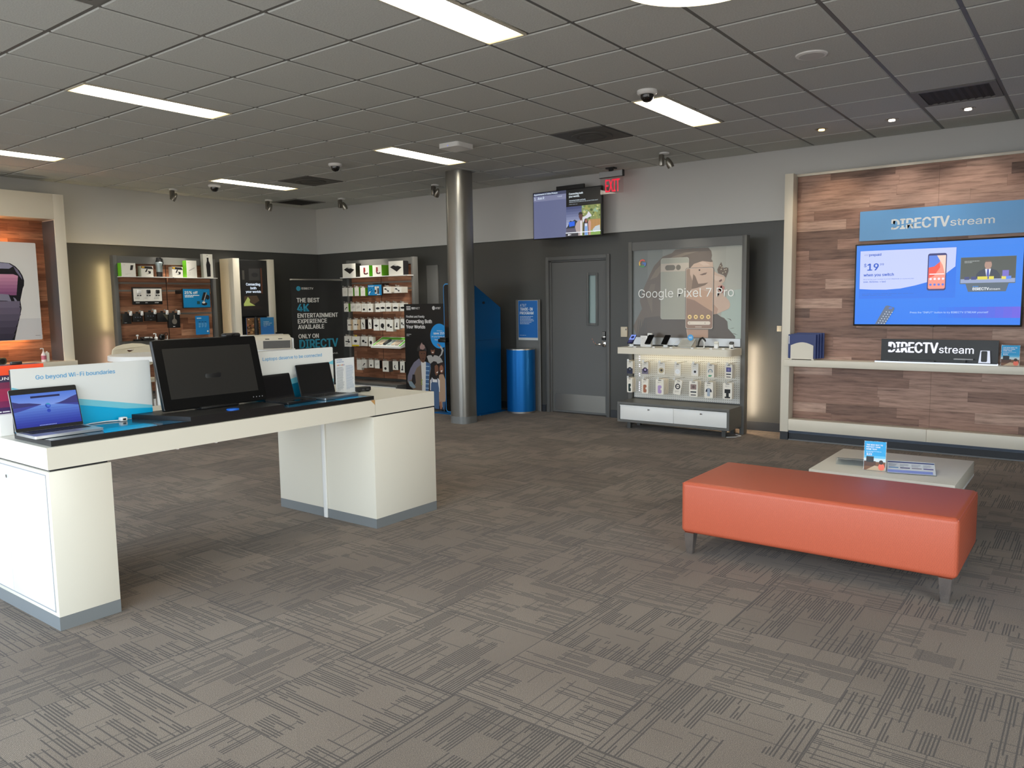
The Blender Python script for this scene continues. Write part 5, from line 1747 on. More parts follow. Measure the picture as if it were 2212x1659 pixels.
tag(MB().tube([on_shelf(-0.02, 0.015, 1.05), on_shelf(-0.06, -0.05, 1.03), on_shelf(-0.09, -0.10, 0.985), on_shelf(-0.04, -0.12, 0.969)], 0.002, WHITE_PL, 6).build('security_cable'),
    'thin white cable looping down left of the round badge', 'cable', 'white cables on the shelf')
tag(MB().tube([(6.2, -3.02 + 0.02, 0.004), (6.15, -3.08, 0.004), (6.05, -3.06, 0.004), (5.98, -2.98, 0.004)], 0.004, WHITE_PL, 6).build('power_cable'),
    'white cable on the carpet under the white drawers', 'cable')

# ================================================================== REST OF THE BACK WALL
# ---- trade-in bin with its sign
t = thing('recycling_bin', 'blue half round bin with silver lid standing before the grey wall', 'bin', (6.545, 0.13, 0), -90)
cxy, R_ = (-0.02, -0.10), 0.197
pts = [(cxy[0] + R_ * math.cos(a), cxy[1] + R_ * math.sin(a)) for a in [math.radians(150 + 240 * i / 32) for i in range(33)]]
BINB = M('blue_metal', (0, 104, 180), 0.36, 0.55)
MB().prism(pts, 0.022, 0.862, BINB).build('bin_body', t)
MB().prism(pts, 0.0, 0.022, ALU).build('base_ring', t)
up = [(a * 1.01, b * 1.01) for a, b in pts]
MB().prism(up, 0.862, 0.876, ALU).build('lid', t)
t = thing('wall_sign', 'blue trade-in sign in a clear backing plate above the blue bin', 'sign', (6.60, 0.13, 0), -90)
box('backing_plate', (-0.203, 0.203, -0.012, -0.004, 0.004, 1.54), M('grey_clear_plate', (112, 113, 112), 0.25), t, smooth=False)
box('plate_edge', (0.203, 0.207, -0.013, -0.003, 0.004, 1.54), ink(150, 150, 148, 0.25), t, smooth=False)
p = PR(-0.0125)
p.rect(-0.160, 0.172, 0.985, 1.53, ink(206, 212, 214))
p.rect(-0.157, 0.169, 1.018, 1.527, ink(22, 106, 186))
TW = ink(220, 232, 242)
p.text('AT&T', -0.131, -0.018, 1.446, 0.036, TW)
p.text('TRADE-IN', -0.132, 0.088, 1.391, 0.040, TW, 0.035)
p.text('PROGRAM', -0.133, 0.100, 1.339, 0.038, TW, 0.035)
p.lines(-0.133, 0.105, 1.200, 1.320, 6, ink(196, 216, 236), 0.42, 2)
p.lines(-0.138, 0.133, 1.045, 1.056, 1, ink(190, 210, 232), 0.4)
p.build('printed_sign', t, smooth=False)

# ---- tall blue kiosk
KB = M('kiosk_blue', (0, 88, 146), 0.42, spec=0.4)
t = thing('kiosk', 'tall blue self service kiosk with black front behind the column', 'kiosk', (5.78, 0.71, 0), -90)
MB().prism([(0.04, 0.012), (0.605, 0.012), (0.622, 1.44), (0.095, 1.728), (0.04, 1.755)], -0.238, 0.252, KB, 'x').build('body', t, smooth=False)
MB().prism(rrect(-0.252, 0.256, 0.015, 1.775, 0.05, 6), 0.012, 0.04, M('kiosk_edge_blue', (44, 142, 214), 0.35), 'y').build('front_panel', t)
MB().prism(rrect(-0.236, 0.240, 0.03, 1.76, 0.04, 6), 0.004, 0.0125, BLACK_GL, 'y').build('black_glass', t)
MB().box(-0.235, -0.10, -0.14, 0.004, 0.985, 1.03, BLACK_PL, 0.006).box(-0.22, -0.115, -0.12, 0.0, 1.03, 1.05, BLACK_PL, 0.004).build('payment_terminal', t)
box('seam', (0.2515, 0.253, 0.045, 0.612, 1.003, 1.008), ink(0, 60, 104), t, smooth=False)
MB().prism([(a, b) for a, b in ell(0.255, 1.508, 0.028, 0.018, 18)], 0.2515, 0.2535, BLACK_PL, 'x').build('speaker_hole', t, smooth=False)
box('base_plate', (-0.41, 0.30, -0.08, 0.062, 0.0, 0.014), KB, t, 0.004)
box('base_flange', (-0.243, 0.32, 0.063, 0.66, 0.0, 0.012), KB, t, 0.004)

# ---- black poster board with a family
t = thing('poster_board', 'black poster board showing a family and a blue circle', 'poster', (5.865, 1.36, 0), -90)
box('board', (-0.43, 0.395, 0.0, 0.012, 0.032, 1.505), ink(14, 14, 15, 0.4), t, smooth=False)
for sx in (-0.30, 0.28):
    box('foot', (sx - 0.03, sx + 0.03, -0.001, 0.16, 0.0, 0.032), BLACK_PL, t, 0.003)
p = PR(-0.0006)
W_ = ink(235, 235, 235)
for i in range(4):
    p.rect(-0.383, -0.300, 1.421 + i * 0.015, 1.428 + i * 0.015, W_)
p.text('FIRST', -0.284, -0.212, 1.430, 0.028, W_, 0.04)
p.text('NET', -0.208, -0.118, 1.430, 0.028, W_)


def globe(p, x, z, r, c, bg_):
    p.poly(ell(x, z, r, r, 22), c)
    for k in range(4):
        zz = z - r * 0.62 + k * r * 0.4
        hw = math.sqrt(max(0.01, 1 - ((zz - z) / r) ** 2)) * r * 0.94
        p.poly([(x - hw, zz), (x + hw * 0.5, zz + r * 0.05), (x + hw, zz + r * 0.12), (x + hw * 0.5, zz - r * 0.03)], bg_)


globe(p, 0.145, 1.445, 0.027, ink(215, 215, 215), ink(14, 14, 15, 0.4))
p.text('AT&T', 0.181, 0.276, 1.429, 0.028, W_, 0.02)
p.text('FirstNet and Family', -0.390, -0.030, 1.312, 0.030, W_, 0.02)
p.text('Connecting Both', -0.393, 0.108, 1.235, 0.050, W_, 0.03)
p.text('Your Worlds', -0.396, -0.021, 1.160, 0.047, W_, 0.03)
p.lines(-0.39, -0.27, 1.045, 1.085, 2, ink(200, 200, 200), 0.4, 3)
BC = ink(20, 140, 214)
p.poly(ell(0.242, 1.057, 0.170, 0.172, 36), BC)
p.text('Add lines to', 0.196, 0.298, 1.125, 0.013, W_, 0.01)
p.text('save 25%', 0.134, 0.352, 1.080, 0.032, W_, 0.03)
p.text('on your family lines', 0.098, 0.380, 1.040, 0.019, W_, 0.01)
p.text('from AT&T.', 0.154, 0.322, 0.996, 0.021, W_, 0.01)
SK1, SK2, SK3 = ink(92, 60, 44), ink(116, 76, 56), ink(150, 100, 76)
# boy with raised arm, mother, girl, man in front
p.poly([(0.24, 0.765), (0.285, 0.80), (0.315, 0.862), (0.285, 0.905), (0.262, 0.928), (0.225, 0.938), (0.20, 0.946), (0.198, 0.936), (0.225, 0.915), (0.25, 0.905), (0.28, 0.86), (0.262, 0.81), (0.22, 0.77)], ink(176, 174, 172))
p.poly([(0.262, 0.928), (0.225, 0.955), (0.215, 0.952), (0.232, 0.936), (0.20, 0.958), (0.197, 0.95), (0.225, 0.93), (0.192, 0.944), (0.194, 0.936), (0.23, 0.916), (0.252, 0.908)], SK3)
p.poly([(-0.005, 0.768), (0.03, 0.785), (0.085, 0.787), (0.11, 0.76), (0.14, 0.79), (0.19, 0.785), (0.261, 0.755), (0.30, 0.70), (0.22, 0.676), (0.082, 0.66), (0.03, 0.69)], ink(166, 164, 162))
p.poly(ell(0.112, 0.852, 0.038, 0.052, 20), SK2)
p.poly(ell(0.108, 0.884, 0.040, 0.026, 16), ink(22, 18, 18))
p.poly([(0.09, 0.832), (0.13, 0.836), (0.124, 0.822), (0.10, 0.82)], ink(230, 225, 220))
p.poly([(0.21, 0.60), (0.225, 0.66), (0.255, 0.692), (0.30, 0.688), (0.335, 0.645), (0.325, 0.56), (0.30, 0.50), (0.24, 0.50)], ink(52, 30, 24))
p.poly(ell(0.268, 0.60, 0.036, 0.055, 20), SK3)
p.poly([(0.25, 0.575), (0.288, 0.588), (0.28, 0.565), (0.26, 0.56)], ink(232, 226, 220))
p.poly([(0.20, 0.50), (0.25, 0.528), (0.30, 0.528), (0.345, 0.443), (0.35, 0.30), (0.329, 0.147), (0.30, 0.09), (0.26, 0.06), (0.215, 0.084), (0.205, 0.30)], ink(176, 146, 122))
p.poly([(0.215, 0.13), (0.25, 0.15), (0.265, 0.06), (0.255, 0.035), (0.225, 0.035)], SK3)
p.poly([(0.27, 0.14), (0.33, 0.15), (0.31, 0.035), (0.275, 0.035)], ink(60, 92, 130))
p.poly([(0.03, 0.30), (0.032, 0.46), (0.045, 0.60), (0.075, 0.675), (0.125, 0.706), (0.18, 0.698), (0.212, 0.64), (0.222, 0.54), (0.215, 0.40), (0.235, 0.30)], ink(20, 17, 18))
p.poly([(0.142, 0.64), (0.18, 0.66), (0.208, 0.64), (0.213, 0.58), (0.20, 0.525), (0.165, 0.50), (0.145, 0.54)], SK2)
p.poly([(0.17, 0.55), (0.205, 0.566), (0.20, 0.545), (0.18, 0.538)], ink(232, 226, 220))
p.poly([(0.045, 0.29), (0.05, 0.43), (0.085, 0.474), (0.15, 0.46), (0.20, 0.47), (0.232, 0.44), (0.228, 0.28)], ink(222, 222, 224))
p.poly([(0.09, 0.474), (0.145, 0.482), (0.195, 0.474), (0.175, 0.45), (0.115, 0.452)], ink(26, 24, 26))
p.poly([(0.066, 0.39), (0.085, 0.41), (0.20, 0.41), (0.214, 0.33), (0.208, 0.035), (0.13, 0.035), (0.085, 0.15), (0.06, 0.28)], ink(70, 96, 132))
for a in (0.085, 0.19):
    p.poly([(a - 0.008, 0.465), (a + 0.006, 0.465), (a + 0.012, 0.39), (a - 0.004, 0.39)], ink(56, 80, 114))
p.poly([(-0.155, 0.735), (-0.10, 0.70), (-0.02, 0.69), (0.06, 0.675), (0.075, 0.60), (0.045, 0.50), (0.02, 0.28), (-0.02, 0.04), (-0.31, 0.04), (-0.28, 0.28), (-0.34, 0.325), (-0.395, 0.39), (-0.39, 0.47), (-0.33, 0.58), (-0.255, 0.675)], ink(112, 96, 82))
p.poly([(-0.155, 0.735), (-0.10, 0.655), (-0.20, 0.60), (-0.32, 0.42), (-0.395, 0.40), (-0.385, 0.48), (-0.33, 0.585), (-0.255, 0.675)], ink(112, 110, 128))
p.poly([(-0.29, 0.50), (-0.24, 0.50), (-0.23, 0.38), (-0.28, 0.33), (-0.31, 0.40)], ink(34, 30, 32))
p.poly([(-0.38, 0.40), (-0.31, 0.40), (-0.23, 0.32), (-0.27, 0.30), (-0.35, 0.33)], ink(122, 140, 150))
p.poly([(-0.02, 0.69), (0.06, 0.672), (0.066, 0.60), (0.033, 0.50), (-0.005, 0.04), (-0.06, 0.04), (-0.06, 0.40)], ink(60, 96, 140))
for k in range(7):
    p.rect(-0.045 + 0.002 * k, 0.02 + 0.004 * k, 0.25 + k * 0.062, 0.262 + k * 0.062, ink(150, 180, 206))
p.poly([(-0.115, 0.69), (-0.02, 0.69), (-0.03, 0.50), (-0.055, 0.04), (-0.12, 0.04), (-0.105, 0.40)], ink(206, 204, 202))
p.poly([(-0.145, 0.84), (-0.15, 0.78), (-0.125, 0.725), (-0.095, 0.68), (-0.055, 0.68), (-0.025, 0.735), (-0.008, 0.79), (-0.008, 0.845)], SK1)
p.poly(ell(-0.10, 0.805, 0.012, 0.006, 8), ink(24, 18, 18))
p.poly(ell(-0.045, 0.807, 0.012, 0.006, 8), ink(24, 18, 18))
p.poly([(-0.10, 0.735), (-0.045, 0.738), (-0.055, 0.727), (-0.09, 0.726)], ink(60, 34, 30))
p.poly([(-0.185, 0.835), (-0.182, 0.875), (-0.165, 0.905), (-0.12, 0.935), (-0.088, 0.95), (-0.05, 0.93), (-0.012, 0.90), (0.003, 0.86), (0.008, 0.835), (-0.03, 0.852), (-0.09, 0.862), (-0.15, 0.845)], ink(50, 46, 46))
p.poly([(-0.125, 0.87), (-0.13, 0.90), (-0.105, 0.945), (-0.088, 0.965), (-0.078, 0.94), (-0.04, 0.925), (-0.03, 0.885), (-0.07, 0.86)], ink(150, 124, 120))
for a, b in ((-0.105, 0.43), (-0.112, 0.40), (-0.11, 0.37)):
    p.poly(ell(a, b, 0.014, 0.010, 8), ink(150, 170, 60))
p.build('printed_graphic', t, label='picture of a family of four', smooth=False)

# ---- narrow grey panel on the wall beside the rack
tag(box('wall_panel', (6.606, 6.63, 1.80, 2.03, 0.1, 2.08), GREY_FIX, None, 0.003), 'narrow grey panel on the wall between the wooden rack and the blue kiosk', 'wall panel')

# ================================================================== PACKAGED GOODS
LG, TAN, LIME = ink(206, 202, 192), ink(206, 182, 148), ink(110, 190, 40)
WC = ink(238, 236, 228)
DK = ink(28, 26, 28)


def fig_plain(p, w, h):
    p.lines(-w * 0.3, w * 0.3, h * 0.3, h * 0.62, 4, LG, 0.3)


def fig_oval(p, w, h):
    p.lines(-w * 0.3, w * 0.3, h * 0.78, h * 0.90, 2, LG, 0.3)
    p.poly(ell(0.0, h * 0.42, w * 0.40, h * 0.13, 16), DK)


def fig_round(p, w, h):
    p.lines(-w * 0.3, w * 0.3, h * 0.80, h * 0.92, 2, LG, 0.3)
    p.poly(ell(0.0, h * 0.42, w * 0.32, w * 0.32, 16), DK)
    p.poly(ell(w * 0.15, h * 0.16, w * 0.08, w * 0.08, 8), DK)


def fig_cable(p, w, h):
    p.lines(-w * 0.3, w * 0.3, h * 0.80, h * 0.92, 2, LG, 0.3)
    p.poly([(-w * 0.3, h * 0.30), (w * 0.0, h * 0.55), (w * 0.22, h * 0.58), (w * 0.22, h * 0.46), (w * 0.02, h * 0.42), (-w * 0.25, h * 0.20)], DK)


def fig_dumb(p, w, h):
    p.poly(ell(-w * 0.22, h * 0.66, w * 0.16, h * 0.11, 12), DK)
    p.poly([(-w * 0.22, h * 0.68), (w * 0.18, h * 0.42), (w * 0.14, h * 0.34), (-w * 0.24, h * 0.58)], DK)
    p.poly([(w * 0.02, h * 0.22), (w * 0.25, h * 0.22), (w * 0.22, h * 0.46), (w * 0.1, h * 0.46)], DK)


def fig_slant(p, w, h):
    p.poly([(-w * 0.25, h * 0.62), (-w * 0.05, h * 0.70), (w * 0.22, h * 0.40), (w * 0.06, h * 0.34)], DK)
    p.poly(ell(w * 0.12, h * 0.26, w * 0.1, w * 0.1, 8), DK)


def fig_sketch(p, w, h):
    for k in range(3):
        p.poly([(-w * 0.3, h * (0.35 + k * 0.1)), (w * 0.3, h * (0.5 + k * 0.1)), (w * 0.3, h * (0.53 + k * 0.1)), (-w * 0.3, h * (0.38 + k * 0.1))], ink(150, 142, 132))


def fig_bow(p, w, h):
    p.poly([(-w * 0.3, h * 0.42), (-w * 0.3, h * 0.58), (0, h * 0.52), (w * 0.25, h * 0.58), (w * 0.25, h * 0.42), (0, h * 0.49)], DK)
    p.lines(-w * 0.3, w * 0.3, h * 0.8, h * 0.92, 2, LG, 0.3)


def fig_diamond(p, w, h):
    p.lines(-w * 0.3, w * 0.3, h * 0.8, h * 0.92, 2, LG, 0.3)
    p.poly([(-w * 0.36, h * 0.46), (0, h * 0.54), (w * 0.36, h * 0.46), (0, h * 0.32)], DK)


def fig_two(p, w, h):
    p.poly(ell(-w * 0.15, h * 0.52, w * 0.2, h * 0.14, 12), DK)
    p.poly(ell(w * 0.22, h * 0.38, w * 0.18, h * 0.07, 12), DK)


def fig_stick(p, w, h):
    p.poly([(-w * 0.12, h * 0.30), (w * 0.12, h * 0.32), (w * 0.16, h * 0.66), (-w * 0.02, h * 0.66)], DK)
    p.poly(ell(-w * 0.02, h * 0.26, w * 0.24, h * 0.07, 12), DK)


def fig_mount(p, w, h):
    p.poly([(-w * 0.35, h * 0.55), (w * 0.3, h * 0.50), (w * 0.3, h * 0.40), (-w * 0.35, h * 0.45)], DK)
    p.poly([(w * 0.0, h * 0.72), (w * 0.12, h * 0.74), (w * 0.14, h * 0.36), (w * 0.02, h * 0.36)], DK)
    p.poly([(-w * 0.3, h * 0.24), (0, h * 0.30), (0, h * 0.26), (-w * 0.3, h * 0.2)], DK)


def fig_yellow(p, w, h):
    p.rect(-w / 2, w / 2, 0, h * 0.14, ink(236, 208, 30))
    p.poly(ell(0, h * 0.52, w * 0.22, h * 0.14, 14), DK)


def fig_tablet(p, w, h):
    p.poly([(-w * 0.40, h * 0.58), (-w * 0.08, h * 0.76), (w * 0.40, h * 0.54), (w * 0.06, h * 0.24)], DK)
    p.poly([(-w * 0.18, h * 0.70), (-w * 0.05, h * 0.76), (w * 0.16, h * 0.66), (w * 0.02, h * 0.63)], ink(210, 208, 204))


def fig_charger(p, w, h):
    p.poly([(-w * 0.10, h * 0.82), (w * 0.08, h * 0.80), (w * 0.10, h * 0.36), (-w * 0.12, h * 0.34)], ink(140, 34, 40))
    p.poly(ell(w * 0.14, h * 0.28, w * 0.24, h * 0.10, 14), ink(70, 26, 30))
    p.poly(ell(w * 0.16, h * 0.38, w * 0.13, h * 0.10, 14), ink(236, 230, 226))


def fig_device(p, w, h):
    p.poly([(w * 0.10, h * 0.46), (w * 0.28, h * 0.48), (w * 0.36, h * 0.84), (w * 0.16, h * 0.84)], DK)
    p.lines(-w * 0.25, w * 0.25, h * 0.08, h * 0.24, 2, LG, 0.25)
    p.lines(-w * 0.35, w * 0.0, h * 0.82, h * 0.90, 1, LG, 0.4)


def fig_otter(p, w, h):
    p.poly([(-w * 0.5, h * 0.78), (w * 0.5, h * 0.70), (w * 0.4, h * 0.96), (-w * 0.5, h * 0.98)], DK)
    p.rect(-w * 0.45, -w * 0.22, h * 0.82, h * 0.94, ink(226, 176, 40))
    p.poly([(-w * 0.2, h * 0.42), (-w * 0.06, h * 0.44), (w * 0.05, h * 0.72), (-w * 0.06, h * 0.72)], DK)
    p.poly([(w * 0.05, h * 0.55), (w * 0.3, h * 0.5), (w * 0.28, h * 0.3), (-w * 0.1, h * 0.22), (w * 0.12, h * 0.32)], DK)


def fig_stand(p, w, h):
    p.poly([(-w * 0.3, h * 0.42), (w * 0.28, h * 0.60), (w * 0.3, h * 0.55), (-w * 0.28, h * 0.36)], ink(190, 190, 186))
    p.lines(-w * 0.38, -w * 0.1, h * 0.06, h * 0.34, 3, LG, 0.3)
    p.lines(-w * 0.38, w * 0.1, h * 0.84, h * 0.92, 1, LG, 0.4)


def fig_bottle(p, w, h):
    p.poly([(-w * 0.16, h * 0.04), (w * 0.22, h * 0.05), (w * 0.24, h * 0.55), (w * 0.08, h * 0.72), (w * 0.08, h * 0.85), (-w * 0.12, h * 0.85), (-w * 0.12, h * 0.72), (-w * 0.22, h * 0.55)], DK)
    p.lines(-w * 0.1, w * 0.1, h * 0.92, h * 0.96, 1, DK, 0.6)


def fig_small(p, w, h):
    p.poly(ell(-w * 0.05, h * 0.30, w * 0.2, h * 0.13, 12), DK)
    p.lines(-w * 0.3, w * 0.3, h * 0.55, h * 0.9, 4, LG, 0.3)


def fig_moon(p, w, h):
    p.lines(-w * 0.3, w * 0.3, h * 0.62, h * 0.9, 3, LG, 0.3)
    p.poly(ell(0, h * 0.36, w * 0.24, w * 0.24, 14), DK)
    p.poly(ell(w * 0.1, h * 0.38, w * 0.18, w * 0.2, 12), WC)


def carton(fr, lab, x0, x1, zt, zb, y, dep, front, side, fig, tab=None, group=None, rz=0.0, strip=None):
    """one packaged carton; fr = (world x, world y, rz) of a front view frame"""
    w, h = x1 - x0, zt - zb
    a = math.radians(fr[2])
    cx, cy = (x0 + x1) / 2, y
    t = thing('carton', lab, 'box', (fr[0] + cx * math.cos(a) - cy * math.sin(a), fr[1] + cx * math.sin(a) + cy * math.cos(a), zb), fr[2] + rz, group)
    m = MB()
    m.box(-w / 2, w / 2, 0.0, dep, 0, h, front)
    if side is not front:
        m.box(w / 2, w / 2 + 0.0008, 0.001, dep, 0.0005, h - 0.0005, side)
        m.box(-w / 2 - 0.0008, -w / 2, 0.001, dep, 0.0005, h - 0.0005, side)
    m.build('carton_body', t, smooth=False)
    if fig:
        p = PR(-0.0004, 0.00015)
        if strip:
            p.rect(w * 0.5 - w * strip[0], w * 0.5, 0, h, strip[1])
        fig(p, w, h)
        p.build('printed_front', t, smooth=False)
    if tab:
        m = MB().box(-w * 0.18, w * 0.18, 0.002, 0.004, h, h + 0.006, tab).box(-w * 0.18, -w * 0.10, 0.002, 0.004, h + 0.006, h + 0.016, tab).box(w * 0.10, w * 0.18, 0.002, 0.004, h + 0.006, h + 0.016, tab)
        m.box(-w * 0.18, w * 0.18, 0.002, 0.004, h + 0.016, h + 0.022, tab)
        m.build('hang_tab', t, smooth=False)
    return t


# ---- wooden rack on the back wall
A2 = (6.26, 2.705, -90)
u2 = unit('grey and wood display unit full of small cartons on the back wall', (A2[0], A2[1], 0), -90, 0.74, WOOD_L)
cabinet(u2, -0.69, 0.69, -0.36, 0.055, 0.085, 0.322, WHITE_PL, (-0.32, 0.32), 0.0)
box('shelf', (-0.745, 0.735, -0.13, 0.045, 1.922, 1.934), WHITE_PL, u2, smooth=False)
G_TOP = 'boxes on the top shelf of the back wall rack'
top_ = [('white box with black tablet picture, leftmost on the back rack top shelf', -0.690, -0.386, 2.145, fig_tablet, DK, 0.11, WC),
        ('smaller white box with red charger, left of two, back rack top shelf', -0.288, -0.084, 2.103, fig_charger, LIME, 0.10, WC),
        ('smaller white box with red charger, right of two, back rack top shelf', -0.006, 0.190, 2.098, fig_charger, LIME, 0.15, WC),
        ('white box with black tablet picture, rightmost on the back rack top shelf', 0.343, 0.646, 2.143, fig_tablet, DK, 0.11, WC)]
for lab, a, b, zt, fg, sd, dp, fc in top_:
    carton(A2, lab, a, b, zt, 1.9348, -0.12, dp, fc, sd, fg, None, G_TOP)
ROWS = {'first': ('first', -0.17, [(-0.654, -0.535, 1.772, 1.640, fig_plain, WC, 0.02, 'plain white', WHITE_PL), (-0.514, -0.407, 1.768, 1.640, fig_plain, LIME, 0.055, 'white and green', WHITE_PL),
                                   (-0.374, -0.275, 1.773, 1.640, fig_plain, LIME, 0.06, 'white and green', WHITE_PL), (-0.235, -0.134, 1.762, 1.638, fig_plain, LIME, 0.06, 'white and green', WHITE_PL),
                                   (0.268, 0.425, 1.766, 1.669, fig_dumb, LG, 0.12, 'white car mount', None), (0.495, 0.648, 1.761, 1.672, fig_dumb, LG, 0.13, 'white car mount', None)]),
        'second': ('second', -0.17, [(-0.630, -0.526, 1.528, 1.398, fig_cable, LIME, 0.06, 'white and green cable', None), (-0.478, -0.365, 1.526, 1.402, fig_sketch, TAN, 0.04, 'grey sketch', None),
                                     (-0.360, -0.238, 1.525, 1.401, fig_sketch, TAN, 0.05, 'tan sketch', None), (-0.229, -0.105, 1.520, 1.393, fig_small, LG, 0.06, 'pale grey', None),
                                     (-0.095, 0.022, 1.519, 1.392, fig_small, LG, 0.10, 'pale grey', None), (0.082, 0.184, 1.521, 1.392, fig_oval, LG, 0.05, 'black oval', None),
                                     (0.189, 0.294, 1.527, 1.399, fig_oval, LG, 0.05, 'black oval', None), (0.311, 0.416, 1.526, 1.398, fig_oval, LG, 0.06, 'black oval', None),
                                     (0.455, 0.570, 1.524, 1.401, fig_oval, LG, 0.06, 'black oval', None), (0.608, 0.717, 1.522, 1.401, fig_oval, LG, 0.06, 'black oval', None)]),
        'third': ('third', -0.17, [(-0.566, -0.437, 1.276, 1.107, fig_bow, TAN, 0.06, 'white bow', None), (-0.431, -0.276, 1.277, 1.116, fig_bow, TAN, 0.06, 'tan sided bow', None),
                                   (-0.249, -0.158, 1.281, 1.129, fig_slant, DK, 0.09, 'white and black mount', None), (-0.089, -0.013, 1.281, 1.135, fig_slant, DK, 0.07, 'white and black mount', None),
                                   (0.027, 0.151, 1.281, 1.109, fig_diamond, LG, 0.06, 'black diamond', None), (0.166, 0.282, 1.281, 1.114, fig_round, LG, 0.05, 'black disc', None),
                                   (0.302, 0.446, 1.274, 1.100, fig_two, LG, 0.07, 'two black shapes', None), (0.482, 0.575, 1.286, 1.132, fig_stick, LG, 0.06, 'black stick', None),
                                   (0.613, 0.686, 1.286, 1.150, fig_two, LG, 0.05, 'narrow two shape', None)]),
        'fourth': ('fourth', -0.17, [(-0.650, -0.484, 1.016, 0.850, fig_mount, TAN, 0.09, 'white car mount', None), (-0.470, -0.310, 1.013, 0.862, fig_yellow, WC, 0.08, 'yellow based', ink(236, 208, 30)),
                                     (-0.262, -0.122, 1.016, 0.868, fig_two, LG, 0.08, 'white two shape', None), (-0.086, 0.000, 1.011, 0.864, fig_round, LG, 0.06, 'white disc', None)]),
        'fifth': ('lowest', -0.17, [(-0.378, -0.272, 0.650, 0.492, fig_plain, LG, 0.05, 'plain grey', None), (-0.266, -0.157, 0.657, 0.527, fig_cable, LG, 0.06, 'slanted black', None),
                                    (-0.099, -0.005, 0.655, 0.538, fig_small, LG, 0.06, 'small dot', None), (0.030, 0.133, 0.655, 0.531, fig_sketch, DK, 0.05, 'grey sketch', None),
                                    (0.200, 0.330, 0.649, 0.488, fig_small, ink(90, 86, 80), 0.09, 'dark sided', None), (0.417, 0.533, 0.653, 0.524, fig_moon, DK, 0.06, 'black moon', None),
                                    (0.571, 0.668, 0.654, 0.489, fig_stick, DK, 0.06, 'black stick', None)])}
NTH = ['leftmost', 'second', 'third', 'fourth', 'fifth', 'sixth', 'seventh', 'eighth', 'ninth', 'tenth']
for key, (rn, yy, items) in ROWS.items():
    for i, (a, b, zt, zb, fg, sd, dp, look, tabm) in enumerate(items):
        pos = 'leftmost' if i == 0 else ('rightmost' if i == len(items) - 1 else NTH[i] + ' from left')
        carton(A2, '%s carton, %s in the %s peg row, back rack' % (look, pos, rn), a, b, zt, zb, yy, dp, WC, sd, fg, tabm or ink(200, 196, 188), 'cartons hanging on the back wall rack',
               strip=(0.4, TAN) if 'bow' in look else None)
        hook(u2, (a + b) / 2, zt + 0.0125, 0.045, yy - 0.02)
# small framed sign among the cartons
t = thing('rack_sign', 'small blue framed sign between the cartons on the back rack', 'sign', (A2[0] - 0.165, A2[1] - 0.073, 1.637), -90)
box('frame', (-0.158, 0.158, 0.002, 0.02, 0.0, 0.172), BLACK_PL, t, 0.003)
MB().box(-0.06, -0.02, 0.02, 0.20, 0.165, 0.185, BLACK_PL).box(0.06, 0.10, 0.02, 0.20, 0.165, 0.185, BLACK_PL).build('bracket', t, smooth=False)
p = PR(0.0015)
p.rect(-0.148, 0.148, 0.008, 0.164, ink(16, 128, 190))
p.text('Be bright', -0.135, -0.02, 0.138, 0.014, ink(235, 240, 245), 0.03)
for a, b, s_ in ((-0.12, 0.11, 0.008), (-0.09, 0.12, 0.006), (-0.07, 0.095, 0.01), (-0.11, 0.08, 0.009), (-0.05, 0.07, 0.008), (-0.02, 0.12, 0.008), (-0.08, 0.06, 0.006)):
    p.poly(ell(a, b, s_, s_, 8), ink(20, 40, 70))
for a, b in ((-0.12, 0.05), (-0.10, 0.06), (-0.125, 0.03)):
    p.poly(ell(a, b, 0.011, 0.011, 10), ink(235, 235, 235))
p.rect(0.005, 0.045, 0.03, 0.14, ink(214, 210, 200))
p.rect(0.055, 0.095, 0.03, 0.14, ink(214, 210, 200))
p.poly(rrect(0.062, 0.092, 0.028, 0.115, 0.006, 2), ink(40, 32, 32))
p.poly(ell(0.018, 0.07, 0.018, 0.022, 12), ink(26, 24, 26))
p.rect(0.05, 0.12, 0.012, 0.024, ink(200, 224, 236))
p.build('printed_sign', t, smooth=False)
# slanted sample tray
t = thing('sample_tray', 'slanted white tray with green border holding samples on the back rack', 'tray', (A2[0], A2[1], 0), -90)
tr = MB()
zf, zb_ = 0.878, 1.005
tr.prism([(-0.24, zf - 0.028), (-0.24, zf), (0.0, zb_), (0.035, zb_), (0.035, zb_ - 0.10)], 0.03, 0.66, WHITE_PL, 'x')
tr.build('tray_body', t, smooth=False)
sl = (zb_ - zf) / 0.24


def on_tray(pts, lift):
    return [(a, -0.24 + b * 0.24, zf + b * 0.24 * sl + lift) for a, b in pts]


g = MB()
g.face(on_tray([(0.045, 0.06), (0.645, 0.06), (0.645, 0.97), (0.045, 0.97)], 0.001), ink(104, 190, 60))
g.face(on_tray([(0.085, 0.06), (0.605, 0.06), (0.605, 0.72), (0.085, 0.72)], 0.0016), ink(206, 214, 214))
g.build('green_insert', t, smooth=False)
for i, c in enumerate(((206, 186, 160), (214, 196, 170), (60, 64, 66), (170, 184, 184), (214, 196, 172), (190, 170, 150))):
    a = 0.10 + i * 0.084
    v = on_tray([(a, 0.12), (a + 0.05, 0.12), (a + 0.07, 0.58), (a + 0.03, 0.58)], 0.002)
    v2 = on_tray([(a, 0.12), (a + 0.05, 0.12), (a + 0.07, 0.58), (a + 0.03, 0.58)], 0.016 if i != 2 else 0.03)
    MB().add(v + v2, [(3, 2, 1, 0), (4, 5, 6, 7), (0, 1, 5, 4), (1, 2, 6, 5), (2, 3, 7, 6), (3, 0, 4, 7)], ink(*c)).build('sample', t, smooth=False)

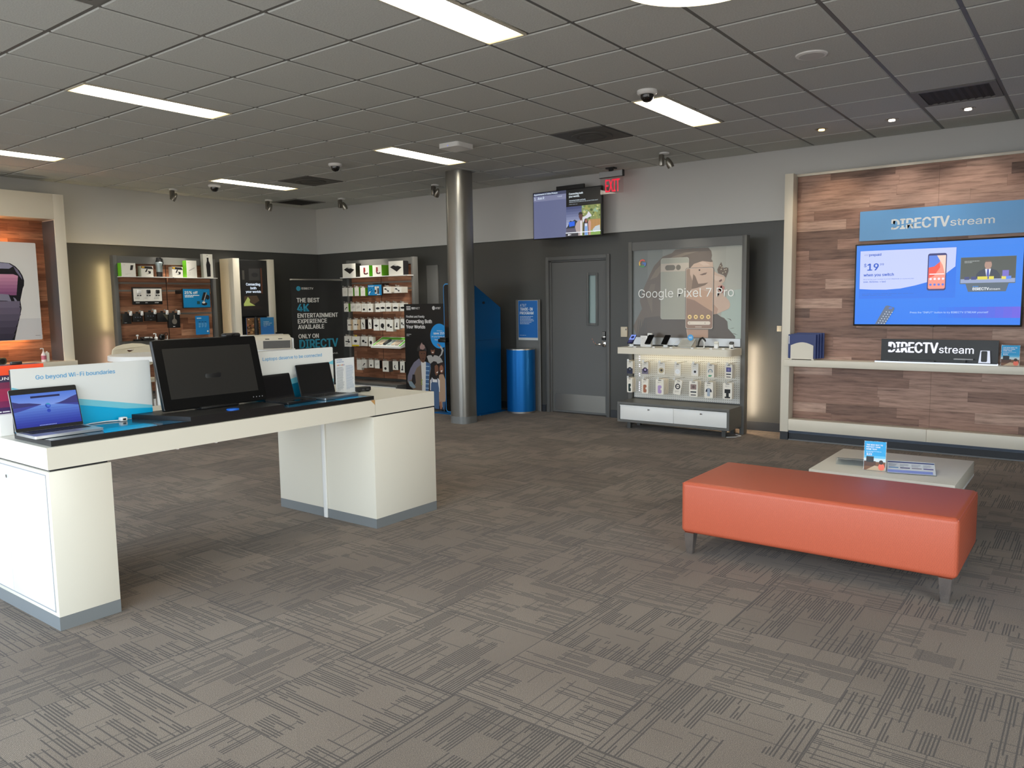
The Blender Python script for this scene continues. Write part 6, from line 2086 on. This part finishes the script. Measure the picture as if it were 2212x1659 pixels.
# ================================================================== LEFT WALL
# ---- wood clad feature wall on the left (front view frame at y = 4.18)
t = thing('feature_wall', 'cream framed wood display wall at the left edge of the photo', 'display wall', (0.9, 4.18, 0))
FW = 1.478
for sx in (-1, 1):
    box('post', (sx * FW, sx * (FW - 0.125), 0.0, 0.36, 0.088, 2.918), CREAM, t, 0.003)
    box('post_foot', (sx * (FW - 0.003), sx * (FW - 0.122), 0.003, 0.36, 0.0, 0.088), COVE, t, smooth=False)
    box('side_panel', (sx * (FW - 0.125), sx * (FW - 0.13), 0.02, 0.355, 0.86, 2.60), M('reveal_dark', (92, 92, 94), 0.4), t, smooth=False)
box('top_rail', (-FW + 0.125, FW - 0.125, 0.0, 0.36, 2.61, 2.918), CREAM, t, 0.003)
box('wood_panel', (-FW + 0.125, FW - 0.125, 0.345, 0.36, 0.22, 2.61), WOOD_L, t, smooth=False)
box('shelf', (-FW + 0.02, FW - 0.005, -0.08, 0.345, 0.80, 0.862), CREAM, t, 0.003)
box('lower_rail', (-FW + 0.125, FW - 0.125, 0.002, 0.345, 0.105, 0.226), CREAM, t, 0.002)
box('kick_base', (-FW + 0.125, FW - 0.125, 0.03, 0.345, 0.0, 0.104), COVE, t, smooth=False)

t = thing('backlit_poster', 'backlit white poster of a purple folding phone on the left wood wall', 'poster', (0.9, 4.32, 0))
MB().prism(rrect(-1.17, 1.172, 1.138, 2.320, 0.012, 3), 0.0, 0.03, ink(222, 222, 222, 0.3), 'y').build('poster_board', t)
lb = MB()
WARM_LED = M('warm_poster_led', (255, 178, 108), 0.5, emit=26.0)
lb.box(-1.05, 1.05, 0.09, 0.10, 1.17, 1.19, WARM_LED).box(-1.05, 1.05, 0.09, 0.10, 2.27, 2.29, WARM_LED)
lb.build('led_strip', t, smooth=False)
box('standoff', (-1.0, 1.0, 0.03, 0.204, 1.5, 1.95), BLACK_MT, t, smooth=False)
p = PR(-0.0005)
PG = [ink(216, 216, 218, 0.3), ink(206, 206, 210, 0.3)]
p.rect(0.2, 1.168, 1.142, 1.40, PG[1])
SH = ink(24, 22, 28, 0.25)
p.poly([(0.60, 2.078), (0.768, 2.076), (0.875, 2.066), (0.93, 2.03), (0.971, 1.98), (1.0, 1.92), (1.014, 1.863), (1.008, 1.80), (0.992, 1.766), (0.955, 1.62), (0.961, 1.522), (0.94, 1.44), (0.90, 1.30), (0.858, 1.142), (0.60, 1.142)], SH)
p.poly([(0.60, 2.072), (0.768, 2.070), (0.86, 2.062), (0.905, 2.03), (0.86, 2.0), (0.60, 2.0)], ink(150, 148, 176, 0.25))
p.poly([(0.905, 2.035), (0.95, 1.99), (0.985, 1.92), (0.995, 1.87), (0.975, 1.90), (0.93, 1.97)], ink(120, 116, 140, 0.25))
for i in range(6):
    f = i / 5
    zt, zb_ = 1.935 - i * 0.042, 1.935 - (i + 1) * 0.042
    xr = 0.952 - i * 0.006
    p.poly([(0.60, zb_), (xr - 0.005, zb_), (xr, zt), (0.60, zt)] if i else [(0.60, zb_), (xr - 0.005, zb_), (0.95, zt - 0.02), (0.90, zt), (0.60, zt)], ink(int(206 - 70 * f), int(146 - 62 * f), int(178 - 52 * f), 0.25))
p.poly([(0.60, 1.70), (0.74, 1.70), (0.833, 1.692), (0.902, 1.644), (0.955, 1.545), (0.94, 1.56), (0.88, 1.60), (0.80, 1.618), (0.60, 1.622)], ink(132, 130, 152, 0.25))
p.poly([(0.83, 1.694), (0.878, 1.664), (0.895, 1.60), (0.855, 1.612)], SH)
for i in range(6):
    f = i / 5
    zt, zb_ = 1.612 - i * 0.078, 1.612 - (i + 1) * 0.078
    p.poly([(0.60, zb_), (0.938 - 0.028 * max(0, i - 1), zb_), (0.95 - 0.026 * max(0, i - 2), zt), (0.60, zt)], ink(int(112 - 56 * f), int(104 - 52 * f), int(126 - 56 * f), 0.25))
p.rect(1.093, 1.15, 1.187, 1.191, ink(120, 120, 124))
p.build('phone_picture', t, smooth=False)

t = thing('sanitizer_bottle', 'white pump bottle on the cream shelf at the left wood wall', 'bottle', (2.012, 4.18, 0.8625))
MB().lathe([(0.026, 0), (0.028, 0.004), (0.028, 0.085), (0.020, 0.105), (0.011, 0.112)], ink(232, 226, 226), n=20).build('bottle_body', t)
MB().lathe([(0.0285, 0.03), (0.0285, 0.08)], ink(196, 110, 130), n=20).build('bottle_label', t)
MB().cyl((0, 0, 0), 0.012, 0.112, 0.128, WHITE_PL, 14).cyl((0, 0, 0), 0.005, 0.128, 0.165, WHITE_PL, 10).tube([(0, 0, 0.165), (-0.03, -0.006, 0.168), (-0.036, -0.007, 0.160)], 0.006, WHITE_PL, 8).build('pump', t)
t = thing('refill_bottle', 'plain white bottle right beside the pump bottle on the cream shelf', 'bottle', (2.058, 4.20, 0.8625))
MB().box(-0.024, 0.024, -0.018, 0.018, 0, 0.115, ink(226, 228, 218), 0.008, 3).build('bottle_body', t)
MB().cyl((0, 0, 0), 0.01, 0.115, 0.128, WHITE_PL, 12).build('cap', t)
t = thing('demo_speaker', 'dark rounded gadget on the cream shelf, cut by the left edge', 'speaker', (1.52, 4.20, 0.8625))
MB().box(-0.10, 0.085, -0.04, 0.04, 0, 0.085, ink(52, 62, 50, 0.5), 0.03, 4).build('speaker_body', t)
MB().cyl((0, 0, 0), 0.03, 0, 0.003, BLACK_PL, 18).build('speaker_driver', t, (0.03, -0.04, 0.042), (pi / 2, 0, 0))

# ---- grey and wood unit on the left wall
A1 = (3.70, 4.22, 0)
u1 = unit('grey and wood display unit on the left wall with few hanging packs', (A1[0], A1[1], 0), 0, 0.74, WOOD_L)
cabinet(u1, -0.69, 0.69, -0.30, 0.055, 0.085, 0.322, WHITE_PL, (-0.32, 0.32), 0.0)
box('shelf', (-0.70, 0.012, -0.115, 0.045, 1.916, 1.926), WHITE_PL, u1, smooth=False)
box('shelf', (0.028, 0.70, -0.115, 0.045, 1.914, 1.924), WHITE_PL, u1, smooth=False)
box('shelf_edge', (-0.72, 0.72, -0.14, 0.045, 1.012, 1.066), DARK_FIX, u1, smooth=False)
box('counter', (-0.70, 0.70, -0.24, 0.045, 0.955, 1.010), CREAM, u1, 0.004)
G1 = 'boxes on the two white shelves of the left wall unit'
S1 = (3.68, 4.22, 0)
carton(S1, 'white box with green side and black gadget, far left of the shelf', -0.668, -0.478, 2.101, 1.9268, -0.10, 0.098, WC, LIME, fig_device, None, G1, strip=None)
carton(S1, 'white box with dark cable picture, on the left white shelf', -0.402, -0.236, 2.068, 1.9268, -0.10, 0.09, WC, LG, fig_otter, None, G1)
carton(S1, 'white box with dark cable picture, on the right white shelf', 0.036, 0.192, 2.068, 1.9248, -0.10, 0.09, WC, LG, fig_otter, None, G1)
carton(S1, 'tall white box with green side and slim grey picture', 0.252, 0.406, 2.162, 1.9248, -0.10, 0.098, WC, LIME, fig_stand, None, G1)
t = carton(S1, 'tallest white box with black bottle picture, right end of shelf', 0.515, 0.662, 2.262, 1.9248, -0.10, 0.07, WC, LG, fig_bottle, None, G1)
# green printed strips at the left of two boxes


t = thing('travel_tumbler', 'grey insulated tumbler with black lid on the left shelf', 'tumbler', (3.68 - 0.121, 4.17, 1.9268))
MB().lathe([(0.040, 0.0), (0.041, 0.066), (0.0405, 0.067)], BLACK_PL, n=24).build('base', t)
MB().lathe([(0.0405, 0.067), (0.044, 0.15), (0.052, 0.19), (0.050, 0.196), (0.046, 0.2)], M('tumbler_grey', (156, 168, 170), 0.35, 0.4), n=24).build('cup', t)
MB().lathe([(0.046, 0.2), (0.034, 0.24), (0.034, 0.262), (0.02, 0.266)], BLACK_PL, n=24).tube([(0.03, -0.03, 0.25), (0.035, -0.045, 0.19), (0.02, -0.05, 0.15)], 0.008, BLACK_PL).build('lid', t)
t = thing('earbud_display', 'black and white earbud display board on the left wall unit', 'display', (3.68 - 0.336, 4.12, 1.551))
box('board', (-0.204, 0.206, 0.0, 0.03, 0.0, 0.232), BLACK_PL, t, 0.003)
p = PR(-0.0006)
p.rect(-0.194, 0.198, 0.046, 0.214, ink(232, 230, 224))
for i in range(3):
    xc = -0.128 + i * 0.131
    p.rect(xc + 0.064, xc + 0.066, 0.05, 0.21, ink(206, 204, 200))
    p.lines(xc - 0.05, xc + 0.055, 0.078, 0.096, 1, ink(150, 148, 146), 0.3, i)
    p.lines(xc - 0.04, xc + 0.04, 0.016, 0.034, 1, ink(206, 206, 206), 0.5, i)
p.build('printing', t, smooth=False)
for i in range(3):
    xc = -0.118 + i * 0.128
    c = (WHITE_PL, BLACK_PL, BLACK_PL)[i]
    MB().box(xc - 0.026, xc + 0.026, -0.024, -0.001, 0.148, 0.200, c, 0.012, 3).build('charging_case', t)
    for dx in (-0.018, 0.018):
        MB().box(xc + dx - 0.009, xc + dx + 0.009, -0.012, -0.001, 0.114, 0.130, BLACK_PL, 0.004).build('earbud', t)
t = thing('wall_sign', 'blue sign offering 25% off a charger on the left wall unit', 'sign', (3.68 + 0.381, 4.12, 1.496))
box('board', (-0.214, 0.212, 0.0, 0.02, 0.0, 0.272), BLACK_PL, t, 0.003)
box('bracket', (-0.24, -0.20, 0.0, 0.14, 0.20, 0.25), BLACK_PL, t, smooth=False)
p = PR(-0.0006)
p.rect(-0.205, 0.206, 0.006, 0.266, ink(0, 122, 178))
p.text('25% off', -0.182, 0.02, 0.198, 0.036, ink(238, 240, 236), 0.03)
p.lines(-0.18, 0.045, 0.146, 0.186, 2, ink(226, 234, 238), 0.55, 5)
p.poly([(0.07, 0.11), (0.13, 0.10), (0.165, 0.215), (0.11, 0.222)], DK)
p.poly(ell(0.17, 0.15, 0.03, 0.036, 16), DK)
p.poly(ell(0.115, 0.055, 0.045, 0.022, 18), DK)
p.poly(ell(0.105, 0.075, 0.025, 0.014, 14), ink(226, 224, 220))
p.poly([(0.10, 0.09), (0.112, 0.09), (0.16, 0.215), (0.15, 0.218)], ink(180, 180, 180))
p.poly(rrect(0.0, 0.045, 0.052, 0.095, 0.005, 2), ink(24, 70, 70))
p.build('printed_sign', t, smooth=False)
t = thing('wall_sign', 'small blue text sign low on the left wall unit', 'sign', (3.68 + 0.456, 4.13, 1.113))
box('board', (-0.104, 0.104, 0.0, 0.012, 0.0, 0.268), ink(18, 122, 190), t, smooth=False)
p = PR(-0.0006)
p.lines(-0.085, 0.085, 0.225, 0.245, 1, ink(200, 226, 242), 0.6, 1)
for i in range(3):
    a = -0.06 + i * 0.045
    p.rect(a, a + 0.028, 0.178, 0.186, ink(20, 50, 90))
    p.lines(a, a + 0.036, 0.10, 0.17, 5, ink(140, 196, 228), 0.35, i)
p.poly(ell(0.075, 0.045, 0.013, 0.013, 14), ink(226, 236, 240))
p.build('printed_sign', t, smooth=False)

MB().cyl((-0.62, 0.14, 0), 0.013, 1.20, 2.10, TUBE, 10).build('back_light', u1)
MB().cyl((-0.62, 0.14, 0), 0.013, 0.25, 1.12, M('pink_warm_tube', (255, 206, 170), 0.5, emit=50.0), 10).build('back_light', u1)

# hanging packs with white security tags
SX = 3.68
HP = [('black long slim pack, first from the left on the lower peg row', -0.680, 0.105, 1.436, 1.300, None),
      ('black wide pack with small icons, second on the lower peg row', -0.535, 0.130, 1.434, 1.322, 'icons'),
      ('black wide pack with faint print, third on the lower peg row', -0.360, 0.145, 1.450, 1.330, 'icons'),
      ('black pack with a pale triangle, fourth on the lower peg row', -0.190, 0.150, 1.440, 1.312, 'tri'),
      ('black tall pack with a grey round device, fifth on the lower peg row', -0.025, 0.160, 1.434, 1.226, 'disc')]
for lab, x, w, zt, zb_, pic in HP:
    h = zt - zb_
    t = thing('accessory_pack', lab, 'package', (SX + x, 4.03, zb_), -4, 'black packs hanging on the left wall unit')
    MB().box(-w / 2, w / 2, 0.0, 0.05, 0, h, BLACK_PL, 0.002).build('carton', t)
    p = PR(-0.0005)
    if pic == 'icons':
        for k in range(3):
            p.poly(ell(-w * 0.25 + k * w * 0.25, h * 0.55, 0.008, 0.008, 8), ink(84, 92, 110))
        p.lines(-w * 0.1, w * 0.4, h * 0.1, h * 0.2, 1, ink(130, 130, 130), 0.5)
    elif pic == 'tri':
        p.poly([(0.0, h * 0.86), (w * 0.46, h * 0.86), (w * 0.40, h * 0.2)], ink(120, 112, 88))
        p.poly([(0.0, h * 0.86), (w * 0.42, h * 0.16), (w * 0.46, h * 0.86)], ink(86, 80, 64))
    elif pic == 'disc':
        p.poly(ell(0.0, h * 0.42, w * 0.22, w * 0.24, 16), ink(112, 106, 98))
        p.rect(-0.008, 0.008, h * 0.5, h * 0.86, ink(120, 112, 102))
        p.lines(-w * 0.15, w * 0.3, h * 0.06, h * 0.13, 1, ink(226, 226, 226), 0.6)
    else:
        p.lines(-w * 0.35, w * 0.35, h * 0.08, h * 0.16, 1, ink(190, 190, 190), 0.4)
    p.build('printed_front', t, smooth=False)
    MB().box(-0.018, 0.018, 0.02, 0.024, h, h + 0.02, BLACK_PL).build('hang_tab', t, smooth=False)
    hook(u1, SX - A1[0] + x, zt + 0.024, 0.045, -0.235)
    s_ = thing('security_tag', 'white security lock on the peg of the ' + lab.split(',')[0].replace('black ', '').replace('with ', 'with '), 'security tag', (SX + x + w * 0.28, 3.985, zt - 0.028), -4, 'white security locks on the lower pegs')
    MB().box(-0.016, 0.016, -0.012, 0.02, 0, 0.06, WHITE_PL, 0.008, 3).build('tag_body', s_)
    MB().cyl((0, 0, 0), 0.006, 0, 0.003, ink(150, 150, 150), 10).build('tag_lock', s_, (0, -0.012, 0.018), (pi / 2, 0, 0))

# things on the counter of the left unit
t = thing('earbud_stand', 'small black stand holding white earbuds on the left unit counter', 'stand', (3.165, 4.12, 1.0675))
MB().box(-0.045, 0.045, -0.03, 0.03, 0, 0.022, BLACK_PL, 0.003).tube([(0, 0, 0.02), (0.005, 0, 0.06)], 0.005, WHITE_PL).build('stand_base', t)
MB().box(-0.014, 0.02, -0.012, 0.012, 0.06, 0.082, WHITE_PL, 0.008, 3).build('earbud', t)
t = thing('earbud_tray', 'tilted black tray with a white case on the left unit counter', 'tray', (3.295, 4.10, 1.0675))
MB().prism([(-0.04, 0.0), (0.05, 0.0), (0.05, 0.05), (-0.04, 0.012)], -0.075, 0.075, BLACK_PL, 'x').build('tray_body', t, smooth=False)
MB().box(-0.035, 0.02, -0.02, 0.02, 0.032, 0.05, WHITE_PL, 0.008, 3).build('charging_case', t)
for dx in (0.04, 0.058):
    MB().tube([(dx, -0.015, 0.03), (dx + 0.006, 0.01, 0.045)], 0.005, WHITE_PL, 6).build('earbud', t)
t = thing('sanitizer_bottle', 'small white pump bottle seen just above the touch monitor', 'bottle', (3.43, 4.13, 1.0675))
MB().lathe([(0.022, 0), (0.024, 0.005), (0.024, 0.03), (0.014, 0.045)], WHITE_PL, n=18).build('bottle_body', t)
MB().cyl((0, 0, 0), 0.008, 0.045, 0.085, WHITE_PL, 10).tube([(0, 0, 0.085), (-0.03, -0.005, 0.088), (-0.036, -0.006, 0.08)], 0.006, WHITE_PL).build('pump', t)
t = thing('round_speaker', 'round black speaker beside the pump bottle above the monitor', 'speaker', (3.51, 4.12, 1.0675))
MB().box(-0.038, 0.038, -0.03, 0.03, 0.0, 0.078, BLACK_PL, 0.026, 4).build('speaker_body', t)
MB().cyl((0, 0, 0), 0.024, 0, 0.002, BLACK_GL, 18).build('speaker_driver', t, (0, -0.0305, 0.04), (pi / 2, 0, 0))
t = thing('ring_holder', 'thin ring on a white stem right of the round black speaker', 'stand', (3.575, 4.12, 1.0675))
MB().cyl((0, 0, 0), 0.02, 0, 0.004, WHITE_PL, 16).cyl((0.012, 0, 0), 0.005, 0, 0.055, WHITE_PL, 8).build('stem', t)
MB().tube([(0.02 * math.cos(a), 0, 0.074 + 0.02 * math.sin(a)) for a in [2 * pi * k / 16 for k in range(17)]], 0.004, BLACK_PL, 6).build('ring', t)

# ---- screen tower
t = thing('screen_tower', 'cream tower with an upright black screen on the left wall', 'display', (4.95, 4.20, 0))
for a, b in ((-0.228, -0.118), (0.398, 0.500)):
    box('post', (a, b, 0.0, 0.345, 0.0, 2.226), CREAM, t, 0.003)
box('back_panel', (-0.118, 0.398, 0.10, 0.34, 0.0, 2.205), BLACK_MT, t, smooth=False)
MB().box(-0.116, 0.396, 0.04, 0.10, 1.345, 2.21, BLACK_PL, 0.003).build('screen_casing', t)
box('ledge', (-0.23, 0.47, -0.20, 0.0, 1.035, 1.075), WHITE_PL, t, 0.004)
p = PR(0.0395)
p.rect(-0.10, 0.38, 1.36, 2.20, scr(3, 3, 4))
p.rect(-0.055, 0.335, 1.455, 2.115, scr(10, 8, 8))
p.poly([(-0.05, 2.05), (-0.012, 2.05), (-0.012, 1.91), (-0.05, 1.91)], scr(62, 58, 50))
p.poly([(0.065, 2.08), (0.262, 2.085), (0.262, 1.90), (0.065, 1.90)], scr(40, 38, 36))
p.poly(ell(0.17, 1.985, 0.06, 0.035, 12), scr(20, 20, 22))
p.rect(0.275, 0.30, 1.70, 2.09, scr(66, 34, 18))
p.poly([(-0.035, 1.66), (0.19, 1.67), (0.235, 1.59), (0.10, 1.52), (-0.03, 1.50)], scr(58, 44, 30))
p.poly([(-0.045, 1.545), (0.03, 1.65), (0.065, 1.61), (0.058, 1.565), (0.155, 1.515), (-0.045, 1.51)], scr(150, 160, 84))
p.poly([(-0.05, 1.51), (0.24, 1.51), (0.30, 1.46), (-0.05, 1.46)], scr(22, 14, 12))
p.text('Connecting', 0.008, 0.258, 1.822, 0.038, scr(226, 240, 255), 0.03)
p.text('both', 0.082, 0.188, 1.765, 0.038, scr(226, 240, 255), 0.03)
p.text('your worlds', -0.002, 0.268, 1.712, 0.034, scr(226, 240, 255), 0.03)
p.build('screen', t, smooth=False)
t = thing('counter_card', 'blue card with a photo strip standing under the tower screen', 'sign', (4.94, 4.03, 1.0755))
box('card', (-0.152, 0.335, 0.0, 0.004, 0.0, 0.258), ink(56, 130, 208), t, smooth=False)
box('card_foot', (-0.152, 0.335, 0.0, 0.06, 0.0, 0.003), ACRYLIC, t, smooth=False)
p = PR(-0.0004)
p.rect(-0.15, 0.095, 0.0, 0.257, ink(130, 96, 64))
rr = random.Random(11)
for i in range(26):
    a, b = rr.uniform(-0.13, 0.075), rr.uniform(0.02, 0.235)
    s_ = rr.uniform(0.01, 0.03)
    p.poly(ell(a, b, min(s_, a + 0.149, 0.094 - a), s_ * 0.6, 9), ink(*rr.choice(((196, 160, 110), (70, 44, 34), (226, 206, 170), (176, 110, 80), (90, 60, 40)))))
p.rect(0.095, 0.334, 0.13, 0.257, ink(58, 140, 200))
p.text('coupons', 0.145, 0.245, 0.186, 0.014, ink(224, 238, 250), 0.03)
p.text('at table end', 0.145, 0.292, 0.162, 0.014, ink(224, 238, 250), 0.03)
p.text('on the go', 0.145, 0.262, 0.138, 0.014, ink(224, 238, 250), 0.03)
p.lines(0.145, 0.29, 0.112, 0.126, 1, ink(190, 216, 240), 0.3)
p.build('printed_front', t, smooth=False)
t = thing('tower_speaker', 'slim black cylinder speaker before the blue card at the tower', 'speaker', (4.93, 3.985 + 0.0, 1.0755))
MB().lathe([(0.030, 0.0), (0.032, 0.006), (0.032, 0.20), (0.026, 0.235), (0.022, 0.27), (0.016, 0.274)], BLACK_MT, n=24).build('speaker_body', t)
MB().lathe([(0.0325, 0.012), (0.0325, 0.018)], ink(60, 60, 62), n=24).build('seam_ring', t)
t = thing('card_slot', 'small black slot block on the right end of the tower ledge', 'block', (5.36, 4.05, 1.0755))
MB().box(-0.034, 0.034, -0.02, 0.02, 0, 0.022, BLACK_PL, 0.003).build('block_body', t)
box('slot', (-0.028, 0.028, -0.004, 0.004, 0.0215, 0.0225), ink(70, 70, 72), t, smooth=False)

# ---- roll-up banner
t = thing('roll_up_banner', 'tall black roll-up banner with white and blue words about 4K', 'banner', (5.232, 2.918, 0), -10.99)
BANK = ink(36, 36, 35, 0.55)
n = 14
bv, bf = [], []
for i in range(n + 1):
    a = -0.405 + 0.81 * i / n
    yy = 0.010 * math.sin(i * 1.1) * (0.4 if i in (0, n) else 1.0) * 0.4
    bv += [(a, yy + 0.004, 0.075), (a, yy + 0.004, 1.862)]
for i in range(n):
    bf.append((2 * i, 2 * i + 2, 2 * i + 3, 2 * i + 1))
bb = MB().add(bv, bf, BANK)
bb.add([(x, y + 0.003, z) for x, y, z in bv], [f[::-1] for f in bf], BANK)
bb.build('banner_sheet', t)
MB().box(-0.413, 0.423, -0.012, 0.018, 1.86, 1.886, ALU, 0.006).build('top_bar', t)
MB().box(-0.43, 0.43, -0.06, 0.06, 0.0, 0.08, ALU, 0.012).build('cassette', t)
for sx in (-0.30, 0.30):
    box('foot', (sx - 0.03, sx + 0.03, -0.16, 0.16, 0.0, 0.01), BLACK_PL, t, smooth=False)
MB().tube([(0, 0.022, 0.07), (0, 0.022, 1.87)], 0.008, ALU).build('pole', t)
p = PR(-0.0045)
CYB, WH = ink(52, 150, 180), ink(226, 224, 218)
globe(p, -0.290, 1.748, 0.034, CYB, BANK)
p.text('DIRECTV', -0.241, -0.059, 1.735, 0.028, WH, 0.02)
p.text('THE BEST', -0.327, 0.033, 1.552, 0.060, WH, 0.035)
p.text('4K', -0.325, -0.133, 1.423, 0.105, CYB, 0.035)
p.text('ENTERTAINMENT', -0.323, 0.326, 1.333, 0.060, WH, 0.035)
p.text('EXPERIENCE', -0.323, 0.141, 1.252, 0.059, WH, 0.035)
p.text('AVAILABLE', -0.323, 0.092, 1.170, 0.060, WH, 0.035)
p.text('ONLY ON', -0.322, -0.001, 1.036, 0.060, WH, 0.035)
p.text('DIRECTV', -0.314, 0.312, 0.895, 0.120, CYB, 0.035)
p.text('in the palm of your hand.', -0.314, 0.303, 0.786, 0.024, WH, 0.0)
p.build('lettering', t, smooth=False)

# ================================================================== MIDDLE OF THE ROOM, BEHIND THE DISPLAY TABLE
t = thing('round_table', 'white round high table partly hidden by the touch monitor', 'table', (2.36, 2.13, 0))
MB().lathe([(0.46, 0.938), (0.50, 0.946), (0.50, 0.996), (0.496, 1.0)], WHITE_PL, n=56).build('tabletop', t)
MB().cyl((0, 0, 0), 0.05, 0.03, 0.94, ALU, 20).build('pedestal', t)
MB().lathe([(0.30, 0.0), (0.30, 0.012), (0.06, 0.03)], ALU, n=36).build('base', t)


def plate_with_holes(outer, holes, depth):
    cu = bpy.data.curves.new('plate', 'CURVE')
    cu.dimensions = '2D'
    cu.fill_mode = 'BOTH'
    cu.extrude = depth / 2
    cu.bevel_depth = 0.006
    for pts in [outer] + holes:
        sp_ = cu.splines.new('POLY')
        sp_.points.add(len(pts) - 1)
        for q_, (a, b) in zip(sp_.points, pts):
            q_.co = (a, b, 0, 1)
        sp_.use_cyclic_u = True
    o = bpy.data.objects.new('plate', cu)
    COL.objects.link(o)
    me = bpy.data.meshes.new_from_object(o.evaluated_get(bpy.context.evaluated_depsgraph_get()))
    bpy.data.objects.remove(o)
    bpy.data.curves.remove(cu)
    m = MB()
    vs = [v.co[:] for v in me.vertices]
    fs = [list(f.vertices) for f in me.polygons]
    bpy.data.meshes.remove(me)
    return vs, fs


t = thing('stool', 'cream plastic high stool behind the white round table', 'chair', (2.47, 2.88, 0), -6)
CHM = M('cream_plastic', (226, 216, 192), 0.45)
outer = [(-0.20, 0.005), (-0.225, 0.05), (-0.222, 0.12), (-0.235, 0.16), (-0.225, 0.205), (-0.19, 0.235), (-0.10, 0.258), (0.0, 0.265), (0.10, 0.258), (0.18, 0.235), (0.225, 0.19), (0.24, 0.13), (0.235, 0.07), (0.205, 0.015), (0.15, 0.0), (-0.15, 0.0)]
slot1 = [(-0.10 + 0.02, 0.205), (-0.03, 0.212), (0.015, 0.207), (0.008, 0.18), (-0.03, 0.165), (-0.06, 0.172)]
slot2 = [(-0.07, 0.03), (-0.05, 0.065), (-0.01, 0.075), (0.03, 0.06), (0.04, 0.03)]
vs, fs = plate_with_holes(outer, [slot1, slot2], 0.014)
MB().add([(x, 0.25 * x * x * -1.0 - z + 0.0, 0.825 + y) for x, y, z in vs], fs, CHM).build('backrest', t, (0, 0.02, 0))
MB().prism(rrect(-0.21, 0.21, -0.40, 0.0, 0.08, 6), 0.66, 0.685, CHM, 'z').build('seat', t)
for sx in (-0.12, 0.12):
    MB().tube([(sx, -0.02, 0.68), (sx, 0.02, 0.78), (sx, 0.02, 0.86)], 0.012, CHM).build('back_support', t)
for sx in (-1, 1):
    for sy in (-0.36, -0.03):
        MB().tube([(sx * 0.16, sy, 0.665), (sx * 0.21, sy + (-0.04 if sy < -0.2 else 0.04), 0.0)], 0.011, ALU).build('leg', t)
fr_ = MB()
for sx in (-0.19, 0.19):
    fr_.tube([(sx, -0.385, 0.25), (sx, 0.0, 0.25)], 0.009, ALU)
fr_.tube([(-0.19, -0.385, 0.25), (0.19, -0.385, 0.25)], 0.009, ALU)
fr_.build('foot_rest', t)

t = thing('service_counter', 'white service counter behind the monitor carrying the printer', 'counter', (4.02, 2.28, 0), -32)
MB().box(-0.45, 0.22, 0.0, 0.5, 0.0, 0.93, CREAM, 0.004).build('counter_body', t)
MB().box(-0.47, 0.24, -0.02, 0.52, 0.93, 0.955, WHITE_PL, 0.004).build('worktop', t)
MB().box(0.20, 0.225, -0.015, 0.515, 0.955, 1.088, WHITE_PL, 0.003).build('side_screen', t)
t = thing('printer', 'white printer with a dark grey front panel on the white counter', 'printer', (3.98, 2.21, 0.9555), -32)
PRM = M('printer_white', (214, 208, 194), 0.45)
MB().prism([(0.05, 0.0), (0.05, 0.118), (0.20, 0.165), (0.42, 0.175), (0.42, 0.0)], -0.26, 0.19, PRM, 'x').build('printer_body', t, smooth=False)
box('front_panel', (-0.16, 0.175, 0.043, 0.051, 0.012, 0.108), M('printer_grey', (82, 80, 78), 0.4), t, smooth=False)
box('paper_tray', (-0.16, 0.175, 0.0, 0.052, 0.0, 0.010), PRM, t, smooth=False)
pm = MB()
for a in (-0.13, 0.03):
    pm.box(a, a + 0.05, 0.075, 0.10, 0.126, 0.134, BLACK_PL)
pm.build('button', t, smooth=False)

# ================================================================== LAMPS (each belongs to a fitting above)
lamp('SPOT', 'downlight_beam', (5.80, -3.96, H - 0.03), (6.3, -4.0, 1.8), 14, (1, 0.75, 0.5), 0.03, 80)
lamp('SPOT', 'downlight_beam', (5.80, -4.58, H - 0.03), (6.3, -4.6, 1.8), 20, (1, 0.92, 0.82), 0.03, 80)
lamp('SPOT', 'downlight_beam', (5.79, -5.18, H - 0.03), (6.3, -5.2, 1.8), 20, (1, 0.92, 0.82), 0.03, 80)
SPW = (1.0, 0.93, 0.80)
for (x, y), tgt, pw in (((3.75, 3.98), (3.7, 4.3, 1.3), 110), ((5.30, 4.0), (4.6, 4.5, 1.5), 90), ((5.90, 3.10), (6.5, 2.6, 1.25), 110), ((5.85, 1.19), (6.4, 2.4, 1.2), 100), ((5.83, -2.32), (6.3, -2.6, 1.0), 40)):
    lamp('SPOT', 'spotlight_beam', (x, y, H - 0.22), tgt, pw, SPW, 0.03, 48, 0.9)
lamp('AREA', 'shelf_glow', (6.20, -2.34, 0.882), (6.27, -2.34, 0.3), 1.3, (1, 0.83, 0.5), 1.2, size_y=0.04)
